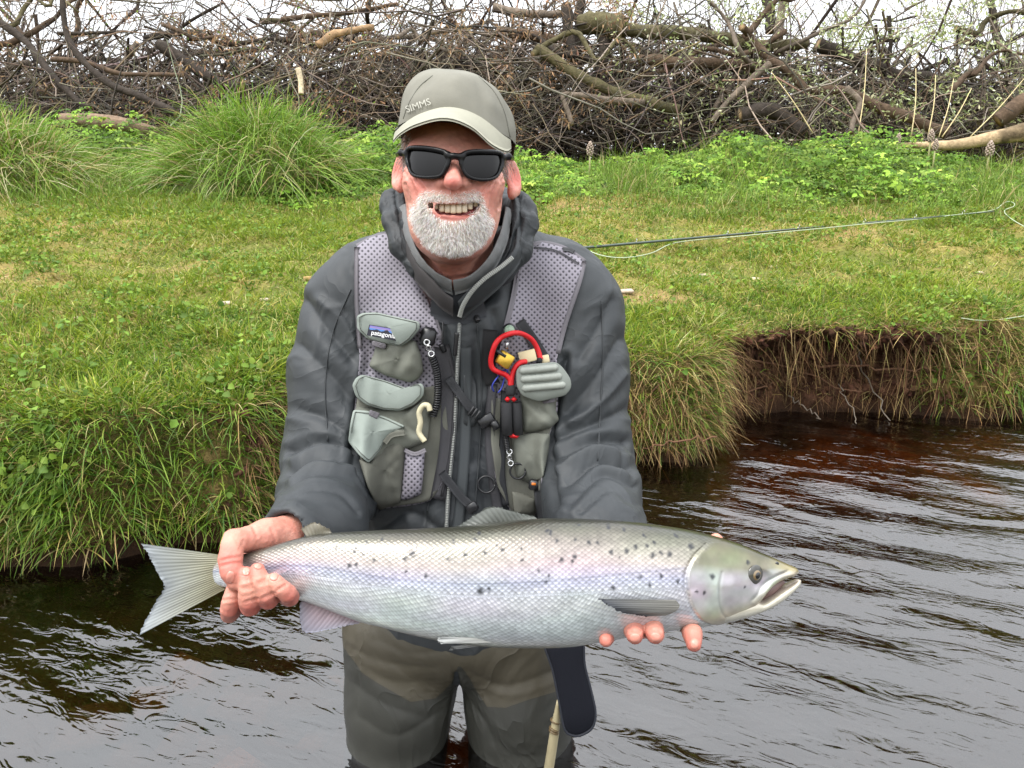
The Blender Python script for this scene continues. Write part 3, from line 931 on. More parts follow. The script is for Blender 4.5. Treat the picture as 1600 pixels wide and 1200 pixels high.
def twigs(n, xr, yr, dr, ang, spread, lr, rr, pal, seg=6, keep=None):
    x0, y0, d = rng.uniform(*xr, n), rng.uniform(*yr, n), rng.uniform(*dr, n)
    if keep is not None:
        ok = rng.random(n) < keep(x0, y0); x0, y0, d = x0[ok], y0[ok], d[ok]; n = len(x0)
    P = np.stack([(x0 - 800) / FPX * d, (600 - y0) / FPX * d, -d], -1)
    a = ang + rng.normal(0, spread, n) + np.pi * (rng.random(n) < .5)
    D = np.stack([np.cos(a), np.sin(a), rng.normal(0, .4, n)], -1)
    Ln = rng.uniform(*lr, n)
    r0 = rng.uniform(*rr, n) * np.clip(Ln / np.mean(lr), .6, 1.5)
    pts = [P - D * Ln[:, None] * .5]
    for i in range(seg):
        D = D + rng.normal(0, .2, (n, 3)); D /= np.linalg.norm(D, axis=1, keepdims=True)
        pts.append(pts[-1] + D * (Ln / seg)[:, None])
    pts = np.stack(pts, 1)                           # n, seg+1, 3
    S = np.cross(D, np.array([0.3, .2, 1.0])); S /= np.linalg.norm(S, axis=1, keepdims=True) + 1e-9
    B = np.cross(D, S)
    V = []
    for i in range(seg + 1):
        r = (r0 * (1 - .72 * i / seg))[:, None]
        for j in range(3):
            V.append(pts[:, i] + r * (math.cos(j * 2.094) * S + math.sin(j * 2.094) * B))
    V = np.stack(V, 1)
    k = 3 * (seg + 1)
    o = (np.arange(n) * k)[:, None]
    F = np.concatenate([np.concatenate([o + 3 * i + j, o + 3 * i + (j + 1) % 3, o + 3 * i + 3 + (j + 1) % 3, o + 3 * i + 3 + j], 1) for i in range(seg) for j in range(3)])
    C = np.repeat(pick(pal, n, .3), k, 0)
    return W(V.reshape(-1, 3)), [F], C, pts


# the brush is one tangled mass of twigs
dense = lambda x, y: np.clip(.20 + .7 * np.exp(-((x - 680) / 470) ** 2) * np.clip((y + 60) / 130, 0, 1) + .55 * np.clip((y - 95) / 60, 0, 1) - .35 * (x < 260) * (y < 90) - .3 * (x > 1150) * (y < 80) - .25 * (y < 30), .05, 1)
pal = [lin(96, 88, 80), lin(118, 106, 94), lin(72, 67, 63), lin(146, 134, 120), lin(116, 98, 82), lin(100, 96, 80)]
tw = [twigs(5200, (-120, 1720), (-110, 225), (7.8, 10.6), 0.15, .8, (.5, 1.7), (.005, .0125), pal, 6, dense),
      twigs(6500, (-120, 1720), (-60, 225), (7.7, 10.2), 0.9, 1.1, (.2, .8), (.0025, .005), pal, 4, dense),
      twigs(520, (1050, 1720), (-140, 180), (8.5, 11), 1.35, .45, (.8, 2.2), (.004, .007), pal, 6),
      twigs(450, (-150, 320), (-140, 150), (8.2, 11), 1.2, .6, (.8, 2.0), (.003, .007), pal, 6)]
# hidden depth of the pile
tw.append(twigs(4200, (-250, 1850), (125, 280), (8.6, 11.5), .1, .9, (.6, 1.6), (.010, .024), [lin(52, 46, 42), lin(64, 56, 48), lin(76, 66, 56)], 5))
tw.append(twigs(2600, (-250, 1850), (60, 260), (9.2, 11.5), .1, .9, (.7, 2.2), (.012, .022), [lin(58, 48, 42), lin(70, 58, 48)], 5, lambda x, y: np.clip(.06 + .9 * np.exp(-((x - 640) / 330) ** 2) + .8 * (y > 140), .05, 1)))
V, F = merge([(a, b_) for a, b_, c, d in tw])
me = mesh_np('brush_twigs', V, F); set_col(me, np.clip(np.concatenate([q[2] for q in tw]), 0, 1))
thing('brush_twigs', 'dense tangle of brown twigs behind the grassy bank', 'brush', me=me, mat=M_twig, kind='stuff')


def scraps(n, xr, yr, dr, sz, pal, asp, keep=None, down=0.0):
    x0, y0, d = rng.uniform(*xr, n), rng.uniform(*yr, n), rng.uniform(*dr, n)
    if keep is not None:
        ok = rng.random(n) < keep(x0, y0); x0, y0, d = x0[ok], y0[ok], d[ok]; n = len(x0)
    P = W(np.stack([(x0 - 800) / FPX * d, (600 - y0) / FPX * d, -d], -1))
    Nr = rng.normal(size=(n, 3)); Nr /= np.linalg.norm(Nr, axis=1, keepdims=True)
    Dr = rng.normal(size=(n, 3)) + np.array([0, 0, -down])
    s_ = rng.uniform(*sz, n)
    return leaves(P, Nr, Dr, s_, s_ * asp, pick(pal, n, .25))


clump = lambda x, y: np.clip(1.6 * vnoise(np.stack([x / 34, y / 26, x * 0], -1), 61) + .15, 0, 1)
s1 = scraps(26000, (-80, 1000), (-40, 225), (7.7, 9.4), (.03, .085), [lin(150, 118, 86), lin(176, 142, 106), lin(126, 96, 70), lin(112, 92, 72)], .22, lambda x, y: clump(x, y) * np.where(x < 250, .6, 1), .8)
me = mesh_np('dead_leaves', s1[0], s1[1]); set_col(me, np.clip(s1[2], 0, 1))
thing('dead_leaves', 'withered brown leaves caught in the brush', 'leaves', me=me, mat=mat('dead_leaf', attr=True, rough=.8, trans=.25), kind='stuff')
s2 = scraps(30000, (930, 1720), (-120, 228), (7.8, 10.0), (.03, .068), [lin(160, 168, 114), lin(176, 182, 136), lin(144, 156, 92), lin(196, 200, 160)], .36, lambda x, y: np.clip(clump(x, y) + .12, 0, 1) * np.clip((x - 900) / 200, .2, 1))
s3 = scraps(3500, (-80, 640), (-60, 200), (7.8, 9.8), (.022, .045), [lin(134, 158, 74), lin(112, 140, 60), lin(150, 166, 100)], .4, clump)
V, F = merge([s1_[:2] for s1_ in (s2, s3)])
me = mesh_np('willow_leaves', V, F); set_col(me, np.clip(np.concatenate([s2[2], s3[2]]), 0, 1))
thing('willow_leaves', 'small pale green willow leaves opening among the twigs', 'leaves', me=me, mat=M_leaf, kind='stuff')

# mossy mound at the far right, behind the bleached log
u, v = np.meshgrid(np.linspace(0, 2 * np.pi, 40, endpoint=False), np.linspace(0, np.pi / 2, 14), indexing='ij')
c = W(p(1625, 250, 9.6))
V = np.stack([c[0] + 1.25 * np.cos(u) * np.sin(v + .02), c[1] + .7 * np.sin(u) * np.sin(v + .02), c[2] - .3 + 1.25 * np.cos(v)], -1).reshape(-1, 3)
V += .14 * np.stack([fbm(V * 2.5, 95), fbm(V * 2.5, 96), fbm(V * 2.5, 97)], -1)
i = np.arange(40)[:, None] * 14; j = np.arange(13)[None]
F = np.stack([i + j, i + j + 1, (i + 14) % 560 + j + 1, (i + 14) % 560 + j], -1).reshape(-1, 4)
thing('mossy_bank', 'mossy brown earth mound behind the bleached log', 'mound', tuple(c), None, mesh_np('mossy_bank', V, F), mat('moss', lin(104, 96, 52), rough=.95, var=.5, vscale=9, bump=1, bscale=25, bdist=.06, vcol=lin(84, 66, 48)))

# dry reed stems standing at the right
for a, b_, lab in [((1431, 107), (1424, 212), 0), ((1462, 117), (1450, 212), 0), ((1490, 123), (1467, 214), 0), ((1518, 138), (1472, 214), 0), ((1600, 123), (1516, 214), 1), ((1354, 77), (1341, 210), 0), ((1205, 112), (1270, 208), 2)]:
    d = 7.4
    P = resample(W(np.array([p(*b_, d), p((a[0] + b_[0]) / 2 + 3, (a[1] + b_[1]) / 2, d), p(*a, d + .1)])), 10)
    V, F = tube(P, np.linspace(.006, .003, 10), 6)
    me = mesh_np('reed_stem', V, F)
    thing('reed_stem', ['pale dry reed stem standing among the leafy weeds', 'pale dry reed stem leaning out over the bleached log', 'pale dry reed stem leaning across the crooked limb'][lab], 'reed', tuple(P[0]), 'dry reed stems at the edge of the brush' if lab == 0 else None, me, bpy.data.materials.get('dry_reed') or mat('dry_reed', lin(206, 188, 140), rough=.7, var=.15))

# butterbur flower spikes
for x, y, s_, lab in [(922, 232, 1.0, 'pink butterbur spike beside the cap in the leafy weeds'), (1226, 236, .7, 'small pink butterbur spike low in the leafy weeds'), (1455, 212, .9, 'pink butterbur spike just above the bleached log'), (1404, 216, .7, 'small pink butterbur spike beside the thin end of the bleached log'), (1547, 232, 1.1, 'tall pink butterbur spike in front of the bleached log'), (1462, 226, .8, 'pink butterbur spike against the front of the bleached log')]:
    d = 6.7
    c = W(p(x, y, d))
    items = []
    for k in range(40):
        t_ = k / 40
        a = k * 2.4
        rr = .027 * s_ * math.sin(math.pi * (.18 + .8 * t_))
        q = c + np.array([rr * math.cos(a), rr * math.sin(a), (t_ - .5) * .12 * s_])
        Vb, Fb = rbox(q, (.017 * s_,) * 3, None, .6)
        items.append((Vb, Fb))
    root = thing('butterbur', lab, 'flower', (c[0], c[1], c[2] - .25))
    part('flower_head', mesh_np('flower_head', *merge(items)), bpy.data.materials.get('butterbur_pink') or mat('butterbur_pink', lin(164, 146, 132), rough=.7, var=.3, vscale=60), root)
    part('stem', mesh_np('stem', *tube(np.array([c - [0, 0, .3], c]), .009 * s_, 6)), bpy.data.materials.get('butterbur_stem') or mat('butterbur_stem', lin(150, 150, 100), rough=.6), root)

# crumbs of soil clinging to the bare face
w = vis * (ck_ > 4.2) * (ck_ < 7.6) * np.clip(gsoil - .3, 0, 1)
P_, nn, kq = sample_sheet(w, 900)
V, F = merge([rbox(a + b_ * .004, rng.uniform(.008, .034, 3), np.array(Matrix.Rotation(rng.uniform(0, 3), 3, (rng.random(), rng.random(), rng.random() + .1))), .7) for a, b_ in zip(P_, nn)])
V = V + .006 * np.stack([fbm(V * 60, 3), fbm(V * 60, 4), fbm(V * 60, 5)], -1)
me = mesh_np('soil_crumbs', V, F); set_col(me, np.clip(np.repeat(pick([soilc, soilc * .7, soilc * 1.25], 900, .25), 24, 0), 0, 1))
thing('soil_crumbs', 'crumbly brown soil on the undercut bank face', 'soil', me=me, mat=M_ground, kind='stuff')
# stones showing through the shallow water
n = 70
items = []
for k in range(n):
    x, y = rng.uniform(-1.35, -.35), rng.uniform(.55, 1.55)
    items.append(rbox((x, y, -.16 + rng.uniform(-.04, .03)), rng.uniform(.05, .13, 3) * [1.2, 1, .5], np.array(Matrix.Rotation(rng.uniform(0, 6), 3, 'Z')), .9))
V, F = merge(items); V = V + .012 * np.stack([fbm(V * 14, 3), fbm(V * 14, 4), fbm(V * 14, 5)], -1)
me = mesh_np('river_stones', V, F); set_col(me, np.clip(np.repeat(pick([lin(150, 128, 112), lin(132, 118, 104), lin(112, 96, 82)], n, .25), 24, 0), 0, 1))
thing('river_stones', 'pale stones on the bed under the shallow brown water', 'stones', me=me, mat=M_ground, kind='stuff')

# roots and sticks on the bare soil face
for pts, r, lab in [([(1338, 540), (1355, 595), (1392, 668)], .004, 'grey stick leaning from the soil face into the water'),
                    ([(1165, 560), (1230, 574), (1300, 602), (1345, 612)], .005, 'pale root sloping across the soil face'),
                    ([(1228, 567), (1330, 572), (1462, 580)], .006, 'reddish level root along the soil face'),
                    ([(1160, 612), (1220, 596), (1258, 590)], .004, 'short thin root rising across the soil face'),
                    ([(1232, 618), (1262, 640), (1282, 655)], .0035, 'thin grey twig hanging at the foot of the soil face'),
                    ([(1310, 600), (1330, 640), (1338, 662)], .003, 'thin grey twig hanging beside the leaning stick'),
                    ([(1005, 700), (1050, 690), (1120, 682)], .004, 'thin bent root lying along the waterline')]:
    P = []
    for x, y in pts:
        q = G(x, min(y, 640)) if y < 640 else None
        if q is None: q = W(p(x, y, -to_cam(P[-1])[2] - .04)) if P else W(p(x, y, 2.62))
        P.append(q + (C0 - q) * .012)
    P = resample(np.array(P), 14); P[1:-1] += rng.normal(0, .007, (12, 3))
    V, F = tube(P, np.linspace(r, r * .6, 14), 6)
    C = np.tile(lin(112, 82, 62) if 'root' in lab else lin(112, 102, 90), (len(V), 1))
    me = mesh_np('root' if 'root' in lab else 'stick', V, F); set_col(me, C)
    thing('root' if 'root' in lab else 'stick', lab, 'root' if 'root' in lab else 'stick', tuple(P[0]), None, me, M_twig)
# stick end on the turf behind the shoulder
q = G(485, 440); V, F = tube(np.array([q + [-.03, 0, .012], q + [.02, .01, .014], q + [.1, .04, .012]]), [.011, .013, .012], 9)
C = np.tile(lin(178, 148, 100), (len(V), 1)); me = mesh_np('stick', V, F); set_col(me, C)
thing('stick', 'cut end of a light brown stick on the turf beside the shoulder', 'stick', tuple(q), None, me, M_bark)

# pale stones in the turf
M_stone = mat('stone', lin(176, 160, 142), rough=.85, var=.2, vscale=60, bump=.4)
for k, (x, y, s_) in enumerate([(1098, 432, 1.0), (1208, 418, .9), (1180, 437, .8), (978, 457, 1.3), (1530, 428, .8), (230, 482, .8), (352, 476, .7), (412, 470, .8), (120, 498, .7)]):
    q = G(x, y, .004)
    if q is None: continue
    V, F = rbox(q, (.05 * s_, .035 * s_, .016 * s_), None, .8)
    V = V + .004 * np.stack([fbm(V * 40, 3), fbm(V * 40, 4), fbm(V * 40, 5)], -1)
    thing('stone', 'small pale stone lying in the turf', 'stone', tuple(q), 'pale stones in the turf', mesh_np('stone', V, F), M_stone)

# fishing rod and fly line on the bank
def on_ground(pts, n, lift):
    out_ = []
    for x, y in resample(np.array(pts, float), n):
        g = G(x, y, lift)
        out_.append(g)
    Q = np.array(out_)
    for _ in range(3):
        Q[1:-1] = (Q[:-2] + 2 * Q[1:-1] + Q[2:]) / 4
    return Q


rodP = on_ground([(860, 405), (1000, 396), (1150, 384), (1330, 366), (1560, 340)], 40, .045)
A_, B_ = rodP[0], rodP[-1]
rodL = A_ + (B_ - A_) * np.linspace(0, 1, 40)[:, None]; rodL[:, 2] = np.maximum(rodL[:, 2], rodP[:, 2] - .01)
for _ in range(8): rodL[1:-1] = (rodL[:-2] + 2 * rodL[1:-1] + rodL[2:]) / 4
rod = thing('fishing_rod', 'slim dark green fishing rod lying across the turf', 'fishing rod', tuple(A_))
part('blank', mesh_np('blank', *tube(rodL, np.linspace(.0085, .0028, 40), 8)), mat('rod_green', lin(48, 62, 52), rough=.3, coat=.4), rod)
M_metal = mat('bright_metal', lin(190, 190, 190), rough=.25, metal=1.0)
for k in (6, 13, 19, 25, 30, 35):
    a = np.linspace(0, 2 * np.pi, 13); ring = rodL[k] + np.stack([0 * a, .012 * np.cos(a), .014 + .012 * np.sin(a)], -1)
    part('guide_ring', mesh_np('guide_ring', *tube(ring, .0015, 5)), M_metal, rod)
M_line = mat('fly_line', lin(168, 180, 150), rough=.4)
lineP = on_ground([(908, 402), (935, 415), (975, 420), (1020, 411), (1055, 394), (1175, 382), (1375, 362), (1480, 350), (1556, 340), (1562, 330), (1572, 325), (1588, 330), (1585, 337), (1562, 340), (1580, 357), (1610, 374)], 110, .055)
thing('fly_line', 'pale fly line looping along the fishing rod', 'fishing line', tuple(lineP[0]), None, mesh_np('fly_line', *tube(lineP, .0028, 6)), M_line)
l2 = on_ground([(1500, 508), (1530, 512), (1565, 510), (1612, 502)], 24, .03)
thing('fly_line', 'short length of pale line crossing the grassy bank edge', 'fishing line', tuple(l2[0]), None, mesh_np('fly_line', *tube(l2, .0022, 6)), M_line)

# ================================================================ THE PERSON
PB = W(p(715, 1030, 1.28)); PB = np.array([PB[0], PB[1], -.62])           # where the feet stand on the river bed


def px_of(v): return to_px(v)


def segdist(q, poly):
    """distance of 2-D points to a polyline"""
    poly = np.asarray(poly, float)
    d = np.full(len(q), 1e9)
    for a, b_ in zip(poly[:-1], poly[1:]):
        ab = b_ - a
        t_ = np.clip(((q - a) @ ab) / (ab @ ab + 1e-9), 0, 1)
        d = np.minimum(d, np.linalg.norm(q - a - t_[:, None] * ab, axis=1))
    return d


def inpoly(q, poly):
    poly = np.asarray(poly, float)
    x, y = q[:, 0], q[:, 1]
    ins = np.zeros(len(q), bool)
    for (x1, y1), (x2, y2) in zip(poly, np.roll(poly, -1, 0)):
        c = (y1 > y) != (y2 > y)
        ins ^= c & (x < (x2 - x1) * (y - y1) / (y2 - y1 + 1e-12) + x1)
    return ins


# ---------------------------------------------------------------- head and neck
S = Sdf(p(585, 95, 1.0) * [1, 1, 0] + [0, 0, -.86], p(845, 500, 1.1) * [1, 1, 0] + [0, 0, -1.22], .0017)
S.ell(p(712, 228, 1.058), (.074, .100, .092), .02)
S.ell(p(710, 305, 1.015), (.066, .085, .078), .03)
S.ell(p(706, 358, .985), (.050, .042, .044), .035)
S.ell(p(706, 384, .968), (.026, .016, .018), .02)
for x, y in ((657, 280), (762, 285)):
    S.ell(p(x, y, .968), (.020, .020, .018), .028)
S.cap(p(652, 236, .975), p(770, 241, .975), .012, k=.02)                     # brow
S.cap(p(707, 240, .955), p(708, 276, .928), .0075, .0105, k=.012)           # nose
S.ell(p(708, 285, .922), (.0118, .0100, .012), .006)
for x, y in ((690, 287), (727, 288)): S.ell(p(x, y, .939), (.0092, .0078, .012), .005)
for x, y in ((698, 296), (719, 297)): S.ell(p(x, y, .931), (.0042, .0026, .006), .003, 's')
S.ell(p(706, 322, .962), (.036, .020, .018), .018)                            # muzzle behind the moustache
smile = [(665, 316), (677, 323), (692, 328), (708, 330), (724, 329), (738, 324), (748, 317)]
S.chain([p(x, y, .944 + .00005 * (x - 707) ** 2 / 10) for x, y in smile], [.003, .0082, .0098, .0105, .0098, .0082, .003], .003, 's')
S.chain([p(x, y + 11, .942 + .00010 * (x - 707) ** 2 / 10) for x, y in smile[1:-1]], [.0012, .0024, .0032, .0024, .0012], .004)   # lower lip
S.chain([p(x, y - 11, .946 + .00010 * (x - 707) ** 2 / 10) for x, y in smile[1:-1]], [.002, .003, .0035, .003, .002], .005)      # upper lip
for cx_e, sg in ((623, -1), (802, 1)):                                        # ears
    cy_e = 270 if sg < 0 else 280
    rot = Matrix.Rotation(R(-34 * sg), 3, 'Y') @ Matrix.Rotation(R(9 * sg), 3, 'Z')
    S.ell(p(cx_e, cy_e - 3, 1.065), (.0055, .029, .019), .006, 'u', rot)
    S.ell(p(cx_e + 3.5 * sg, cy_e - 6, 1.062), (.0050, .020, .0125), .002, 's', rot)
    S.ell(p(cx_e - 2 * sg, cy_e + 22, 1.055), (.006, .009, .008), .008)
S.cap(p(712, 350, 1.065), p(714, 500, 1.17), .054, .058, k=.03)
S.cap(p(708, 405, 1.03), p(711, 445, 1.065), .022, .022, k=.025)
for sg in (-1, 1):                                                            # nasolabial folds and cheek creases
    c = 707 + (3 if sg > 0 else 0)
    S.chain([p(c + sg * 22, 283, .948), p(c + sg * 40, 300, .952), p(c + sg * 50, 322, .962)], [.001, .002, .001], .006, 's')
    S.chain([p(c + sg * 60, 292, .968), p(c + sg * 66, 325, .985)], [.001, .0015], .006, 's')
hv, hq = S.mesh(2)
hp = px_of(hv)
hn = vnormals(hv, hq)
wr_ = .0004 * fbm(hv * 220, 5, 2)
for pts, w_, dep in [([(642, 283), (650, 308), (655, 330)], 2.6, .0016), ([(634, 288), (641, 318)], 2.4, .0012), ([(774, 288), (768, 312), (766, 335)], 2.6, .0016), ([(785, 288), (780, 325)], 2.4, .0012), ([(650, 282), (662, 296), (664, 306)], 2.6, .0012), ([(766, 286), (756, 298), (752, 306)], 2.6, .0012),
                     ([(632, 268), (640, 280)], 2, .0010), ([(790, 272), (783, 284)], 2, .0010), ([(680, 440), (700, 452), (735, 446)], 3, .0012), ([(672, 425), (700, 436), (745, 428)], 3, .0012)]:
    d = segdist(hp, resample(np.array(pts, float), 24))
    wr_ -= dep * (np.exp(-(d / w_) ** 2) - .5 * np.exp(-((d - 2 * w_) / w_) ** 2)) * (hn[:, 2] > 0)
hv = hv + hn * wr_[:, None]
skin, red, pinkl, beardc = lin(208, 150, 134), lin(204, 102, 92), lin(164, 96, 86), lin(206, 190, 178)
hc = np.tile(skin, (len(hv), 1))


def blob(cx, cy, r, c, a, q=None):
    global hc
    w_ = (a * np.exp(-(((hp[:, 0] - cx) ** 2 + (hp[:, 1] - cy) ** 2) / r ** 2)))[:, None]
    hc = hc * (1 - w_) + c * w_


blob(708, 286, 18, red, .6); blob(655, 290, 24, red, .45); blob(760, 295, 24, red, .45)
blob(618, 262, 18, lin(214, 112, 98), .75); blob(806, 280, 18, lin(214, 112, 98), .75); blob(712, 440, 45, lin(176, 112, 96), .6)
bl_ = np.clip(fbm(hv * 38, 9, 3), -1, 1)[:, None]
hc *= np.exp(bl_ * np.array([.06, .16, .16]))
hc *= np.exp(.07 * fbm(hv * 140, 8, 3))[:, None]
sps = np.clip(vnoise(hv * 75, 77) - .62, 0, 1)[:, None] * 2.2; hc = hc * (1 - sps) + lin(150, 92, 70) * sps
BEARD = [(652, 303), (668, 294), (690, 297), (708, 301), (726, 298), (745, 294), (757, 306), (763, 325), (775, 345), (770, 364), (757, 382), (732, 397), (704, 401), (680, 395), (660, 381), (645, 360), (637, 338), (640, 322)]
MOUTH = [(668, 315), (682, 315), (708, 316), (732, 315), (746, 315), (739, 331), (728, 341), (708, 345), (688, 341), (676, 331)]
bm_ = inpoly(hp, BEARD) & ~inpoly(hp, MOUTH) & (hn[:, 2] > -.2)
bw_ = (.62 * np.clip(segdist(hp[bm_], np.array(BEARD + BEARD[:1], float)) / 12, 0, 1))[:, None]
hc[bm_] = hc[bm_] * (1 - bw_) + beardc * bw_
lipd = segdist(hp, np.array(smile)[1:-1] + [0, 11]); w_ = (np.clip(1.3 - lipd / 6, 0, 1) * (hv[:, 2] > -.98))[:, None]
hc = hc * (1 - w_) + pinkl * w_
ins = (segdist(hp, smile) < 6) & (hv[:, 2] < -.950) & (hp[:, 1] < 342) & (hv[:, 2] > -.99)
hc[ins] = lin(80, 34, 32)

# ---------------------------------------------------------------- hands
def hand_sdf(lo, hi): return Sdf(lo, hi, .0016)


pr = .82 / FPX                                                               # metres per photo pixel at the fingers
S = hand_sdf(p(325, 795, .80) * [1, 1, 0] + [0, 0, -.78], np.array([-.19, -.37, -1.0]))
# metacarpals over the fish, wrist inside the cuff
S.chain([p(480, 838, .975), p(455, 836, .93), p(415, 838, .882), p(368, 846, .848)], [.026, .025, .0175, .0140], .012)
S.ell(p(420, 880, .900), (.042, .046, .016), .02)
S.chain([p(364, 847, .846), p(360, 873, .822), p(362, 893, .815), p(367, 911, .816)], [.0140, .0122, .0112, .0086], .005)
FING = [  # tip -> middle joint -> knuckle at the bottom -> back under the fish to the palm
    ([(366, 918, .826), (361, 938, .822), (358, 958, .834), (366, 950, .862), (385, 915, .893)], [.0085, .0098, .0105, .0098, .011]),
    ([(384, 897, .815), (387, 918, .811), (391, 945, .820), (394, 946, .855), (400, 912, .895)], [.0086, .0104, .0118, .0105, .011]),
    ([(402, 892, .812), (408, 910, .808), (419, 934, .816), (420, 938, .852), (416, 905, .897)], [.0088, .0106, .0116, .0105, .011]),
    ([(428, 907, .809), (437, 917, .807), (452, 930, .815), (450, 934, .845), (432, 900, .897)], [.0084, .0096, .0102, .0096, .010])]
for pts, rs in FING:
    T = S.blank()
    T.chain([p(*q) for q in resample(np.array(pts), 12)], np.interp(np.linspace(0, 1, 12), np.linspace(0, 1, len(rs)), rs), .0008)
    k = .0022
    sl = (slice(None),) * 3
    S.put(sl, T.f, k, 'u')
h1v, h1q = S.mesh(2)
S = hand_sdf(p(915, 830, .80) * [1, 1, 0] + [0, 0, -.78], np.array([.30, -.32, -1.02]))
S.ell(p(1005, 930, .925), (.052, .055, .014), .02)
S.cap(p(955, 850, 1.0), p(980, 900, .945), .027, .030, k=.02)
S.chain([p(1119, 844, .905), p(1095, 862, .918), p(1050, 895, .925)], [.0085, .0105, .014], .006)
for pts, rs in [([(947, 1000, .812), (950, 990, .84), (965, 965, .905)], [.0078, .0095, .011]),
                ([(992, 993, .796), (990, 984, .815), (988, 980, .85), (990, 960, .91)], [.0092, .0108, .0112, .011]),
                ([(1024, 992, .796), (1020, 983, .815), (1014, 978, .85), (1012, 955, .91)], [.0096, .0112, .0112, .011]),
                ([(1084, 1006, .806), (1082, 990, .818), (1074, 975, .85), (1050, 940, .91)], [.0086, .0104, .0108, .011])]:
    T = S.blank()
    T.chain([p(*q) for q in pts], rs, .004)
    S.put((slice(None),) * 3, T.f, .002, 'u')
h2v, h2q = S.mesh(2)


def creases(v, q, lines, w_=2.4, dep=.0009):
    n_ = vnormals(v, q); pp = to_px(v); dd = .00035 * fbm(v * 260, 6, 2)
    for pts in lines:
        d = segdist(pp, np.array(pts, float))
        dd -= dep * (np.exp(-(d / w_) ** 2) - .4 * np.exp(-((d - 2 * w_) / w_) ** 2)) * (n_[:, 2] > .1)
    return v + n_ * dd[:, None]


h1v = creases(h1v, h1q, [[(346, 876), (360, 872), (376, 870)], [(348, 884), (362, 880), (374, 880)], [(380, 846), (376, 858), (380, 864)], [(378, 918), (394, 914)], [(380, 922), (395, 919)], [(402, 910), (416, 905)], [(404, 914), (418, 909)], [(434, 922), (446, 914)], [(350, 938), (370, 936)], [(384, 940), (402, 936)], [(412, 934), (430, 926)], [(424, 826), (430, 842), (428, 852)], [(395, 822), (402, 838)]])
h2v = creases(h2v, h2q, [[(985, 985), (1000, 986)], [(1016, 984), (1031, 985)]])


def hand_col(v, knuck):
    q = px_of(v)
    c = np.tile(lin(194, 134, 116), (len(v), 1))
    for x, y, r, a in knuck:
        w_ = (a * np.exp(-((q[:, 0] - x) ** 2 + (q[:, 1] - y) ** 2) / r ** 2))[:, None]
        c = c * (1 - w_) + lin(188, 88, 80) * w_
    return c * np.exp(np.clip(fbm(v * 60, 8, 3), -1, 1)[:, None] * np.array([.07, .17, .17]))


h1c = hand_col(h1v, [(355, 880, 24, .6), (360, 960, 16, .55), (391, 955, 18, .65), (421, 948, 18, .65), (455, 938, 18, .6), (402, 882, 14, .5), (385, 895, 12, .5)])
h2c = hand_col(h2v, [(947, 1003, 22, .5), (992, 1000, 22, .35), (1023, 998, 22, .35), (1083, 1008, 22, .5)])

# ---------------------------------------------------------------- rest of the body, inside the clothes
S = Sdf(np.array([-.34, -.95, -1.5]), np.array([.26, .28, -.9]), .009)
S.ell(p(725, 600, 1.24), (.13, .2, .085), .05).ell(p(722, 850, 1.27), (.13, .16, .085), .06)
S.cap(p(714, 470, 1.13), p(718, 560, 1.22), .05, .06, k=.04)
for a, e, w1, w2 in (((575, 470, 1.2), (535, 720, 1.19), (480, 838, .99), 0), ((880, 470, 1.2), (912, 725, 1.19), (955, 850, 1.01), 0)):
    S.chain([p(*a), p(*e), p(*w1)], [.045, .04, .026], .03)
for x in (630, 800):
    hip, foot_ = p(x, 960, 1.29), to_cam(np.array([p(x, 960, 1.29)[0] * 1.05, PB[1] + .03, -.57]))
    S.chain([hip, (hip + foot_) / 2 + [0, 0, .02], foot_], [.075, .05, .04], .04)
bv, bq = S.mesh(1)

V, F = merge([(W(hv), hq), (W(h1v), h1q), (W(h2v), h2q), (W(bv), bq)])
me = mesh_np('person', V, F)
set_col(me, np.clip(np.concatenate([hc, h1c, h2c, np.tile(skin, (len(bv), 1))]), 0, 1))
M_skin = mat('skin', attr=True, rough=.44, sss=.12, bump=.5, bscale=380, bdist=.0009, spec=.4, var=.06, vscale=120)
person = thing('person', 'person in grey cap and dark sunglasses standing thigh-deep in the river holding a salmon', 'person', tuple(PB), None, me, M_skin)

# nails
M_nail = mat('nail', lin(200, 134, 118), rough=.3, spec=.5)


def BVHc(v, q): return BVHTree.FromPolygons([Vector(a) for a in v], q.tolist())


def cast(bvh, x, y):
    d = Vector(p(x, y, 1.0)); dn = d.normalized()
    h = bvh.ray_cast(Vector((0, 0, 0)), dn)
    return -h[0].z if h[0] is not None else np.nan


hb1, hb2, hbh = BVHc(h1v, h1q), BVHc(h2v, h2q), BVHc(hv, hq)


def fill_nan(D):
    for _ in range(60):
        m_ = np.isnan(D)
        if not m_.any(): break
        Pd = np.pad(D, 1, constant_values=np.nan)
        st_ = np.stack([Pd[:-2, 1:-1], Pd[2:, 1:-1], Pd[1:-1, :-2], Pd[1:-1, 2:]])
        with np.errstate(all='ignore'):
            import warnings; warnings.simplefilter('ignore')
            av = np.nanmean(st_, 0)
        D[m_] = av[m_]
    return np.nan_to_num(D, nan=float(np.nanmean(D)) if not np.isnan(D).all() else 1.1)


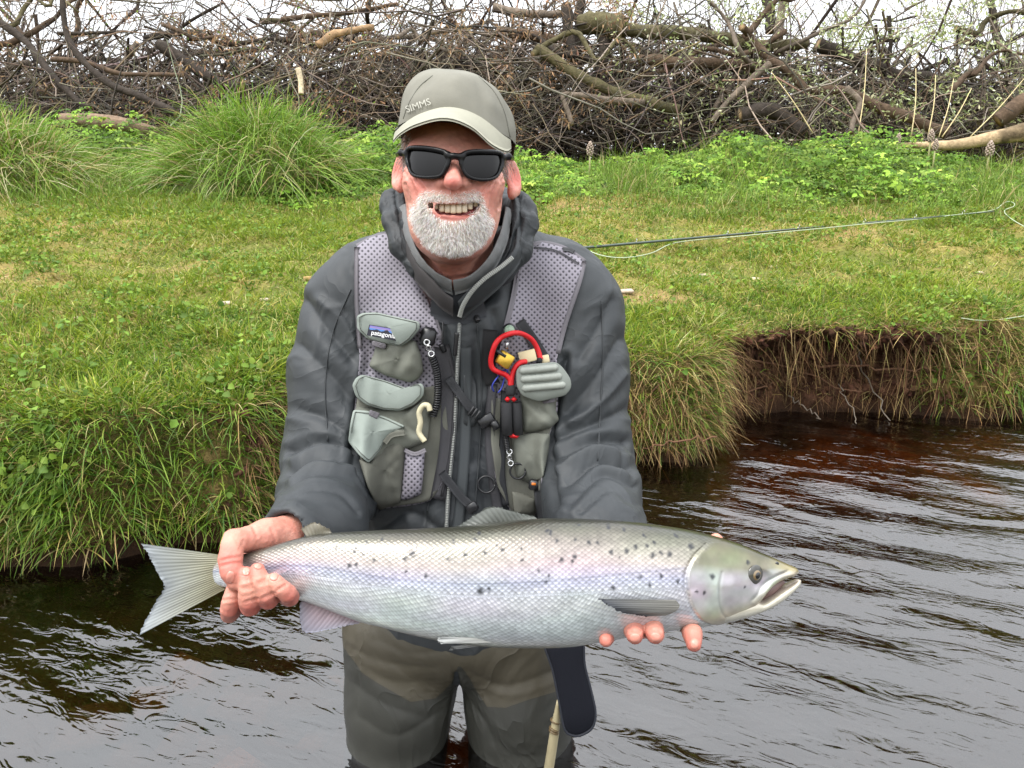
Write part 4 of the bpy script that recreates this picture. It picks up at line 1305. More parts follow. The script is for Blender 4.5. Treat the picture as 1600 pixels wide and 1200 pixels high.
def patch(bvh, poly, off=.003, bulge=0.0, rings=10, nb=64, power=2.2, smooth=6, ctr=None, skirt=.004, fn=None, lift_fn=None, round_corner=True):
    """fabric panel: polygon in photo px laid on a surface, raised towards the viewer by off + bulge profile; closed down its edge"""
    B = resample(poly, nb, True, smooth=False)
    if round_corner:
        for _ in range(1): B = (np.roll(B, 1, 0) + 2 * B + np.roll(B, -1, 0)) / 4
    c = B.mean(0) if ctr is None else np.array(ctr, float)
    rr = np.linspace(0, 1, rings + 1)[1:]
    Q = c + rr[:, None, None] * (B - c)[None]
    Q = np.concatenate([np.repeat(c[None, None], nb, 1), Q])                     # ring 0 is the centre repeated
    D = np.array([[cast(bvh, x, y) for x, y in row] for row in Q])
    D = fill_nan(D)
    for _ in range(smooth):
        s_ = (np.roll(D, 1, 1) + np.roll(D, -1, 1)) / 2
        E = np.concatenate([D[:1] * 0 + D[1].mean(), D, 2 * D[-1:] - D[-2:-1]])
        D = .4 * D + .3 * s_ + .3 * (E[:-2] + E[2:]) / 2
    r_all = np.concatenate([[0], rr])[:, None]
    H = off + bulge * np.clip(1 - r_all ** power, 0, 1) ** .6 * np.ones((1, nb))
    if fn is not None: H = H + fn(Q, r_all * np.ones((1, nb)))
    D2 = D - H
    P3 = np.stack([(Q[..., 0] - 800) / FPX * D2, (600 - Q[..., 1]) / FPX * D2, -D2], -1)
    Dk = D[-1] + skirt
    sk = np.stack([(Q[-1, :, 0] - 800) / FPX * Dk, (600 - Q[-1, :, 1]) / FPX * Dk, -Dk], -1)
    edge = np.stack([(Q[-1, :, 0] - 800) / FPX * (D2[-1] + .0012), (600 - Q[-1, :, 1]) / FPX * (D2[-1] + .0012), -(D2[-1] + .0012)], -1)
    V = np.concatenate([P3.reshape(-1, 3), edge, sk])
    uv = np.concatenate([Q.reshape(-1, 2), Q[-1], Q[-1]]) / 100
    n_r = rings + 3
    i = np.arange(n_r - 1)[:, None] * nb; j = np.arange(nb)[None]
    Fq = np.stack([i + j, i + nb + j, i + nb + (j + 1) % nb, i + (j + 1) % nb], -1).reshape(-1, 4)
    # orientation: the front must face the viewer
    a, b_, c_ = V[Fq[nb * 2, 0]], V[Fq[nb * 2, 1]], V[Fq[nb * 2, 2]]
    if np.cross(b_ - a, c_ - a)[2] < 0: Fq = Fq[:, ::-1]
    return V, Fq, uv


def patch_part(name, bvh, poly, mt, parent, label=None, **kw):
    V, Fq, uv = patch(bvh, poly, **kw)
    me = mesh_np(name, W(V), Fq); set_uv(me, uv)
    return part(name, me, mt, parent, label)


def surf_line(bvh, pts, n, off, smooth=3):
    Q = resample(np.array(pts, float)[:, :2], n)
    D = np.array([[cast(bvh, x, y) for x, y in Q]]); D = fill_nan(D)[0]
    for _ in range(smooth): D[1:-1] = (D[:-2] + 2 * D[1:-1] + D[2:]) / 4
    D = D - off
    return np.stack([(Q[:, 0] - 800) / FPX * D, (600 - Q[:, 1]) / FPX * D, -D], -1), Q


def ribbon(bvh, pts, wpx, off=.004, n=30, thick=.0018, smooth=6, across=4):
    """flat strap along a px polyline laid on a surface"""
    Q = resample(np.array(pts, float), n)
    Tn = np.gradient(Q, axis=0); Tn /= np.linalg.norm(Tn, axis=1, keepdims=True)
    Nn = np.stack([-Tn[:, 1], Tn[:, 0]], -1)
    w_ = np.broadcast_to(np.asarray(wpx, float), (n,)) if np.ndim(wpx) == 0 else np.interp(np.linspace(0, 1, n), np.linspace(0, 1, len(wpx)), wpx)
    s_ = np.linspace(-.5, .5, across + 1)
    G2 = Q[:, None] + Nn[:, None] * (w_[:, None, None] * s_[None, :, None])
    D = fill_nan(np.array([[cast(bvh, x, y) for x, y in row] for row in G2]))
    for _ in range(smooth):
        E = np.concatenate([D[:1], D, D[-1:]]); D = .5 * D + .25 * (E[:-2] + E[2:])
        E = np.concatenate([D[:, :1], D, D[:, -1:]], 1); D = .5 * D + .25 * (E[:, :-2] + E[:, 2:])
    def lay(o_):
        d = D - o_
        return np.stack([(G2[..., 0] - 800) / FPX * d, (600 - G2[..., 1]) / FPX * d, -d], -1)
    a1 = across + 1
    top, bot = lay(off).reshape(-1, 3), lay(off - thick).reshape(-1, 3)
    V = np.concatenate([top, bot]); o = n * a1
    i = np.arange(n - 1)[:, None] * a1; j = np.arange(across)[None]
    q = np.stack([i + j, i + j + 1, i + a1 + j + 1, i + a1 + j], -1).reshape(-1, 4)
    a, b_, c_ = V[q[0, 0]], V[q[0, 1]], V[q[0, 2]]
    if np.cross(b_ - a, c_ - a)[2] < 0: q = q[:, ::-1]
    F = [q, q[:, ::-1] + o]
    e0 = np.arange(n - 1) * a1; e1 = e0 + across
    for e in (e0, e1):
        F.append(np.stack([e, e + a1, e + a1 + o, e + o], 1))
    for k0 in (0, (n - 1) * a1):
        kx = k0 + np.arange(across); F.append(np.stack([kx, kx + 1, kx + 1 + o, kx + o], 1))
    return V, [np.concatenate(F)], np.concatenate([G2.reshape(-1, 2)] * 2) / 100


def ribbon_part(name, bvh, pts, wpx, mt, parent, label=None, **kw):
    V, F, uv = ribbon(bvh, pts, wpx, **kw)
    me = mesh_np(name, W(V), F); set_uv(me, uv)
    return part(name, me, mt, parent, label)


def nail(bvh, x, y, wx_, wy_, rotd=0):
    a = np.linspace(0, 2 * np.pi, 20, endpoint=False)
    c, s_ = math.cos(R(rotd)), math.sin(R(rotd))
    e = np.stack([wx_ * np.sign(np.cos(a)) * np.abs(np.cos(a)) ** .7, wy_ * np.sign(np.sin(a)) * np.abs(np.sin(a)) ** .7], -1)
    e = e @ np.array([[c, s_], [-s_, c]]) + [x, y]
    patch_part('fingernail', bvh, e, M_nail, person, off=.0003, bulge=.0002, rings=3, nb=20, smooth=0, skirt=.001)


nail(hb1, 360, 902, 6.5, 10, 8); nail(hb1, 384, 893, 6, 7, 0); nail(hb1, 403, 884, 7, 5.5, 8); nail(hb1, 428, 899, 7, 9, 20)
nail(hb2, 992, 997, 8.5, 7); nail(hb2, 1024, 996, 8.5, 7, 8); nail(hb2, 1085, 1006, 6.5, 9)

# teeth
items = []
for k in range(9):
    x = 673 + k * 8.8
    y = np.interp(x, [q[0] for q in smile], [q[1] for q in smile]) - 4.5
    wpx = 8.7 if 1 < k < 7 else 7.8
    d = .944 + .000009 * (x - 708) ** 2
    hgt = 17 if 1 < k < 7 else 14
    items.append(rbox(p(x, y, d), (wpx * d / FPX, hgt * d / FPX, .005), Matrix.Rotation(R(-(x - 708) * .55), 3, 'Y'), .55))
part('teeth', mesh_np('teeth', *[q if i else W(q) for i, q in enumerate(merge(items))]), mat('tooth', lin(206, 192, 166), rough=.25, var=.06, vscale=300), person)
tg = Sdf(p(660, 300, .94) * [1, 1, 0] + [0, 0, -.92], p(756, 350, .98) * [1, 1, 0] + [0, 0, -1.0], .0015)
tg.chain([p(x, y + 7, .958) for x, y in smile[1:-1]], [.003, .005, .006, .005, .003], .003)
tv, tq = tg.mesh(1)
part('tongue', mesh_np('tongue', W(tv), tq), mat('tongue', lin(150, 70, 70), rough=.4), person)


# ---------------------------------------------------------------- beard and hair
def strands(v, q, nrm, mask_fn, n, dir_fn, lr, wd, cols, name, seg=4, curl=.35, len_fn=None):
    ctr = v[q].mean(1)
    ar = np.linalg.norm(np.cross(v[q[:, 1]] - v[q[:, 0]], v[q[:, 3]] - v[q[:, 0]]), axis=1)
    w_ = ar * mask_fn(ctr, nrm[q].mean(1)); w_ /= w_.sum()
    i = rng.choice(len(q), n, p=w_)
    uvw = rng.dirichlet([1, 1, 1, 1], n)
    P = (v[q[i]] * uvw[..., None]).sum(1); nn_ = nrm[q[i]].mean(1)
    D = dir_fn(P, nn_) + rng.normal(0, curl, (n, 3)); D /= np.linalg.norm(D, axis=1, keepdims=True)
    Ln = rng.uniform(*lr, n) * (len_fn(P) if len_fn else 1)
    side = np.cross(D, rng.normal(size=(n, 3))); side /= np.linalg.norm(side, axis=1, keepdims=True)
    bend = np.cross(D, side) * rng.normal(0, .3, (n, 1)) + np.array([0, -.35, 0])
    lev = []
    for k in range(seg + 1):
        t_ = k / seg
        c = P - nn_ * .0008 + (D * t_ + bend * t_ ** 2 * .6) * Ln[:, None]
        w2 = wd * (1 - .8 * t_ ** 2)
        lev += [c - side * w2 / 2, c + side * w2 / 2]
    V = np.stack(lev, 1); k = 2 * (seg + 1)
    o = (np.arange(n) * k)[:, None]
    F = np.concatenate([np.concatenate([o + 2 * s_, o + 2 * s_ + 1, o + 2 * s_ + 3, o + 2 * s_ + 2], 1) for s_ in range(seg)])
    me = mesh_np(name, W(V.reshape(-1, 3)), F)
    set_col(me, np.clip(np.repeat(pick(cols, n, .1), k, 0), 0, 1))
    return me


BQ = np.array(BEARD, float); MQ = np.array(MOUTH, float)


def beard_mask(c, nn_):
    q = to_px(c)
    edge_ = segdist(q, np.concatenate([BQ, BQ[:1]]))
    soft = np.where(q[:, 1] > 385, np.clip(edge_ / 7 + .3, 0, 1), np.clip(edge_ / 15 + .06, 0, 1))
    tach = np.ones(len(q))
    tach = np.where((q[:, 1] > 342) & (q[:, 1] < 364) & (np.abs(q[:, 0] - 708) < 26), .5, tach)
    return inpoly(q, BEARD) * (~inpoly(q, MOUTH)) * (nn_[:, 2] > -.25) * soft * tach


def beard_dir(P, nn_):
    q = to_px(P)
    must = (q[:, 1] < 326) & (np.abs(q[:, 0] - 708) < 48)
    d = nn_ * .38 + np.array([0, -1.0, .1])
    d[:, 0] += (q[:, 0] - 706) / 160
    dm = nn_ * .55 + np.stack([np.sign(q[:, 0] - 708) * np.clip(np.abs(q[:, 0] - 708) / 30, .2, 1.1), -.75 + 0 * q[:, 0], 0 * q[:, 0]], -1)
    return np.where(must[:, None], dm, d)


M_hair = mat('white_hair', attr=True, rough=.45, spec=.4, trans=.35)
wh = [lin(250, 247, 243), lin(244, 239, 233), lin(230, 223, 215), lin(252, 250, 248), lin(252, 250, 248), lin(196, 184, 172)]
me = strands(hv, hq, hn, beard_mask, 19000, beard_dir, (.0045, .010), .0006, wh, 'beard', curl=.5, len_fn=lambda P: np.where((to_px(P)[:, 1] < 318) & (np.abs(to_px(P)[:, 0] - 708) < 46), np.clip((321 - to_px(P)[:, 1]) / 18, .3, .75), np.clip(segdist(to_px(P), np.concatenate([BQ, BQ[:1]])) / 16 + .3, .35, 1) * np.where(to_px(P)[:, 1] > 375, 1.25, 1)))
part('beard', me, M_hair, person, 'short white beard and moustache')
temple = lambda c, nn_: ((np.abs(to_px(c)[:, 0] - 712) > 66) & (to_px(c)[:, 1] > 205) & (to_px(c)[:, 1] < np.where(to_px(c)[:, 0] < 700, 262, 272)) & (np.abs(to_px(c)[:, 0] - 712) < 92) & (c[:, 2] > -1.075)) * 1.0
me = strands(hv, hq, hn, temple, 1800, lambda P, nn_: nn_ * .3 + np.array([0, -1, -.5]), (.008, .018), .0006, [lin(200, 194, 188), lin(160, 152, 146), lin(120, 112, 106)], 'sideburns')
part('sideburns', me, M_hair, person)

# ---------------------------------------------------------------- cap
M_cap = mat('cap_cloth', lin(122, 120, 110), rough=.85, var=.08, vscale=30, bump=.25, bscale=500, bdist=.0008, spec=.2)
M_brim = mat('brim_cloth', lin(150, 148, 133), rough=.85, var=.06, vscale=30, bump=.25, bscale=500, bdist=.0008, spec=.2)
cc0 = p(713, 222, 1.06)
na, nh = 120, 40
ang = np.linspace(0, 2 * np.pi, na, endpoint=False)                          # 0 = right, pi/2 = towards the viewer
hh_ = np.linspace(0, 1, nh)
CV = []
for t_ in hh_:
    el = t_ * math.pi / 2
    rad = math.cos(el) ** .78 if t_ < 1 else 0.0
    up = math.sin(el) ** .95
    rim = np.where(np.sin(ang) > 0, .0 - .006 * np.abs(np.sin(ang)) ** 1.5, -.012 * np.abs(np.sin(ang))) * (1 - t_) ** 1.5
    pan = 1 - .012 * np.exp(-((np.mod(ang + np.pi / 6, np.pi / 3) - np.pi / 6) / .05) ** 2) * math.cos(el)      # six sewn panels
    X = .0845 * rad * np.cos(ang) * pan
    Zz = .104 * rad * np.sin(ang) * pan * np.where(np.sin(ang) > 0, 1.0, 1.05)
    Y = .095 * up + rim - .010 * (X / .085) * 1.0
    CV.append(np.stack([cc0[0] + X, cc0[1] + Y, cc0[2] + Zz], -1))
CV = np.concatenate(CV)
CV[:, 1] += .004 * fbm(CV * 22, 33, 2); CV[:, 0] += .003 * fbm(CV * 24, 34, 2); CV[:, 2] += .003 * fbm(CV * 26, 35, 2)
i = np.arange(nh - 1)[:, None] * na; j = np.arange(na)[None]
CQ = np.stack([i + j, i + na + j, i + na + (j + 1) % na, i + (j + 1) % na], -1).reshape(-1, 4)
CQ = CQ[:, ::-1] if np.cross(CV[CQ[100, 1]] - CV[CQ[100, 0]], CV[CQ[100, 2]] - CV[CQ[100, 0]]) @ (CV[CQ[100, 0]] - cc0) < 0 else CQ
cap = part('cap', mesh_np('cap', W(CV), CQ), M_cap, person, 'grey-green cloth cap with a curved brim')
cap_bvh = BVHc(CV, CQ)
inner = resample(np.array([p(620, 207, 1.045), p(638, 192, 1.008), p(662, 178, .990), p(700, 168, .975), p(738, 174, .978), p(768, 192, .990), p(797, 219, 1.03)]), 41)
outer = resample(np.array([p(614, 220, 1.005), p(625, 208, .955), p(650, 194, .915), p(694, 184, .893), p(735, 197, .905), p(768, 225, .940), p(791, 236, .985), p(799, 232, 1.02)]), 41)
rows = 14
BR_ = []
for k in range(rows + 1):
    t_ = k / rows
    q = inner * (1 - t_) + outer * t_
    q[:, 1] += .006 * math.sin(math.pi * t_)
    BR_.append(q)
top = np.array(BR_); bot = top - np.array([0, .0030, -.0004]); bot[:, :, 2] -= .0012
V = np.concatenate([top.reshape(-1, 3), bot.reshape(-1, 3)]); o = (rows + 1) * 41
i = np.arange(rows)[:, None] * 41; j = np.arange(40)[None]
q = np.stack([i + j, i + 41 + j, i + 41 + j + 1, i + j + 1], -1).reshape(-1, 4)
e = rows * 41 + np.arange(40)
F = [q, q[:, ::-1] + o, np.stack([e, e + 1, e + 1 + o, e + o], 1), np.stack([np.arange(rows) * 41, np.arange(rows) * 41 + 41, np.arange(rows) * 41 + 41 + o, np.arange(rows) * 41 + o], 1), np.stack([np.arange(rows) * 41 + 40, np.arange(rows) * 41 + 81, np.arange(rows) * 41 + 81 + o, np.arange(rows) * 41 + 40 + o], 1)]
part('brim', mesh_np('brim', W(V), np.concatenate(F)), M_brim, cap)
seamP = inner + np.array([0, .0016, .006])
part('brim_seam', mesh_np('brim_seam', W(tube(seamP, .0017, 8)[0]), tube(seamP, .0017, 8)[1]), mat('cap_dark', lin(86, 88, 82), rough=.9), cap)
part('button', mesh_np('button', *[W(q) if k == 0 else q for k, q in enumerate(rbox(cc0 + [0, .099, 0], (.014, .006, .014), None, .9))]), M_cap, cap)


def text_on(txt, bvh, org, ux, size_px, off, mt, parent, name='lettering', width=None, bold=.0):
    cu = bpy.data.curves.new('t', 'FONT'); cu.body = txt; cu.size = 1.0; cu.offset = bold; cu.resolution_u = 3
    to = bpy.data.objects.new('t', cu); col.objects.link(to)
    dg = bpy.context.evaluated_depsgraph_get(); dg.update()
    tm = to.evaluated_get(dg).to_mesh()
    v2 = np.array([w_.co[:2] for w_ in tm.vertices]); fs = [list(f.vertices) for f in tm.polygons]
    bpy.data.objects.remove(to)
    v2[:, 0] -= v2[:, 0].min(); v2 *= (width / v2[:, 0].max() if width else size_px)
    ux = np.array(ux, float) / np.linalg.norm(ux); uy = np.array([ux[1], -ux[0]])
    if uy[1] > 0: uy = -uy
    Q = np.array(org, float) + v2[:, :1] * ux + v2[:, 1:] * uy * (size_px / (width / 1.0) * 1.0 if False else 1)
    D = np.array([cast(bvh, x, y) for x, y in Q]); D = np.where(np.isnan(D), np.nanmean(D), D) - off
    V = np.stack([(Q[:, 0] - 800) / FPX * D, (600 - Q[:, 1]) / FPX * D, -D], -1)
    me = bpy.data.meshes.new(name); me.from_pydata([tuple(w_) for w_ in W(V)], [], fs); me.update()
    return part(name, me, mt, parent)


for pts in ([(797, 214), (788, 175), (772, 143), (748, 120)], [(626, 202), (636, 168), (654, 137), (676, 118)]):
    L3, _ = surf_line(cap_bvh, pts, 30, .0004); v_, f_ = tube(L3, .0009, 5); part('seam', mesh_np('seam', W(v_), f_), bpy.data.materials.get('cap_seam') or mat('cap_seam', lin(104, 103, 94), rough=.9), cap)
text_on('SIMMS', cap_bvh, (636, 176), (40, -14), 13, .0035, mat('cap_thread', lin(172, 170, 158), rough=.7), cap, width=40)

# ---------------------------------------------------------------- sunglasses
LENS_L = [(637, 234), (660, 231), (690, 236), (701, 243), (700, 256), (692, 271), (684, 276), (660, 277), (644, 272), (638, 258)]
LENS_R = [(721, 246), (732, 238), (760, 237), (782, 240), (785, 252), (780, 270), (770, 279), (750, 281), (732, 276), (723, 264)]
gd = lambda x: .917 + .0000050 * abs(x - 710) ** 2 * 1.25 + (np.clip(abs(x - 710) - 60, 0, 50) ** 2) * .00002
S = Sdf(np.array([-.175, .235, -1.08]), np.array([.03, .37, -.885]), .0013)
for L_ in (LENS_L, LENS_R):
    Q = resample(L_, 44, True)
    for a, b_ in zip(Q, np.roll(Q, -1, 0)):
        ra = .0020 if a[1] > 262 else .0029
        S.cap(p(*a, gd(a[0])), p(*b_, gd(b_[0])), ra, ra, k=.0015)
S.chain([p(699, 243, gd(699)), p(710, 244, gd(710) - .001), p(722, 245, gd(722))], [.0040, .0036, .0040], .003)
for sg, x0, y0 in ((-1, 636, 240), (1, 785, 246)):
    xe = 622 if sg < 0 else 800
    S.chain([p(x0, y0, gd(x0)), p((x0 + xe) / 2 + 2 * sg, y0 - 1, .965), p(xe, y0 + 2, 1.05)], [.0036, .0042, .0040], .003)
gv, gq = S.mesh(1)
glasses = part('sunglasses', mesh_np('sunglasses', W(gv), gq), mat('glasses_frame', lin(9, 9, 10), rough=.28, spec=.22), person, 'black wraparound sunglasses with dark lenses')
m_, t, b, out = mat_new('dark_lens')
b.inputs['Base Color'].default_value = (*lin(13, 12, 12), 1); b.inputs['Roughness'].default_value = .03; b.inputs['Specular IOR Level'].default_value = .25; b.inputs['Coat Weight'].default_value = .0; b.inputs['Coat Roughness'].default_value = .02
M_lens = m_
for L_ in (LENS_L, LENS_R):
    B = resample(L_, 48, True); c = B.mean(0); rr = np.linspace(0, 1, 9)
    Q = c + rr[:, None, None] * (B - c)
    D = gd(Q[..., 0]) + .0012 + .000004 * (Q[..., 1] - 256) ** 2
    V = np.stack([(Q[..., 0] - 800) / FPX * D, (600 - Q[..., 1]) / FPX * D, -D], -1).reshape(-1, 3)
    i = np.arange(8)[:, None] * 48; j = np.arange(48)[None]
    q = np.stack([i + j, i + 48 + j, i + 48 + (j + 1) % 48, i + (j + 1) % 48], -1).reshape(-1, 4)
    if np.cross(V[q[60, 1]] - V[q[60, 0]], V[q[60, 2]] - V[q[60, 0]])[2] < 0: q = q[:, ::-1]
    part('lens', mesh_np('lens', W(V), q), M_lens, glasses)

# ---------------------------------------------------------------- jacket
S = Sdf(np.array([-.42, -.56, -1.50]), np.array([.32, .26, -.86]), .0034)
S.ell(p(727, 590, 1.235), (.185, .235, .128), .05)
S.ell(p(722, 800, 1.255), (.180, .20, .128), .06)
S.ell(p(718, 940, 1.285), (.178, .135, .125), .05)
S.cap(p(592, 452, 1.195), p(866, 456, 1.195), .070, k=.05)
S.cap(p(650, 395, 1.15), p(590, 430, 1.19), .040, .055, k=.05)
S.cap(p(790, 395, 1.15), p(860, 432, 1.19), .040, .055, k=.05)
S.chain([p(551, 478, 1.20), p(533, 590, 1.195), p(532, 690, 1.18), p(525, 738, 1.165)], [.078, .077, .077, .076], .03)
S.chain([p(525, 738, 1.165), p(512, 775, 1.09), p(499, 826, .985)], [.076, .066, .061], .02)
S.cap(p(499, 826, .985), p(464, 838, .935), .060, .046, k=.02)
S.chain([p(898, 480, 1.20), p(901, 590, 1.195), p(902, 690, 1.18), p(910, 735, 1.165)], [.078, .078, .077, .075], .03)
S.chain([p(912, 735, 1.165), p(922, 775, 1.09), p(934, 845, .985)], [.078, .071, .064], .02)
S.cap(p(934, 845, .985), p(945, 885, .955), .062, .050, k=.02)
S.ell(p(712, 505, 1.135), (.11, .075, .062), .04)
# cut the neck hole
S.cap(p(712, 330, 1.06), p(713, 440, 1.075), .064, .052, k=.02, op='s')
S.ell(p(710, 395, 1.0), (.052, .052, .09), .02, 's')
# cuff openings
S.cap(p(462, 838, .925), p(380, 842, .86), .029, .034, k=.004, op='s')
jv, jq = S.mesh(3)
jn = vnormals(jv, jq); jp = to_px(jv)
frontw = np.clip(jn[:, 2] * 1.6 + .2, 0, 1)
CREASE = [  # px polyline, half width px, depth m (+ = groove)
    ([(478, 470), (515, 520), (548, 560)], 12, .006), ([(470, 540), (520, 590), (560, 640)], 16, .007), ([(500, 470), (535, 500), (556, 540)], 9, -.004),
    ([(468, 640), (510, 655), (556, 690)], 12, .006), ([(456, 706), (500, 692), (548, 702)], 9, .009), ([(452, 740), (500, 716), (560, 728), (585, 765)], 10, .010),
    ([(458, 724), (505, 704), (555, 714)], 6, -.006), ([(446, 768), (490, 742), (545, 750), (578, 790)], 7, .006), ([(440, 790), (480, 766), (530, 770), (560, 800)], 6, .004), ([(455, 755), (495, 729), (550, 738)], 6, -.006),
    ([(970, 530), (925, 600), (880, 650)], 16, .008), ([(955, 470), (930, 520), (905, 560)], 10, .005), ([(976, 585), (935, 630), (890, 660)], 8, -.006),
    ([(978, 640), (925, 665), (866, 690)], 10, .007), ([(978, 690), (920, 690), (866, 716)], 9, .010), ([(980, 716), (925, 706), (875, 735)], 8, -.008),
    ([(985, 732), (930, 722), (880, 760)], 8, .010), ([(990, 762), (940, 744), (890, 790)], 7, .006), ([(960, 700), (972, 720), (986, 745)], 6, .006),
    ([(996, 790), (950, 768), (905, 800)], 6, .004), ([(576, 560), (560, 640), (552, 715), (585, 790)], 8, .012), ([(884, 560), (868, 640), (860, 720), (872, 790)], 8, .012),
    ([(655, 430), (690, 500), (700, 580)], 9, .006), ([(745, 520), (738, 620), (742, 720)], 10, .005), ([(690, 700), (668, 770), (660, 830)], 12, .007), ([(760, 640), (752, 720), (760, 800)], 10, .006),
    ([(600, 820), (640, 800), (690, 830)], 10, .006), ([(770, 490), (790, 560), (775, 640)], 9, .005), ([(560, 420), (600, 440), (640, 480)], 8, .003)]
disp = np.zeros(len(jv))
for pts, w_, dep in CREASE:
    Qc = resample(np.array(pts, float), 40)
    d = segdist(jp, Qc)
    tfade = np.ones(len(d))
    disp -= dep * (np.exp(-(d / w_) * 1.6) - .42 * np.exp(-((d - 1.5 * w_) / w_) ** 2))
disp *= frontw
disp += .0016 * fbm(jv * np.array([9, 7, 9]), 44, 2)
sleeve = (np.abs(jp[:, 0] - 722) > 150) & (jp[:, 1] > 650)
rg = 1 - 2 * np.abs(fbm(jv * np.array([15, 11, 15]), 46, 2))
disp += .0022 * np.clip(rg - .55, 0, 1) * 2.2 + sleeve * .0020 * np.clip(1 - 2.6 * np.abs(fbm(jv * np.array([12, 30, 22]), 45, 1)), 0, 1)
jv = jv + jn * disp[:, None]
jv = relax(jv, jq, 1, .4)
M_jacket = mat('jacket_shell', lin(52, 55, 57), rough=.55, var=.09, vscale=9, bump=.3, bscale=700, bdist=.0006, spec=.35, vcol=lin(44, 47, 50), wrinkle=.28, wscale=8.0)
jacket = part('jacket', mesh_np('jacket', W(jv), jq), M_jacket, person, 'dark grey wading jacket')
jb = BVHc(jv, jq)
# sewn seams on the sleeves
M_seam = mat('jacket_seam', lin(47, 50, 52), rough=.7)
for pts in ([(548, 452), (520, 520), (508, 600), (512, 690)], [(940, 470), (942, 560), (938, 640), (934, 720)], [(668, 800), (676, 740), (690, 690)], [(745, 500), (752, 600), (750, 690), (742, 800)]):
    L3, _ = surf_line(jb, pts, 40, .0012)
    v_, f_ = tube(L3, .0011, 5); part('seam', mesh_np('seam', W(v_), f_), M_seam, jacket)

# hood, rolled down round the collar
S = Sdf(np.array([-.24, .02, -1.36]), np.array([.10, .32, -.93]), .0030)
hood_l = [p(640, 330, 1.21), p(612, 318, 1.12), p(615, 345, 1.075), p(628, 385, 1.06), p(655, 420, 1.055), p(690, 452, 1.06), p(708, 480, 1.075)]
hood_r = [p(780, 330, 1.21), p(812, 322, 1.12), p(822, 350, 1.08), p(812, 392, 1.065), p(785, 425, 1.06), p(750, 456, 1.065), p(724, 486, 1.075)]
S.chain(hood_l, [.034, .016, .014, .015, .014, .012, .008], .012)
S.chain(hood_r, [.034, .016, .016, .016, .014, .012, .008], .012)
S.chain([p(640, 335, 1.21), p(710, 355, 1.25), p(780, 335, 1.21)], [.035, .05, .035], .03)
S.chain([p(608, 308, 1.11), p(606, 322, 1.10)], [.011, .013], .008); S.chain([p(812, 308, 1.11), p(824, 330, 1.10), p(830, 352, 1.10)], [.010, .014, .013], .008)
S.cap(p(712, 300, 1.06), p(712, 440, 1.065), .072, .056, k=.008, op='s')
S.ell(p(711, 390, .99), (.058, .085, .075), .01, 's')
cv, cq = S.mesh(2)
cn = vnormals(cv, cq); cpx = to_px(cv)
hd_ = .0010 * (1 - 2 * np.abs(fbm(cv * np.array([26, 14, 20]), 47, 2))) + .0005 * (1 - 2 * np.abs(fbm(cv * 55, 48, 2)))
for pts, w_, dep in [([(604, 308), (612, 345), (634, 392), (668, 430)], 5, .005), ([(622, 322), (628, 360), (648, 405)], 4, .004), ([(822, 322), (830, 350), (816, 392), (790, 425)], 5, .005), ([(806, 322), (812, 360), (795, 405)], 4, .004), ([(818, 340), (806, 352)], 4, .004), ([(606, 340), (622, 350)], 4, .003), ([(640, 400), (628, 408)], 4, .003), ([(820, 372), (836, 368)], 4, .004)]:
    d = segdist(cpx, resample(np.array(pts, float), 24)); hd_ -= .55 * dep * (np.exp(-(d / w_) ** 1.2) - .4 * np.exp(-((d - 1.8 * w_) / w_) ** 2)) * np.clip(cn[:, 2] + .3, 0, 1)
cv = cv + cn * hd_[:, None]
hood = part('hood', mesh_np('hood', W(cv), cq), mat('hood_shell', lin(46, 49, 51), rough=.55, var=.1, vscale=12, bump=.3, bscale=700, bdist=.0006, spec=.35, wrinkle=.35, wscale=14.0), jacket)
def hood_sheet(up_, lo_, seed):
    n, rows = 90, 18
    A, B = resample(np.array(up_), n), resample(np.array(lo_), n)
    s_ = np.linspace(0, 1, rows + 1)[:, None, None]; u_ = np.linspace(0, 1, n)[None, :, None]
    G3 = A[None] * (1 - s_) + B[None] * s_
    G3 = G3 + np.array([0, 0, 1.0]) * (.014 * np.sin(np.pi * s_ ** .8) + .006 * np.sin(np.pi * 2.2 * s_ + 4 * u_) * np.sin(np.pi * s_))
    q_ = np.concatenate([u_ * 3.2 + 0 * s_, s_ * 2.2 + 0 * u_ + u_ * 1.5, 0 * s_ + 0 * u_], -1)
    G3 = G3 + np.array([0.3, .2, 1.0]) * (.005 * (1 - 2.4 * np.abs(vnoise(q_ * 2.0, seed))) * np.sin(np.pi * (.1 + .85 * s_[..., 0])))[..., None]
    V = np.concatenate([G3.reshape(-1, 3), (G3 - [0, 0, .006]).reshape(-1, 3)]); o_ = (rows + 1) * n
    i = np.arange(rows)[:, None] * n; j = np.arange(n - 1)[None]
    q = np.stack([i + j, i + n + j, i + n + j + 1, i + j + 1], -1).reshape(-1, 4)
    e = np.arange(n - 1); e2 = rows * n + e
    F = np.concatenate([q, q[:, ::-1] + o_, np.stack([e, e + 1, e + 1 + o_, e + o_], 1), np.stack([e2, e2 + 1, e2 + 1 + o_, e2 + o_], 1)])
    part('hood_fold', mesh_np('hood_fold', W(V), F), bpy.data.materials['hood_shell'], hood)


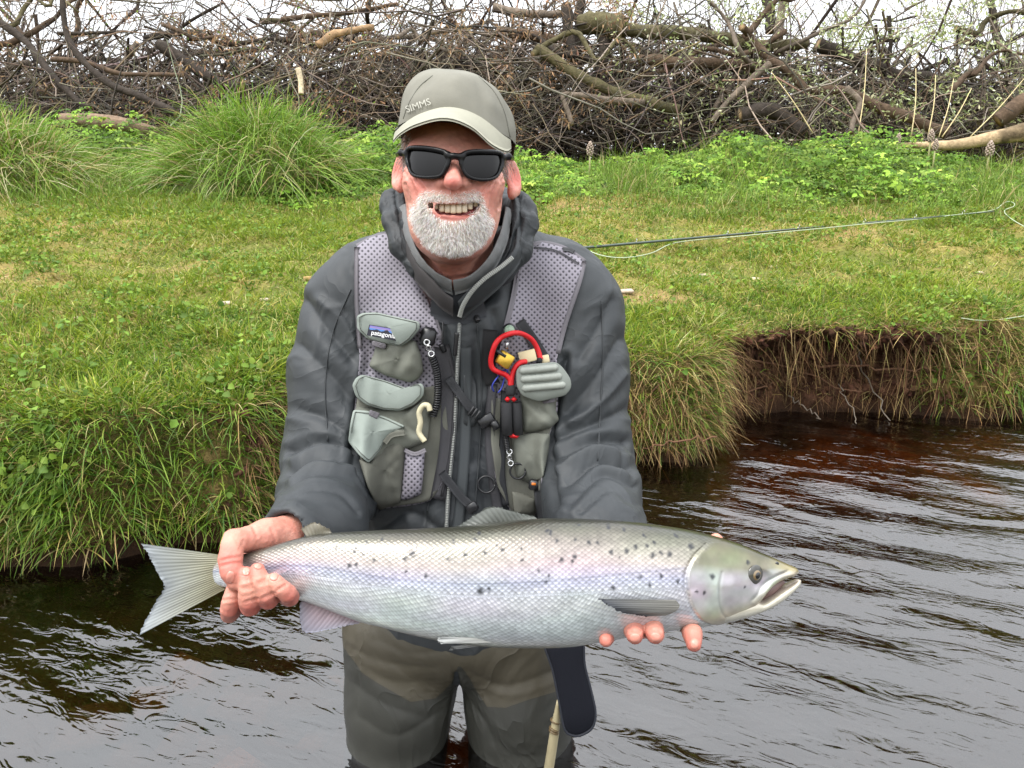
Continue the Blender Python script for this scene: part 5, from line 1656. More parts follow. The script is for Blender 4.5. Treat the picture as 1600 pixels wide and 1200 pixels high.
hood_sheet([p(634, 298, 1.10), p(633, 335, 1.062), p(642, 380, 1.042), p(664, 418, 1.038), p(698, 452, 1.045)], [p(600, 297, 1.15), p(601, 345, 1.12), p(616, 396, 1.105), p(648, 432, 1.095), p(690, 474, 1.085)], 5)
hood_sheet([p(796, 300, 1.10), p(800, 338, 1.066), p(796, 380, 1.05), p(776, 420, 1.045), p(736, 456, 1.05)], [p(812, 296, 1.15), p(836, 342, 1.125), p(833, 372, 1.11), p(806, 424, 1.10), p(742, 482, 1.085)], 8)
hob = BVHc(np.concatenate([jv, cv]), np.concatenate([jq, cq + len(jv)]))


def strip3(up, lo, thick=.003, n=48, rows=5, belly=.004):
    A, B = resample(np.array(up), n), resample(np.array(lo), n)
    G3 = np.stack([A + (B - A) * (k / rows) + np.array([0, 0, belly * math.sin(math.pi * k / rows)]) for k in range(rows + 1)])
    G3 = G3 + .0009 * fbm(G3 * 70, 50, 2)[..., None]
    V = np.concatenate([G3.reshape(-1, 3), (G3 - [0, 0, thick]).reshape(-1, 3)]); o = (rows + 1) * n
    i = np.arange(rows)[:, None] * n; j = np.arange(n - 1)[None]
    q = np.stack([i + j, i + n + j, i + n + j + 1, i + j + 1], -1).reshape(-1, 4)
    e = np.arange(n - 1); e2 = rows * n + e
    return V, np.concatenate([q, q[:, ::-1] + o, np.stack([e, e + 1, e + 1 + o, e + o], 1), np.stack([e2, e2 + 1, e2 + 1 + o, e2 + o], 1)])


M_shirt = mat('shirt_knit', lin(116, 117, 117), rough=.9, var=.1, vscale=90, bump=.5, bscale=600, bdist=.0012)
V, q = strip3([p(634, 318, 1.06), p(640, 355, 1.035), p(654, 395, 1.02), p(680, 424, 1.012), p(706, 437, 1.01)], [p(622, 326, 1.075), p(630, 372, 1.055), p(648, 415, 1.045), p(680, 446, 1.038), p(708, 460, 1.035)])
col_l = part('shirt_collar', mesh_np('shirt_collar', W(V), q), M_shirt, person)
V, q = strip3([p(708, 437, 1.012), p(732, 431, 1.012), p(760, 406, 1.02), p(780, 368, 1.035), p(790, 322, 1.06)], [p(712, 460, 1.035), p(740, 450, 1.038), p(772, 422, 1.045), p(793, 378, 1.055), p(800, 328, 1.075)])
part('shirt_collar', mesh_np('shirt_collar', W(V), q), M_shirt, person)
# jacket stand-up collar flap at the right, with its zip
V, q = strip3([p(716, 470, 1.03), p(745, 440, 1.018), p(776, 418, 1.02), p(803, 388, 1.035), p(808, 352, 1.06)], [p(722, 500, 1.06), p(760, 468, 1.045), p(792, 438, 1.045), p(818, 400, 1.055), p(822, 355, 1.075)], belly=.006)
part('collar', mesh_np('collar', W(V), q), M_jacket, jacket)
V, q = strip3([p(628, 330, 1.06), p(636, 370, 1.045), p(652, 410, 1.03), p(684, 446, 1.02), p(708, 466, 1.025)], [p(618, 345, 1.08), p(622, 392, 1.07), p(642, 430, 1.055), p(680, 474, 1.045), p(708, 496, 1.05)], belly=.006)
part('collar', mesh_np('collar', W(V), q), mat('collar_lining', lin(58, 55, 55), rough=.8), jacket)

V, q = strip3([p(676, 436, 1.045), p(712, 452, 1.036), p(750, 432, 1.045)], [p(672, 500, 1.078), p(714, 508, 1.072), p(760, 496, 1.078)], belly=.004)
part('shirt_placket', mesh_np('shirt_placket', W(V), q), mat('shirt_dark', lin(52, 54, 58), rough=.85, bump=.4, bscale=500, bdist=.001), person)
# zip down the front
M_zip = mat('zip_tape', lin(104, 106, 105), rough=.7, var=.1, vscale=200)
M_tooth = mat('zip_tooth', lin(150, 152, 147), rough=.35)
zp = [(718, 495), (716, 540), (713, 600), (709, 680), (702, 750), (697, 830)]
zo = ribbon_part('zipper', jb, zp, 7, M_zip, jacket, n=60, off=.004, smooth=10)
L3, Q2 = surf_line(jb, zp, 130, .0052, 8)
up_z = [p(800, 404, 1.03), p(782, 419, 1.022), p(758, 436, 1.016), p(738, 456, 1.018), p(724, 478, 1.03), p(718, 497, 1.045)]
L4 = resample(np.array(up_z), 46) + [0, 0, .006]
part('zip_teeth', mesh_np('zip_teeth', *[W(q) if k == 0 else q for k, q in enumerate(merge([rbox(c, (.0036, .0016, .002), None, .5) for c in L3]))]), M_tooth, zo)
items = []
for a, b_ in zip(L4[:-1], L4[1:]):
    d = (b_ - a) / np.linalg.norm(b_ - a); s_ = np.cross(d, [0, 0, 1]); s_ /= np.linalg.norm(s_); ax = np.stack([s_, d, np.cross(s_, d)])
    items.append(rbox(a, (.0062, .0026, .003), ax, .5))
part('zip_teeth', mesh_np('zip_teeth', *[W(q) if k == 0 else q for k, q in enumerate(merge(items))]), M_tooth, zo)
ribbon_part('storm_flap', jb, [(728, 540), (728, 620), (726, 700), (720, 780), (714, 830)], 17, mat('storm_flap', lin(56, 60, 62), rough=.65), jacket, n=50, off=.0035, smooth=10, thick=.003)
M_black = mat('black_webbing', lin(36, 37, 40), rough=.7, bump=.3, bscale=500)
M_plast = mat('black_plastic', lin(26, 26, 28), rough=.35)
for pts, r in (([(693, 476), (692, 510), (691, 540)], .0013), ([(740, 482), (742, 492)], .0013), ([(712, 455), (714, 478)], .003), ([(714, 520), (711, 555)], .0032)):
    L3, _ = surf_line(hob, pts, 16, .006)
    v_, f_ = tube(L3, r, 6); part('zip_pull', mesh_np('zip_pull', W(v_), f_), M_plast, jacket)
for x, y in ((744, 496), (691, 543)):
    L3, _ = surf_line(jb, [(x - 2, y - 5), (x + 3, y + 6)], 6, .007); v_, f_ = tube(L3, .0042, 8); part('zip_pull', mesh_np('zip_pull', W(v_), f_), M_plast, jacket)
# rubber chest tabs either side of the zip
patch_part('chest_tab', jb, [(699, 618), (707, 618), (706, 700), (700, 706), (684, 704), (690, 660)], mat('tab', lin(50, 53, 55), rough=.6), jacket, off=.004, rings=5, nb=40)
patch_part('chest_tab', jb, [(724, 584), (736, 582), (744, 600), (745, 660), (738, 668), (724, 664)], bpy.data.materials['tab'], jacket, off=.004, rings=5, nb=40)

# ---------------------------------------------------------------- waders
S = Sdf(np.array([-.42, -1.36, -1.72]), np.array([.30, -.30, -1.05]), .0042)
S.ell(p(715, 975, 1.285), (.186, .10, .12), .04)
foot_z = -.60
for x0, x1, xk in ((626, 620, 628), (804, 812, 810)):
    hip = p(x0, 985, 1.285); mid = p(xk, 1090, 1.285); low = p(x1, 1190, 1.29)
    fw = W(low); ankle = to_cam(np.array([fw[0] * 1.03, fw[1] + .07, foot_z + .08])); knee = to_cam(np.array([fw[0] * 1.01, fw[1] + .01, -.13]))
    toe = to_cam(np.array([fw[0] * 1.06, fw[1] - .13, foot_z + .04])); heel = to_cam(np.array([fw[0] * 1.03, fw[1] + .10, foot_z + .04]))
    S.chain([hip, mid, low, knee, ankle], [.100, .094, .087, .082, .060], .02)
    S.cap(heel, toe, .05, .042, k=.03)
S.cap(p(714, 1042, 1.2), p(708, 1260, 1.24), .003, .028, k=.006, op='s', sc=(1, 1, .12))
wv, wq = S.mesh(3)
wn = vnormals(wv, wq); wp_ = to_px(wv)
disp = .0016 * fbm(wv * 9, 61, 2)
for pts, w_, dep in [([(545, 1010), (600, 1035), (680, 1045)], 10, .007), ([(560, 1040), (620, 1065), (700, 1062)], 9, .006), ([(540, 1060), (600, 1100), (660, 1120)], 9, .006), ([(560, 1120), (620, 1150), (690, 1110)], 12, .008), ([(730, 1050), (790, 1072), (862, 1050)], 9, .008), ([(745, 1070), (800, 1086), (866, 1066)], 6, -.004),
                      ([(720, 1080), (760, 1130), (770, 1160)], 8, .008), ([(770, 1150), (800, 1180), (850, 1180)], 9, .005), ([(548, 1020), (560, 1060), (556, 1110)], 8, .006), ([(590, 1000), (640, 1020), (690, 1018)], 8, .005)]:
    d = segdist(wp_, resample(np.array(pts, float), 30))
    disp -= .2 * dep * np.clip(wn[:, 2] + .2, 0, 1) * (1.5 * np.exp(-(d / w_) * 1.8) - .35 * np.exp(-((d - 1.7 * w_) / w_) ** 2))
wv = wv + wn * disp[:, None]
upl = np.interp(wp_[:, 0], [520, 539, 565, 589, 642, 680, 706, 714, 717, 736, 761, 790, 824, 864, 900], [1000, 1015, 1050, 1066, 1097, 1091, 1066, 1045, 1038, 1063, 1104, 1106, 1094, 1082, 1070])
up = np.clip((upl - wp_[:, 1]) / 3 + .5, 0, 1)[:, None]
wc = np.repeat(np.clip((upl - wp_[:, 1]) / 60 + .5, 0, 1)[:, None], 3, 1)
M_wader = mat('wader_cloth', attr=True, rough=.5, bump=.35, bscale=500, bdist=.0008, spec=.4, wrinkle=.6, wscale=6.0)
t = M_wader.node_tree; L = t.links.new; b = t.nodes['Principled BSDF']       # the sewn knee panels: one clean edge between two cloths
a_n = [q_ for q_ in t.nodes if q_.type == 'ATTRIBUTE'][0]
cr = N(t, 'ShaderNodeValToRGB'); L(a_n.outputs['Fac'], cr.inputs['Fac'])
cr.color_ramp.elements[0].position = .485; cr.color_ramp.elements[0].color = (*lin(48, 48, 43), 1)
cr.color_ramp.elements[1].position = .505; cr.color_ramp.elements[1].color = (*lin(70, 65, 53), 1)
e_ = cr.color_ramp.elements.new(.495); e_.color = (*lin(34, 34, 30), 1)
nz = N(t, 'ShaderNodeTexNoise', Scale=9.0, Detail=5.0); tco = N(t, 'ShaderNodeTexCoord'); L(tco.outputs['Object'], nz.inputs['Vector'])
mr = N(t, 'ShaderNodeMapRange'); mr.inputs['From Min'].default_value = .3; mr.inputs['From Max'].default_value = .7; mr.inputs['To Min'].default_value = .75; mr.inputs['To Max'].default_value = 1.2; L(nz.outputs['Fac'], mr.inputs['Value'])
mm = N(t, 'ShaderNodeMix', data_type='RGBA', blend_type='MULTIPLY'); mm.inputs['Factor'].default_value = 1; L(cr.outputs[0], mm.inputs['A']); L(mr.outputs[0], mm.inputs['B']); L(mm.outputs['Result'], b.inputs['Base Color'])
me = mesh_np('waders', W(wv), wq); set_col(me, wc)
waders = part('waders', me, M_wader, person, 'brown and grey chest waders, wet below the knee patches')

# ---------------------------------------------------------------- fishing vest over the jacket
m_, t, b, out = mat_new('vest_mesh')
L = t.links.new
uvn = N(t, 'ShaderNodeUVMap')
mp = N(t, 'ShaderNodeMapping'); mp.inputs['Scale'].default_value = (15.5, 15.5, 1); mp.inputs['Rotation'].default_value = (0, 0, R(45)); L(uvn.outputs[0], mp.inputs['Vector'])
nzd = N(t, 'ShaderNodeTexNoise', Scale=2.0); L(uvn.outputs[0], nzd.inputs['Vector'])
add = N(t, 'ShaderNodeMix', data_type='RGBA', blend_type='LINEAR_LIGHT'); add.inputs['Factor'].default_value = .5
L(mp.outputs[0], add.inputs['A']); L(nzd.outputs['Color'], add.inputs['B'])
vo = N(t, 'ShaderNodeTexVoronoi', Scale=1.0, Randomness=0.0, voronoi_dimensions='2D'); L(add.outputs['Result'], vo.inputs['Vector'])
cr = N(t, 'ShaderNodeValToRGB'); L(vo.outputs['Distance'], cr.inputs['Fac'])
cr.color_ramp.elements[0].position = .20; cr.color_ramp.elements[0].color = (*lin(62, 60, 66), 1)
cr.color_ramp.elements[1].position = .33; cr.color_ramp.elements[1].color = (*lin(136, 131, 140), 1)
L(cr.outputs[0], b.inputs['Base Color']); b.inputs['Roughness'].default_value = .8
bp = N(t, 'ShaderNodeBump', Strength=.8, Distance=.001); L(vo.outputs['Distance'], bp.inputs['Height']); bp.invert = False; L(bp.outputs[0], b.inputs['Normal'])
M_mesh = m_
M_trim = mat('vest_trim', lin(108, 104, 109), rough=.8, bump=.3, bscale=500)
M_dark = mat('vest_dark', lin(56, 55, 58), rough=.75, var=.12, vscale=30, bump=.3, bscale=300)
M_pkt = mat('pocket_cloth', lin(114, 116, 106), rough=.85, var=.16, vscale=14, bump=.35, bscale=500, bdist=.0008, vcol=lin(96, 98, 89))
M_flap = mat('flap_cloth', lin(132, 140, 133), rough=.85, var=.10, vscale=16, bump=.35, bscale=500, bdist=.0008)
M_pktd = mat('pocket_worn', lin(98, 98, 89), rough=.85, var=.25, vscale=12, bump=.4, bscale=300, bdist=.0008, vcol=lin(74, 74, 66))

me = None
VL = [(556, 386), (575, 372), (604, 364), (630, 366), (648, 412), (668, 466), (690, 530), (702, 600), (700, 690), (690, 758), (672, 784), (640, 790), (592, 796), (566, 730), (552, 660), (562, 560), (556, 470)]
VR = [(818, 384), (836, 376), (880, 386), (914, 408), (906, 440), (884, 505), (870, 560), (872, 640), (852, 700), (846, 756), (842, 804), (800, 804), (776, 760), (766, 690), (766, 600), (786, 525), (803, 460), (812, 410)]
wr = lambda Q, r: .0022 * fbm(np.stack([Q[..., 0] / 38, Q[..., 1] / 60, Q[..., 0] * 0], -1), 77, 2)
V, Fq, uv = patch(jb, VL, off=.006, rings=34, nb=150, ctr=(618, 585), smooth=14, fn=wr)
me = mesh_np('vest', W(V), Fq); set_uv(me, uv)
vest = part('vest', me, M_mesh, person, 'grey mesh fishing vest with pockets')
V2, Fq2, uv2 = patch(jb, VR, off=.006, rings=34, nb=150, ctr=(828, 600), smooth=14, fn=wr)
me = mesh_np('vest_panel', W(V2), Fq2); set_uv(me, uv2)
part('vest_panel', me, M_mesh, vest)
vv = np.concatenate([jv, V, V2]); vq = np.concatenate([jq, Fq + len(jv), Fq2 + len(jv) + len(V)])
vb = BVHc(vv, vq)
for pts, w_ in (([(557, 386), (557, 470), (562, 545)], 7), ([(557, 384), (590, 368), (632, 365)], 6), ([(913, 408), (905, 442), (884, 505), (872, 552)], 7), ([(822, 384), (850, 379), (884, 388), (914, 408)], 6), ([(632, 366), (648, 412), (668, 466), (690, 530)], 8), ([(812, 404), (803, 460), (787, 525)], 8)):
    ribbon_part('trim', vb, pts, w_, M_trim, vest, off=.003, n=24, across=2)
ribbon_part('zip_tape', vb, [(690, 540), (700, 590), (701, 650), (697, 710), (684, 780)], 24, M_dark, vest, off=.004, n=30)
ribbon_part('zip_tape', vb, [(698, 545), (709, 590), (709, 640), (703, 710), (690, 775)], 4, mat('zip_black', lin(44, 43, 46), rough=.5), vest, off=.006, n=30, across=2)
ribbon_part('zip_tape', vb, [(770, 600), (765, 660), (768, 730), (778, 800)], 15, M_dark, vest, off=.004, n=30)
ribbon_part('zip_tape', vb, [(788, 610), (786, 680), (784, 740), (790, 790)], 11, M_black, vest, off=.005, n=30)
ribbon_part('shoulder_seam', vb, [(836, 386), (870, 392), (905, 412)], 2.5, M_dark, vest, off=.0035, n=16, across=2)
ribbon_part('shoulder_clip', vb, [(880, 389), (890, 390), (897, 394)], 6, M_plast, vest, off=.008, n=8, across=2, thick=.005)

patch_part('lower_panel', vb, [(562, 600), (640, 610), (693, 600), (702, 690), (691, 758), (672, 783), (592, 795), (566, 730), (552, 660)], M_pktd, vest, off=.0035, rings=16, nb=80, smooth=8, fn=wr)
patch_part('lower_panel', vb, [(768, 620), (820, 630), (871, 600), (868, 650), (851, 700), (845, 756), (841, 802), (801, 802), (777, 760), (767, 690)], M_pktd, vest, off=.0035, rings=16, nb=80, smooth=8, fn=wr)
fold = lambda cx, cy, ang_, w_, dep: (lambda Q, r: -dep * np.exp(-(((Q[..., 0] - cx) * math.sin(R(ang_)) - (Q[..., 1] - cy) * math.cos(R(ang_))) / w_) ** 2) * (1 - r ** 3))
wob = lambda s_, a_: (lambda Q, r: a_ * fbm(np.stack([Q[..., 0] / s_, Q[..., 1] / s_, Q[..., 0] * 0], -1), int(s_), 2) * (1 - r ** 4))
both = lambda *fs: (lambda Q, r: sum(f(Q, r) for f in fs))


def pocket(poly, mt, off, bulge, label=None, fn=None, name='pocket', **kw):
    return patch_part(name, vb, poly, mt, vest, label, off=off, bulge=bulge, fn=fn, rings=14, nb=72, smooth=8, **kw)


def stitch(poly, off, inset=.90):
    Q = np.array(poly, float); c = Q.mean(0); Q = c + (Q - c) * inset
    L3, _ = surf_line(vb, resample(np.concatenate([Q, Q[:1]]), 60, False, False), 70, off)
    v_, f_ = tube(L3, .0007, 4, False); part('stitching', mesh_np('stitching', W(v_), f_), bpy.data.materials.get('stitch') or mat('stitch', lin(88, 92, 86), rough=.9), vest)


# left (as seen) pockets
pocket([(590, 528), (650, 532), (658, 556), (662, 580), (654, 592), (640, 598), (600, 586), (576, 572), (584, 552)], M_pkt, .010, .018, fn=both(fold(625, 565, 110, 8, .006), wob(22, .003)))
f1 = [(557, 494), (566, 489), (588, 488), (656, 503), (656, 514), (642, 531), (628, 541), (600, 537), (574, 530), (558, 514)]
flap1 = pocket(f1, M_flap, .026, .005, 'pale flap with a woven label', name='flap')
patch_part('tab', vb, [(582, 532), (604, 538), (602, 546), (581, 540)], M_trim, vest, off=.030, rings=3, nb=24)
pocket([(557, 634), (600, 640), (640, 640), (664, 622), (672, 650), (668, 690), (640, 700), (600, 712), (575, 722), (545, 692), (548, 655)], M_pkt, .009, .017, fn=both(fold(610, 652, 32, 6, .006), fold(640, 680, 70, 8, .004), wob(26, .004)))
f2 = [(550, 602), (556, 590), (566, 585), (600, 594), (636, 607), (658, 598), (663, 604), (662, 618), (648, 632), (626, 642), (598, 640), (572, 632), (556, 620)]
pocket(f2, M_flap, .025, .005, 'plain pale flap over the lower pocket', name='flap')
patch_part('tab', vb, [(578, 640), (594, 646), (589, 655), (576, 648)], M_trim, vest, off=.028, rings=3, nb=24)
f3 = [(552, 640), (575, 642), (604, 652), (634, 666), (618, 674), (603, 686), (592, 706), (576, 724), (560, 710), (544, 690), (547, 664)]
pocket(f3, M_flap, .024, .006, fn=wob(30, .002), name='flap')
pocket([(603, 684), (632, 672), (634, 700), (630, 740), (626, 785), (592, 798), (574, 760), (560, 716), (576, 726), (592, 708)], M_pktd, .010, .017, 'worn darker lower pouch', fn=both(fold(600, 740, 75, 8, .004), wob(20, .003)))
ribbon_part('elastic_hem', vb, [(601, 692), (612, 680), (632, 676)], 8, M_pktd, vest, off=.030, n=20, across=3)
pocket([(632, 702), (648, 708), (664, 702), (662, 740), (658, 772), (640, 780), (626, 782), (629, 745)], M_mesh, .008, .010, name='mesh_pocket')
ribbon_part('mesh_pocket_hem', vb, [(632, 703), (648, 709), (665, 703)], 6, M_trim, vest, off=.018, n=14, across=2)
stitch(f1, .0285, .9); stitch(f2, .0278, .9); stitch(f3, .0272, .9)
# right (as seen) pockets
pocket([(812, 600), (862, 606), (868, 640), (874, 656), (862, 668), (838, 674), (818, 676), (814, 640)], M_pkt, .009, .018, fn=both(fold(850, 645, 40, 7, .006), wob(22, .003)))
pocket([(800, 684), (830, 676), (860, 678), (858, 700), (852, 730), (848, 748), (828, 755), (808, 746), (802, 715)], M_pkt, .008, .014, fn=wob(24, .003))
pocket([(800, 768), (820, 772), (836, 780), (836, 810), (806, 812), (802, 790)], M_pktd, .008, .008)
patch_part('tab', vb, [(846, 620), (868, 617), (868, 628), (848, 631)], M_trim, vest, off=.026, rings=3, nb=24)
# webbing and buckles
ribbon_part('strap', vb, [(700, 590), (716, 612), (732, 634), (742, 645)], 13, M_black, vest, off=.011, n=20)
ribbon_part('strap', vb, [(690, 738), (704, 756), (722, 778), (738, 792)], 13, M_black, vest, off=.012, n=20)
ribbon_part('strap', vb, [(812, 502), (828, 524), (842, 545), (852, 562)], 16, M_black, vest, off=.006, n=20)
ribbon_part('hook_patch', vb, [(766, 515), (764, 545), (762, 575), (770, 600)], 22, mat('hook_black', lin(30, 30, 31), rough=.95), vest, off=.005, n=20)


def on(bvh, x, y, off): return p(x, y, cast(bvh, x, y) - off)


def pbox(name, x, y, off, size_px, rot, depth, mt, parent, bev=.3, label=None):
    c = on(vb, x, y, off); d = -c[2]
    rr = Matrix.Rotation(R(rot), 3, 'Z')
    V, F = rbox(c, (size_px[0] * d / FPX, size_px[1] * d / FPX, depth), np.array(rr), bev)
    return part(name, mesh_np(name, W(V), F), mt, parent, label)


for k in range(3):
    pbox('buckle_bar', 736 + k * 5, 642 + k * 3.2, .016, (3, 17), 35, .005, M_plast, vest)
pbox('buckle', 760, 657, .014, (26, 17), -32, .009, M_plast, vest, .4)
pbox('buckle', 774, 664, .014, (12, 15), -32, .011, M_plast, vest, .5)
pbox('buckle', 738, 793, .016, (18, 15), -35, .008, M_plast, vest, .4)
pbox('release_buckle', 838, 758, .018, (24, 17), 8, .012, M_plast, vest, .5)
pbox('release_button', 834, 756, .0265, (9, 6), 8, .005, mat('orange_plastic', lin(216, 120, 40), rough=.4), vest, .6)
ribbon_part('strap', vb, [(844, 766), (846, 786), (850, 812)], 20, M_black, vest, off=.012, n=14)
# woven label
LBL = np.array([(577, 507), (626, 515), (622, 533), (573, 524)], float)
V, Fq, uv = patch(vb, LBL, off=.0345, rings=5, nb=40, smooth=4, skirt=-.028, round_corner=False)
m_, t, b, out = mat_new('woven_label')
at = N(t, 'ShaderNodeAttribute', attribute_name='Col'); t.links.new(at.outputs['Color'], b.inputs['Base Color']); b.inputs['Roughness'].default_value = .8
nu, nv_ = 50, 24
D0 = np.nanmean([cast(vb, x, y) for x, y in LBL]) - .0355
Dc = np.array([cast(vb, x, y) for x, y in LBL]); Dc = np.where(np.isnan(Dc), np.nanmean(Dc), Dc)
g, c_ = [], []
for a in range(nv_ + 1):
    for bb in range(nu + 1):
        s_, q_ = bb / nu, a / nv_
        Q = (LBL[0] * (1 - s_) + LBL[1] * s_) * (1 - q_) + (LBL[3] * (1 - s_) + LBL[2] * s_) * q_
        g.append(p(*Q, D0 - .0035))
        ridge = .50 + .20 * abs(math.sin(s_ * 9.5 + .6)) - .16 * math.exp(-((s_ - .55) / .08) ** 2)
        if min(s_, 1 - s_) < .035 or min(q_, 1 - q_) < .08: cc = lin(30, 30, 40)
        elif q_ < .17: cc = lin(120, 112, 172)
        elif q_ < ridge * .62: cc = lin(84, 124, 186) if q_ > .26 else lin(140, 120, 160)
        else: cc = lin(34, 34, 44)
        c_.append(cc)
i = np.arange(nv_)[:, None] * (nu + 1); j = np.arange(nu)[None]
q = np.stack([i + j, i + nu + 1 + j, i + nu + 2 + j, i + j + 1], -1).reshape(-1, 4)
me = mesh_np('woven_label', W(np.array(g)), q); set_col(me, np.array(c_))
label = part('woven_label', me, m_, flap1)
lb_bvh = BVHc(np.array(g), q)
text_on('patagonia', lb_bvh, (580, 522.6), (49, 8), 10, .0008, mat('label_thread', lin(226, 226, 226), rough=.7), label, width=38, bold=.012)
label.name = 'woven_label'

# ================================================================ GEAR HANGING ON THE VEST
def tube_thing(name, pts, r, mt, label_, cat, off, n=60, ns=8, bvh=None):
    L3, _ = surf_line(bvh or vb, pts, n, off)
    Wp = W(L3); v_, f_ = tube(Wp, r, ns)
    return thing(name, label_, cat, tuple(Wp[0]), None, mesh_np(name, v_, f_), mt), L3


def coil(L3, r, turns, wire):
    n = turns * 10
    P = resample(L3, n); T = np.gradient(P, axis=0); T /= np.linalg.norm(T, axis=1, keepdims=True)
    A = np.cross(T, [0, 0, 1.0]); A /= np.linalg.norm(A, axis=1, keepdims=True); B = np.cross(T, A)
    a = np.linspace(0, turns * 2 * np.pi, n)[:, None]
    return tube(W(P + r * (np.cos(a) * A + np.sin(a) * B)), wire, 5)


def ring_v(x, y, off, rpx, wire, bvh=None, tilt=0.0):
    c = on(bvh or vb, x, y, off); d = -c[2]
    a = np.linspace(0, 2 * np.pi, 33)
    P = c + rpx * d / FPX * np.stack([np.cos(a), np.sin(a), tilt * np.sin(a)], -1)
    return tube(W(P), wire, 7)


M_red = mat('red_cord', lin(206, 22, 30), rough=.55, bump=.5, bscale=900, bdist=.001)
M_foam = mat('black_foam', lin(40, 40, 42), rough=.9, bump=.4, bscale=300)
root = thing('retractor', 'black coiled tether with a steel clip on the pocketed vest side', 'tether', tuple(W(on(vb, 670, 535, .02))))
pbox('reel', 669, 526, .010, (24, 30), 12, .012, M_plast, root, .8)
L3, _ = surf_line(vb, [(674, 556), (681, 575), (684, 600), (683, 630), (676, 650)], 40, .014)
part('coil', mesh_np('coil', *coil(L3, .0046, 26, .0016)), M_plast, root)
for k, (x, y) in enumerate(((667, 535), (670, 544), (674, 553))):
    part('clip_link', mesh_np('clip_link', *ring_v(x, y, .020, 4.2 if k % 2 == 0 else 3.6, .0013, tilt=1.0 * (k % 2))), M_metal, root)
nip, _ = tube_thing('line_loop', [(664, 690), (655, 676), (657, 660), (655, 645), (661, 634), (669, 634), (672, 642)], .0042, mat('cream_strap', lin(190, 182, 152), rough=.7), 'cream elastic loop hanging beside the black coiled tether', 'loop', .028)
root = thing('retractor', 'black coil with a steel clip and key ring on the fly box side', 'tether', tuple(W(on(vb, 795, 690, .02))))
L3, _ = surf_line(vb, [(790, 676), (791, 688), (793, 702)], 14, .016)
part('coil', mesh_np('coil', *coil(L3, .004, 10, .0013)), M_plast, root)
for k, (x, y) in enumerate(((796, 706), (796, 715), (798, 724))): part('clip_link', mesh_np('clip_link', *ring_v(x, y, .018, 4 if k % 2 == 0 else 3.4, .0013, tilt=1.0 * (k % 2))), M_metal, root)
part('key_ring', mesh_np('key_ring', *ring_v(809, 736, .020, 12, .0016)), M_plast, root)
v_, f_ = ring_v(760, 757, .012, 13, .0018)
thing('key_ring', 'black split ring hanging alone beside the zip', 'ring', tuple(v_.mean(0)), None, mesh_np('key_ring', v_, f_), M_plast)

# red corded tool with foam grips
root = thing('corded_tool', 'red cord loop with black foam grips hanging on the vest', 'tool', tuple(W(on(vb, 800, 680, .02))))
L3, _ = surf_line(vb, [(797, 603), (797, 594), (790, 586), (772, 578), (767, 566), (770, 548), (778, 532), (795, 522), (813, 521), (830, 530), (840, 546), (845, 562)], 70, .024, 10)
part('cord', mesh_np('cord', *tube(W(L3), .0039, 9)), M_red, root)
L3, _ = surf_line(vb, [(799, 603), (800, 590), (804, 576), (812, 567), (822, 565)], 30, .024, 6)
part('cord', mesh_np('cord', *tube(W(L3), .0039, 9)), M_red, root)
pbox('cord_sleeve', 798, 610, .024, (16, 18), 0, .012, M_foam, root, .6); pbox('cord_sleeve', 843, 563, .026, (9, 8), -10, .009, M_foam, root, .6)
for x in (793, 803): pbox('red_bead', x, 624, .024, (9, 8), 0, .010, M_red, root, .9)
for x in (791, 807): part('foam_grip', mesh_np('foam_grip', *tube(W(np.array([on(vb, x, 629, .022), on(vb, x + 1, 655, .022), on(vb, x + 2, 679, .022)])), .0078, 12)), M_foam, root)
pbox('red_bead', 803, 681, .022, (16, 7), 5, .011, M_red, root, .9)
# brass-coloured spool
root = thing('tippet_spool', 'gold and black block clipped inside the red cord loop', 'spool', tuple(W(on(vb, 790, 562, .02))))
rr = np.array(Matrix.Rotation(R(32), 3, 'Z'))
c = on(vb, 789, 562, .022); d = -c[2]
V, F = rbox(c, (25 * d / FPX, 23 * d / FPX, .012), rr, .35); part('gold_face', mesh_np('gold_face', W(V), F), mat('gold', lin(196, 160, 62), rough=.3, metal=.7, var=.12, vscale=90), root)
V, F = rbox(c + np.array([-9, 11, 0]) * d / FPX, (25 * d / FPX, 5 * d / FPX, .014), rr, .35); part('black_edge', mesh_np('black_edge', W(V), F), M_plast, root)
part('swivel', mesh_np('swivel', *tube(W(np.array([on(vb, 793, 535, .024), on(vb, 791, 545, .024)])), .0022, 6)), M_metal, root)
# carabiner
root_v, f_ = tube(W(surf_line(vb, [(772, 612), (769, 603), (777, 590), (788, 578), (793, 580), (788, 592), (784, 606), (778, 614)], 40, .020)[0]), .0013, 6)
thing('carabiner', 'small blue wire carabiner beside the red cord', 'carabiner', tuple(root_v.mean(0)), None, mesh_np('carabiner', root_v, f_), mat('blue_wire', lin(52, 62, 150), rough=.3, metal=.5))
# round badge
c = on(vb, 796, 516, .012); d = -c[2]
root = thing('badge', 'small round black and green badge above the red cord', 'badge', tuple(W(c)))
V, F = tube(np.array([c - [0, 0, .004], c, c + [0, 0, .003]]), [.0105, .0105, .0095], 28); part('rim', mesh_np('rim', W(V), F), M_plast, root)
V, F = tube(np.array([c + [0, 0, .003], c + [0, 0, .0042]]), [.0075, .007], 24); part('face', mesh_np('face', W(V), F), mat('badge_green', lin(128, 150, 128), rough=.3, var=.3, vscale=220), root)
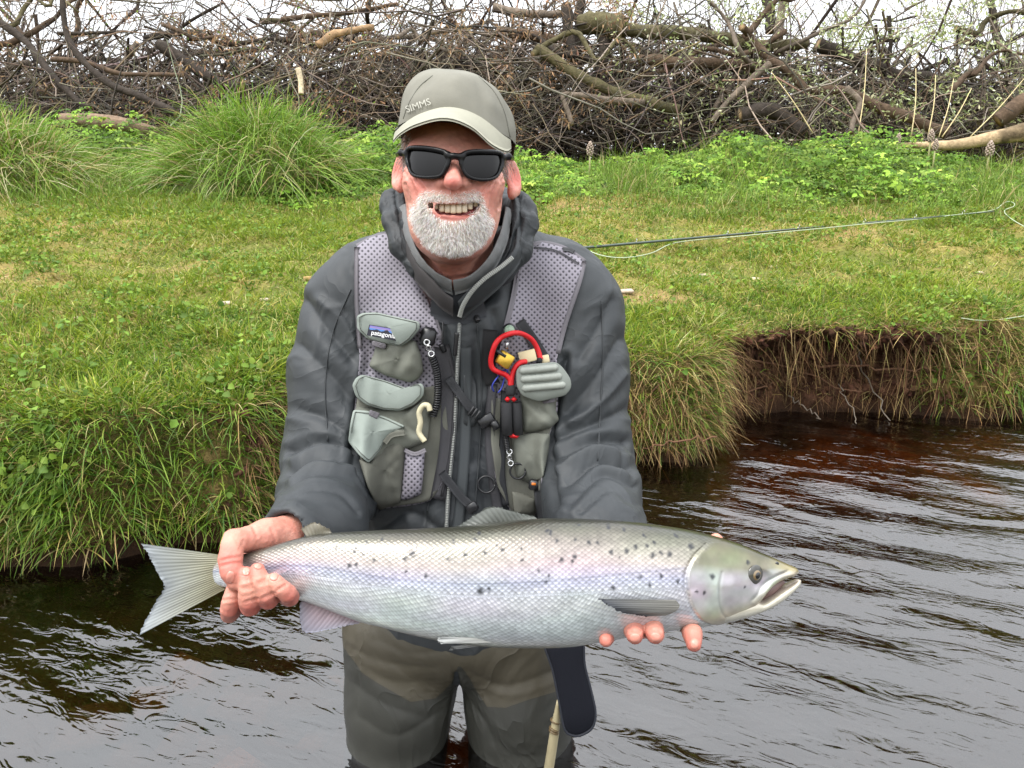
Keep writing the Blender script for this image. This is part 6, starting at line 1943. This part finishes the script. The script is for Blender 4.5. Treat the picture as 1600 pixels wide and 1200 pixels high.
# foam fly drier pieces
root = thing('foam_pad', 'cream foam pad tucked behind the ribbed grey box', 'pad', tuple(W(on(vb, 824, 558, .018))))
c = on(vb, 824, 557, .018); V, F = rbox(c, (.026, .018, .008), np.array(Matrix.Rotation(R(-14), 3, 'Z')), .25); part('pad', mesh_np('pad', W(V), F), mat('cream_foam', lin(214, 198, 160), rough=.9), root)
c = on(vb, 852, 561, .018); V, F = rbox(c, (.012, .012, .007), np.array(Matrix.Rotation(R(-12), 3, 'Z')), .25); part('pad', mesh_np('pad', W(V), F), bpy.data.materials['cream_foam'], root)
# ribbed grey fly box: octagonal outline, three raised ribs
BX = np.array([(806, 580), (812, 571), (868, 565), (878, 572), (892, 592), (893, 606), (884, 618), (842, 628), (816, 619), (807, 604)], float)
c2 = np.array([848, 596.]); ax = np.array([.995, -.06]); ay = np.array([.06, .995])
d0 = float(np.nanmin([cast(vb, x, y) for x, y in BX])) - .030
base = thing('fly_box', 'ribbed pale grey plastic fly box on the vest pocket', 'fly box', tuple(W(p(848, 596, d0))))
M_box = mat('fly_box_grey', lin(142, 146, 138), rough=.5, var=.12, vscale=120, bump=.2, bscale=200)


def slab(poly, dn, df, mt, nm, rim=.0025):
    B = resample(poly, 48, True, smooth=False); B = (np.roll(B, 1, 0) + 2 * B + np.roll(B, -1, 0)) / 4; c = B.mean(0)
    lev = [(1.0, df), (1.0, dn + rim), (.97, dn), (.5, dn - .0004), (.02, dn - .0006)]
    V = np.concatenate([np.array([p(*(c + (q - c) * s_), dd) for q in B]) for s_, dd in lev])
    i = np.arange(len(lev) - 1)[:, None] * 48; j = np.arange(48)[None]
    q = np.stack([i + j, i + (j + 1) % 48, i + 48 + (j + 1) % 48, i + 48 + j], -1).reshape(-1, 4)
    if np.cross(V[q[100, 1]] - V[q[100, 0]], V[q[100, 2]] - V[q[100, 0]])[2] < 0 and False: q = q[:, ::-1]
    me = mesh_np(nm, W(V), q); return part(nm, me, mt, base)


slab(BX, d0, d0 + .022, mat('fly_box_rim', lin(120, 125, 118), rough=.55), 'shell')
for k, yy in enumerate((577, 590.5, 604.5)):
    x0, x1 = (811 + k * 2, 872 + k * 6)
    P = resample(np.array([p(x0, yy + 3, d0 + .001), p((x0 + x1) / 2, yy, d0 - .001), p(x1, yy - 3, d0 + .001)]), 20)
    v_, f_ = tube(P, np.r_[.0025, np.full(18, .0056), .0025], 12, flat=1.0)
    part('rib', mesh_np('rib', W(v_), f_), M_box, base)

# ================================================================ WADING STAFF AND SHEATH
c_top = p(872, 1096, 1.13)
sp = np.array([p(872, 1094, 1.13), p(869, 1125, 1.14), p(864, 1160, 1.15), p(857, 1204, 1.165), p(846, 1270, 1.19), p(838, 1330, 1.21)])
staff = thing('wading_staff', 'slim cream wading staff standing in the water beside the waders', 'staff', tuple(W(sp[-1])))
M_staff = mat('staff_cream', lin(178, 166, 132), rough=.4, var=.1, vscale=40)
part('shaft', mesh_np('shaft', *tube(W(resample(sp, 30)), np.interp(np.linspace(0, 1, 30), [0, .12, .2, 1], [.002, .0062, .0075, .009]), 12)), M_staff, staff)
for y in (1127, 1139, 1143):
    x = np.interp(y, [1094, 1204], [872, 857]); q = p(x, y, 1.142)
    part('collar_ring', mesh_np('collar_ring', *tube(W(np.array([q + [.0005, .0012, 0], q - [.0005, .0012, 0]])), .0084, 14)), mat('staff_brown', lin(110, 92, 64), rough=.4) if 'staff_brown' not in bpy.data.materials else bpy.data.materials['staff_brown'], staff)
SH = [(850, 990), (905, 985), (914, 1040), (924, 1080), (931, 1115), (926, 1138), (908, 1150), (893, 1150), (882, 1140), (874, 1100), (864, 1050)]
B = resample(SH, 60, True); c = B.mean(0)
lev = [(.0, 1.118), (.6, 1.116), (.93, 1.119), (1.0, 1.126), (.93, 1.136), (.6, 1.140), (.0, 1.140)]
V = np.concatenate([np.array([p(*(c + (q - c) * s_), dd) for q in B]) for s_, dd in lev])
i = np.arange(len(lev) - 1)[:, None] * 60; j = np.arange(60)[None]
q = np.stack([i + j, i + 60 + j, i + 60 + (j + 1) % 60, i + (j + 1) % 60], -1).reshape(-1, 4)
if np.cross(V[q[70, 1]] - V[q[70, 0]], V[q[70, 2]] - V[q[70, 0]])[2] < 0: q = q[:, ::-1]
sheath = thing('staff_sheath', 'dark navy neoprene staff sheath with a rounded end hanging at the hip', 'sheath', tuple(W(p(890, 1150, 1.126))))
part('pouch', mesh_np('pouch', W(V), q), mat('neoprene', lin(15, 17, 26), rough=.8, spec=.25, bump=.2, bscale=300), sheath)
bp3 = np.array([p(*(c + (q_ - c) * .985), 1.121) for q_ in B]); bp3 = np.concatenate([bp3, bp3[:1]])
part('binding', mesh_np('binding', *tube(W(bp3), .0022, 6)), mat('binding', lin(26, 29, 38), rough=.7), sheath)

# ================================================================ THE SALMON
FT = np.array([(318, 876), (328, 873), (345, 871), (380, 866), (440, 848), (480, 838), (520, 833), (600, 829), (700, 825), (760, 819), (820, 813), (870, 811), (940, 813), (1000, 818), (1060, 826), (1100, 834), (1150, 848), (1200, 868), (1232, 882), (1243, 887), (1247, 892)], float)
FB = np.array([(318, 913), (328, 917), (345, 917), (380, 919), (430, 926), (480, 940), (560, 968), (600, 978), (640, 988), (700, 1000), (760, 1007), (820, 1009), (880, 1008), (920, 1003), (980, 992), (1040, 983), (1090, 977), (1130, 970), (1160, 958), (1176, 944), (1188, 930), (1200, 916), (1216, 905), (1236, 899), (1245, 896), (1247, 893)], float)
FWt = np.array([(318, .001), (328, .003), (345, .0075), (400, .014), (480, .022), (600, .036), (750, .045), (900, .046), (1050, .043), (1100, .040), (1150, .034), (1200, .022), (1235, .012), (1247, .003)], float)


def sm(tab, x):
    P = resample(tab, 400); return np.interp(x, P[:, 0], P[:, 1])


def fd(x): return .855 - .012 * np.sin((x - 330) / 917 * np.pi) + .008 * (x < 330)


NS, NR = 600, 260
X = 318 + (1247 - 318) * np.linspace(0, 1, NS)
ph = np.linspace(0, 2 * np.pi, NR, endpoint=False)                   # 0 = towards the viewer, pi/2 = back
top_, bot_, wid_ = sm(FT, X), sm(FB, X), sm(FWt, X)
cyy, hy = (top_ + bot_) / 2, (bot_ - top_) / 2
sn, cs = np.sin(ph), np.cos(ph)
PX = np.repeat(X[:, None], NR, 1)
PY = cyy[:, None] - hy[:, None] * np.sign(sn) * np.abs(sn) ** .95
Wd = wid_[:, None] * np.sign(cs) * np.abs(cs) ** .85
f_h = (PY - top_[:, None]) / (bot_ - top_)[:, None]                  # 0 back .. 1 belly
near = cs[None] > 0
# relief: gill cover, cheek line, eye socket, lateral ridge
GILL = resample(np.array([(1098, 842), (1076, 858), (1064, 875), (1060, 892), (1063, 915), (1072, 936), (1088, 956), (1118, 972)], float), 120)
PRE = resample(np.array([(1114, 882), (1109, 900), (1109, 920), (1116, 944), (1135, 962)], float), 60)
q2 = np.stack([PX, PY], -1).reshape(-1, 2)
gx = np.interp(q2[:, 1], GILL[:, 1], GILL[:, 0])
gd_ = q2[:, 0] - gx
step = np.where(gd_ > 0, .0022 * np.exp(-np.clip(gd_, 0, None) / 45), 0) - .0016 * np.exp(-((gd_ + 3) / 3.0) ** 2)
step = np.where((q2[:, 1] > 842) & (q2[:, 1] < 972), step, 0)
pre = -.0009 * np.exp(-(segdist(q2, PRE) / 2.4) ** 2)
eye_d = np.hypot(q2[:, 0] - 1180, (q2[:, 1] - 898))
eye = -.0035 * np.exp(-(eye_d / 15) ** 4)
maxl = resample(np.array([(1238, 899), (1215, 907), (1196, 918), (1184, 932), (1178, 938)], float), 40)
mx_ = .0022 * np.exp(-(segdist(q2, maxl - [6, 5]) / 6) ** 2) - .0012 * np.exp(-(segdist(q2, maxl - [14, 12]) / 3) ** 2)
rel = (step + pre + eye + mx_).reshape(NS, NR) * near
rel += .0010 * fbm(np.stack([PX / 30, PY / 30, PX * 0], -1), 9, 2) * (PX > 1065) * near
DD = fd(PX) - Wd - rel
FVc = np.stack([(PX - 800) / FPX * DD, (600 - PY) / FPX * DD, -DD], -1)
# keep the silhouette: scale y about the outline depth
FVc[..., 1] = (600 - PY) / FPX * fd(PX)
FVc[..., 0] = (PX - 800) / FPX * fd(PX)
PY_s = 600 - FVc[..., 1] / DD * FPX


def ramp(f, stops):
    xs = [s_[0] for s_ in stops]; cs_ = np.array([lin(*s_[1]) for s_ in stops])
    return np.stack([np.interp(f, xs, cs_[:, k]) for k in range(3)], -1)


fc = ramp(f_h, [(0, (74, 74, 64)), (.05, (98, 96, 84)), (.12, (134, 129, 118)), (.20, (170, 162, 152)), (.28, (190, 177, 172)), (.36, (192, 187, 198)), (.42, (194, 197, 215)), (.50, (212, 215, 224)), (.6, (226, 229, 233)), (.75, (218, 225, 229)), (.85, (210, 219, 220)), (.93, (220, 224, 220)), (1, (222, 220, 214))])
fc *= np.exp(.10 * fbm(np.stack([PX / 40, PY / 14, PX * 0], -1), 15, 3))[..., None]
iri = fbm(np.stack([PX / 90, PY / 24, PX * 0 + 3], -1), 16, 2)[..., None]
fc = fc * (1 + iri * np.array([.04, -.01, .05]))
hd = np.clip((gd_.reshape(NS, NR) + 2 + 5 * vnoise(np.stack([PX / 7, PY / 7, PX * 0], -1), 30) * (f_h < .3)) / np.where(f_h < .3, 12, 4), 0, 1)[..., None]
hc_ = ramp(f_h, [(0, (82, 79, 56)), (.10, (116, 113, 90)), (.26, (138, 136, 116)), (.36, (174, 174, 172)), (.5, (196, 194, 198)), (.68, (204, 204, 200)), (.82, (206, 202, 176)), (1, (216, 212, 190))])
hc_ = hc_ * np.exp(.16 * fbm(np.stack([PX / 16, PY / 16, PX * 0], -1), 18, 3))[..., None]
hc_ = hc_ * (1 + .16 * fbm(np.stack([PX / 24, PY / 24, PX * 0 + 9], -1), 19, 2)[..., None] * np.array([.5, -.1, .5]))
snout = np.clip((PX - 1195) / 45, 0, 1)[..., None]
hc_ = hc_ * (1 - .6 * snout) + lin(204, 186, 130) * .6 * snout
fc = (fc * (1 - hd) + hc_ * hd) * .80
flat = fc.reshape(-1, 3)
wl = np.exp(-((gd_ + 0) / 3.5) ** 2) * ((q2[:, 1] > 850) & (q2[:, 1] < 970)); wl = wl * np.clip(.5 + .8 * vnoise(np.concatenate([q2 / 9, 0 * q2[:, :1]], 1), 29), 0, 1); flat = flat * (1 - .4 * wl[:, None]) + lin(196, 188, 160) * .4 * wl[:, None]
LAT = resample(np.array([(330, 892), (424, 882), (460, 877), (525, 879), (622, 891), (720, 896), (830, 893), (935, 884), (1056, 874)], float), 200)
ll = .5 * np.exp(-(segdist(q2, LAT) / 1.2) ** 2) * near.repeat(NS, 0).ravel() * (q2[:, 0] < 1058)
flat = flat * (1 - ll[:, None]) + lin(96, 98, 120) * ll[:, None]
pl = .35 * np.exp(-(segdist(q2, PRE) / 1.6) ** 2); flat = flat * (1 - pl[:, None]) + lin(110, 110, 110) * pl[:, None]
# black spots: small ragged crosses over the back, a few on the head
SPOT = [(1098, 886, 4.2), (1074, 908, 2.2), (1086, 910, 2.4), (1157, 870, 2.6), (1148, 904, 2.2), (1046, 894, 2.6), (753, 906, 5.5), (765, 904, 3), (850, 892, 3), (855, 885, 2.2), (950, 902, 3), (990, 886, 3), (1004, 898, 2.4), (1022, 885, 2.4), (970, 850, 3.6), (1010, 856, 4), (1035, 856, 4), (985, 845, 3.2), (948, 850, 3.4), (893, 858, 3.2), (873, 862, 3), (840, 877, 2.6), (815, 862, 3), (786, 848, 2.6), (760, 852, 2.6), (730, 856, 2.6), (705, 862, 2.6), (914, 838, 2.6), (928, 838, 2.6), (868, 836, 2.6), (895, 834, 2.6), (650, 855, 5), (640, 862, 3.5), (560, 854, 2.6), (576, 857, 2.6), (592, 866, 2.6), (672, 885, 2.6), (1050, 832, 2.6), (1000, 830, 2.6), (1070, 845, 4)]
r3 = np.random.default_rng(12)
for _ in range(24):
    x = r3.uniform(520, 1070); SPOT.append((x, np.interp(x, X, top_) + r3.uniform(6, 58) * r3.random() ** .6, r3.uniform(1.6, 2.8)))
sp_w = np.zeros(len(q2))
qs = q2 + 1.8 * np.stack([vnoise(np.concatenate([q2 / 4.5, 0 * q2[:, :1]], 1), 3), vnoise(np.concatenate([q2 / 4.5, 0 * q2[:, :1] + 7], 1), 4)], -1)
for x, y, r in SPOT:
    m_ = (np.abs(q2[:, 0] - x) < 14) & (np.abs(q2[:, 1] - y) < 14)
    sp_w[m_] = np.maximum(sp_w[m_], np.clip(1.5 - np.hypot(qs[m_, 0] - x, qs[m_, 1] - y) / r, 0, 1))
sp_w *= near.repeat(NS, 0).ravel()
flat = flat * (1 - .9 * sp_w[:, None]) + lin(38, 40, 46) * .9 * sp_w[:, None]
# the scaly skin keeps a mask: 1 on the body, 0 on the head
scal = 1 - hd.ravel()
uvx = np.cumsum(np.r_[0, np.diff(X)]) * .84 / FPX
arc = np.concatenate([[0], np.cumsum(np.hypot(np.diff(sn) * hy.max() * .84 / FPX, np.diff(cs) * .045))])
uvf = np.stack([np.repeat(uvx[:, None], NR, 1), arc[None] * (.35 + .65 * (hy / hy.max()))[:, None]], -1).reshape(-1, 2)

i = np.arange(NS - 1)[:, None] * NR; j = np.arange(NR)[None]
FQ = np.stack([i + j, i + (j + 1) % NR, i + NR + (j + 1) % NR, i + NR + j], -1).reshape(-1, 4)
# end caps
FVf = FVc.reshape(-1, 3)
caps = []
FVf = np.concatenate([FVf, FVc[0].mean(0)[None], FVc[-1].mean(0)[None]])
jj = np.arange(NR)
caps = np.concatenate([np.stack([(jj + 1) % NR, jj, np.full(NR, NS * NR)], 1), np.stack([(NS - 1) * NR + jj, (NS - 1) * NR + (jj + 1) % NR, np.full(NR, NS * NR + 1)], 1)])
# lower jaw, a second loft running into the throat
JT = np.array([(1096, 925), (1130, 925), (1170, 928), (1186, 934), (1200, 929), (1218, 919), (1236, 910), (1246, 905), (1251, 906)], float)
JB = np.array([(1096, 968), (1130, 968), (1170, 958), (1186, 952), (1204, 946), (1222, 936), (1240, 922), (1249, 913), (1251, 909)], float)
JW = np.array([(1096, .024), (1130, .029), (1170, .024), (1200, .0165), (1230, .011), (1246, .007), (1251, .002)], float)
NJ, NJR = 100, 48
XJ = np.linspace(1096, 1251, NJ); tj, bj, wj = sm(JT, XJ), sm(JB, XJ), sm(JW, XJ)
pj = np.linspace(0, 2 * np.pi, NJR, endpoint=False)
PJY = (tj + bj)[:, None] / 2 - (bj - tj)[:, None] / 2 * np.sign(np.sin(pj)) * np.abs(np.sin(pj)) ** .8
PJX = np.repeat(XJ[:, None], NJR, 1)
DJ = fd(PJX) - wj[:, None] * np.sign(np.cos(pj)) * np.abs(np.cos(pj)) ** .8
JV = np.stack([(PJX - 800) / FPX * fd(PJX), (600 - PJY) / FPX * fd(PJX), -DJ], -1)
fj = (PJY - tj[:, None]) / (bj - tj)[:, None]
jc = .8 * ramp(fj, [(0, (206, 190, 176)), (.2, (206, 198, 180)), (.6, (214, 210, 194)), (1, (222, 220, 210))]) * np.exp(.08 * fbm(np.stack([PJX / 14, PJY / 14, PJX * 0], -1), 20, 3))[..., None]
i = np.arange(NJ - 1)[:, None] * NJR; j = np.arange(NJR)[None]
JQ = np.stack([i + j, i + (j + 1) % NJR, i + NJR + (j + 1) % NJR, i + NJR + j], -1).reshape(-1, 4)
JVf = np.concatenate([JV.reshape(-1, 3), JV[0].mean(0)[None], JV[-1].mean(0)[None]])
jj = np.arange(NJR)
jcap = np.stack([(NJ - 1) * NJR + jj, (NJ - 1) * NJR + (jj + 1) % NJR, np.full(NJR, NJ * NJR + 1)], 1)
o = len(FVf)
V = np.concatenate([FVf, JVf])
SB = W(p(820, 1010, .85))
me = mesh_np('salmon', W(V), [np.concatenate([FQ, JQ + o]), np.concatenate([caps, jcap + o])])
allc = np.concatenate([np.c_[flat, scal], np.c_[flat[:2], [0, 0]], np.c_[jc.reshape(-1, 3), np.zeros(NJ * NJR)], np.c_[jc.reshape(-1, 3)[:2], [0, 0]]])
set_col(me, np.clip(allc[:, :3], 0, 1)); set_col(me, np.repeat(allc[:, 3:], 3, 1), 'Scale')
set_uv(me, np.concatenate([uvf, uvf[:2], np.zeros((len(JVf), 2))]))
m_, t, b, out = mat_new('salmon_skin')
L = t.links.new
at = N(t, 'ShaderNodeAttribute', attribute_name='Col'); sc_ = N(t, 'ShaderNodeAttribute', attribute_name='Scale')
uvn = N(t, 'ShaderNodeUVMap')
mp = N(t, 'ShaderNodeMapping'); mp.inputs['Scale'].default_value = (195, 250, 1); mp.inputs['Rotation'].default_value = (0, 0, R(45)); L(uvn.outputs[0], mp.inputs['Vector'])
nzd = N(t, 'ShaderNodeTexNoise', Scale=30.0, Detail=2.0); L(uvn.outputs[0], nzd.inputs['Vector'])
add = N(t, 'ShaderNodeMix', data_type='RGBA', blend_type='LINEAR_LIGHT'); add.inputs['Factor'].default_value = .22
L(mp.outputs[0], add.inputs['A']); L(nzd.outputs['Color'], add.inputs['B'])
vo = N(t, 'ShaderNodeTexVoronoi', Scale=1.0, Randomness=0.12, voronoi_dimensions='2D'); L(add.outputs['Result'], vo.inputs['Vector'])
# dark rim between scales, bright grain inside
cr = N(t, 'ShaderNodeMapRange'); cr.inputs['From Min'].default_value = .34; cr.inputs['From Max'].default_value = .62; cr.inputs['To Min'].default_value = 1.02; cr.inputs['To Max'].default_value = .74; L(vo.outputs['Distance'], cr.inputs['Value'])
hsv = N(t, 'ShaderNodeSeparateColor'); L(vo.outputs['Color'], hsv.inputs[0])
vr = N(t, 'ShaderNodeMapRange'); vr.inputs['To Min'].default_value = .86; vr.inputs['To Max'].default_value = 1.12; L(hsv.outputs[0], vr.inputs['Value'])
mu = N(t, 'ShaderNodeMath', operation='MULTIPLY'); L(cr.outputs[0], mu.inputs[0]); L(vr.outputs[0], mu.inputs[1])
mm = N(t, 'ShaderNodeMix', data_type='RGBA', blend_type='MULTIPLY'); L(sc_.outputs['Fac'], mm.inputs['Factor']); L(at.outputs['Color'], mm.inputs['A']); L(mu.outputs[0], mm.inputs['B'])
L(mm.outputs['Result'], b.inputs['Base Color'])
b.inputs['Metallic'].default_value = .5; b.inputs['Roughness'].default_value = .28; b.inputs['Coat Weight'].default_value = .25; b.inputs['Coat Roughness'].default_value = .12
inv = N(t, 'ShaderNodeMath', operation='MULTIPLY'); L(vo.outputs['Distance'], inv.inputs[0]); L(sc_.outputs['Fac'], inv.inputs[1])
bp = N(t, 'ShaderNodeBump', Strength=.42, Distance=.0011); bp.invert = True; L(inv.outputs[0], bp.inputs['Height'])
nzf = N(t, 'ShaderNodeTexNoise', Scale=260.0, Detail=3.0); tco = N(t, 'ShaderNodeTexCoord'); L(tco.outputs['Object'], nzf.inputs['Vector'])
bp2 = N(t, 'ShaderNodeBump', Strength=.12, Distance=.001); L(nzf.outputs['Fac'], bp2.inputs['Height']); L(bp.outputs[0], bp2.inputs['Normal']); L(bp2.outputs[0], b.inputs['Normal'])
salmon = thing('salmon', 'large silver salmon with dark spots held sideways in both hands', 'fish', tuple(SB), None, me, m_)

# eye
fish_bvh = BVHc(FVf, FQ)
ec = p(1180, 898, cast(fish_bvh, 1180, 898) + .0008)
en = np.array(fish_bvh.ray_cast(Vector((0, 0, 0)), Vector(p(1180, 898, 1.0)).normalized())[1]); en = en * np.sign(en[2])
en = np.array([en[0] * .7, en[1] * .7, en[2]]); en /= np.linalg.norm(en)
EM = np.array(Vector((0, 0, 1)).rotation_difference(Vector(en)).to_matrix())
def disc(c, r, h, n=32, ring=6, M=None):
    V = [c + np.array([0, 0, h])]
    for k in range(1, ring + 1):
        a_ = k / ring * math.pi / 2
        V += [c + np.array([r * math.sin(a_) * math.cos(u_), r * math.sin(a_) * math.sin(u_), h * math.cos(a_)]) for u_ in np.linspace(0, 2 * np.pi, n, endpoint=False)]
    V = np.array(V); j = np.arange(n)
    if M is not None: V = (V - c) @ M.T + c
    F3 = np.stack([np.zeros(n, int), 1 + j, 1 + (j + 1) % n], 1)
    i = np.arange(ring - 1)[:, None] * n + 1
    return V, [np.stack([i + j, i + n + j, i + n + (j + 1) % n, i + (j + 1) % n], -1).reshape(-1, 4), F3]


V, F = disc(ec, .0112, .0034, M=EM)
eye_o = part('eye', mesh_np('eye', W(V), F), mat('fish_eye', lin(66, 65, 60), rough=.15, spec=.7, var=.2, vscale=300), salmon)
V, F = disc(ec + en * .0014, .0064, .0036, M=EM); part('iris', mesh_np('iris', W(V), F), mat('fish_iris', lin(112, 92, 60), rough=.12, spec=.7, coat=.6), eye_o)
V, F = disc(ec + en * .0026, .0046, .0030, M=EM); part('pupil', mesh_np('pupil', W(V), F), mat('fish_pupil', lin(10, 10, 12), rough=.06, spec=.8), eye_o)
# nostril
c = p(1214, 881, cast(fish_bvh, 1214, 881)); V, F = disc(c, .0024, .0008, 16, 3); part('nostril', mesh_np('nostril', W(V), F), bpy.data.materials['fish_pupil'], salmon)
# mouth lining
lv_ = [p(x, y, float(fd(x))) for x, y in ((1186, 928), (1205, 918), (1224, 908))]
v_, f_ = tube(np.array(lv_), [.010, .008, .003], 10); part('mouth_lining', mesh_np('mouth_lining', W(v_), f_), mat('mouth_flesh', lin(120, 96, 92), rough=.4), salmon)


def fin(name, base, tip, db, dt, c_base, c_tip, rays=26, thick=.0016, edge_c=None, wave=.0015, parent=None, streak=.25):
    nu = rays * 4; nv2 = 14
    A, B = resample(np.array(base, float), nu), resample(np.array(tip, float), nu)
    da = np.interp(np.linspace(0, 1, nu), np.linspace(0, 1, len(np.atleast_1d(db))), np.atleast_1d(db)) if np.ndim(db) else np.full(nu, db)
    dt_ = np.interp(np.linspace(0, 1, nu), np.linspace(0, 1, len(np.atleast_1d(dt))), np.atleast_1d(dt)) if np.ndim(dt) else np.full(nu, dt)
    u = np.arange(nu)
    ridge = np.abs(np.sin(u / 4 * np.pi))
    fr_, cc_ = [], []
    for k in range(nv2 + 1):
        t_ = k / nv2
        q = A * (1 - t_) + B * t_
        if k == nv2: q = q + rng.normal(0, .9, q.shape)
        d = da * (1 - t_) + dt_ * t_ - thick * (.6 + .5 * ridge) * (1 - .6 * t_) + wave * np.sin(u / nu * 7 + t_ * 3) * t_
        fr_.append(np.stack([(q[:, 0] - 800) / FPX * d, (600 - q[:, 1]) / FPX * d, -d], -1))
        base_c = np.array(c_base) * (1 - t_) + np.array(c_tip) * t_
        st_ = (1 - streak * ridge * (1 - .4 * t_)) * np.exp(.16 * vnoise(np.stack([u / 6, u * 0 + t_ * 3, u * 0], -1), 23))
        cc_.append(base_c[None] * st_[:, None])
    fr_ = np.array(fr_); back = fr_.copy(); back[..., 2] -= thick * 1.6 * (1 - .6 * np.linspace(0, 1, nv2 + 1))[:, None]
    V = np.concatenate([fr_.reshape(-1, 3), back.reshape(-1, 3)]); o = (nv2 + 1) * nu
    i = np.arange(nv2)[:, None] * nu; j = np.arange(nu - 1)[None]
    q = np.stack([i + j, i + nu + j, i + nu + j + 1, i + j + 1], -1).reshape(-1, 4)
    e = nv2 * nu + np.arange(nu - 1)
    s0 = np.arange(nv2) * nu
    F = np.concatenate([q, q[:, ::-1] + o, np.stack([e, e + 1, e + 1 + o, e + o], 1), np.stack([s0, s0 + nu, s0 + nu + o, s0 + o], 1), np.stack([s0 + nu - 1, s0 + 2 * nu - 1, s0 + 2 * nu - 1 + o, s0 + nu - 1 + o], 1)])
    me = mesh_np(name, W(V), F); set_col(me, np.clip(np.tile(np.array(cc_).reshape(-1, 3), (2, 1)), 0, 1))
    return part(name, me, M_fin, parent or salmon)


M_fin = mat('fin_membrane', attr=True, rough=.4, spec=.5, trans=.3, coat=.2)
dm = .852
fin('tail_fin', [(352, 869), (344, 873), (340, 882), (339, 893), (340, 905), (344, 914), (352, 921)],
    [(221, 850), (230, 862), (240, 884), (256, 917), (244, 940), (230, 965), (217, 993)], [.8530, .8510, .8505, .8505, .8505, .8510, .8530], [.850, .852, .853, .853, .852, .850, .846], lin(156, 152, 118), lin(158, 164, 168), 22, streak=.22)
fin('dorsal_fin', [(842, 813), (815, 815), (780, 819), (735, 825)], [(836, 808), (800, 799), (764, 793), (712, 824)], .857, .860, lin(84, 86, 78), lin(104, 108, 102), 16)
fin('adipose_fin', [(518, 834), (500, 836), (480, 840)], [(516, 829), (492, 817), (470, 826)], .853, .853, lin(120, 116, 100), lin(140, 134, 118), 8, streak=.08)
fin('pectoral_fin', [(1056, 938), (1062, 946), (1056, 955), (1040, 962)], [(935, 936), (948, 944), (972, 957), (1010, 963)], [.800, .801, .803, .805], [.784, .784, .787, .795], lin(150, 148, 140), lin(44, 48, 56), 14)
fin('pelvic_fin', [(768, 1004), (764, 1000), (758, 997)], [(690, 1006), (683, 1000), (690, 996)], .815, [.800, .80, .800], lin(206, 206, 200), lin(200, 202, 200), 10)
fin('pelvic_fin', [(770, 1008), (764, 1007), (758, 1006)], [(708, 1014), (702, 1016), (706, 1010)], .865, .87, lin(190, 190, 186), lin(170, 172, 172), 8)
fin('anal_fin', [(568, 970), (540, 960), (510, 948), (476, 936)], [(560, 974), (520, 982), (474, 986), (468, 942)], .85, [.85, .846, .842, .846], lin(190, 160, 164), lin(170, 168, 182), 16, streak=.3)
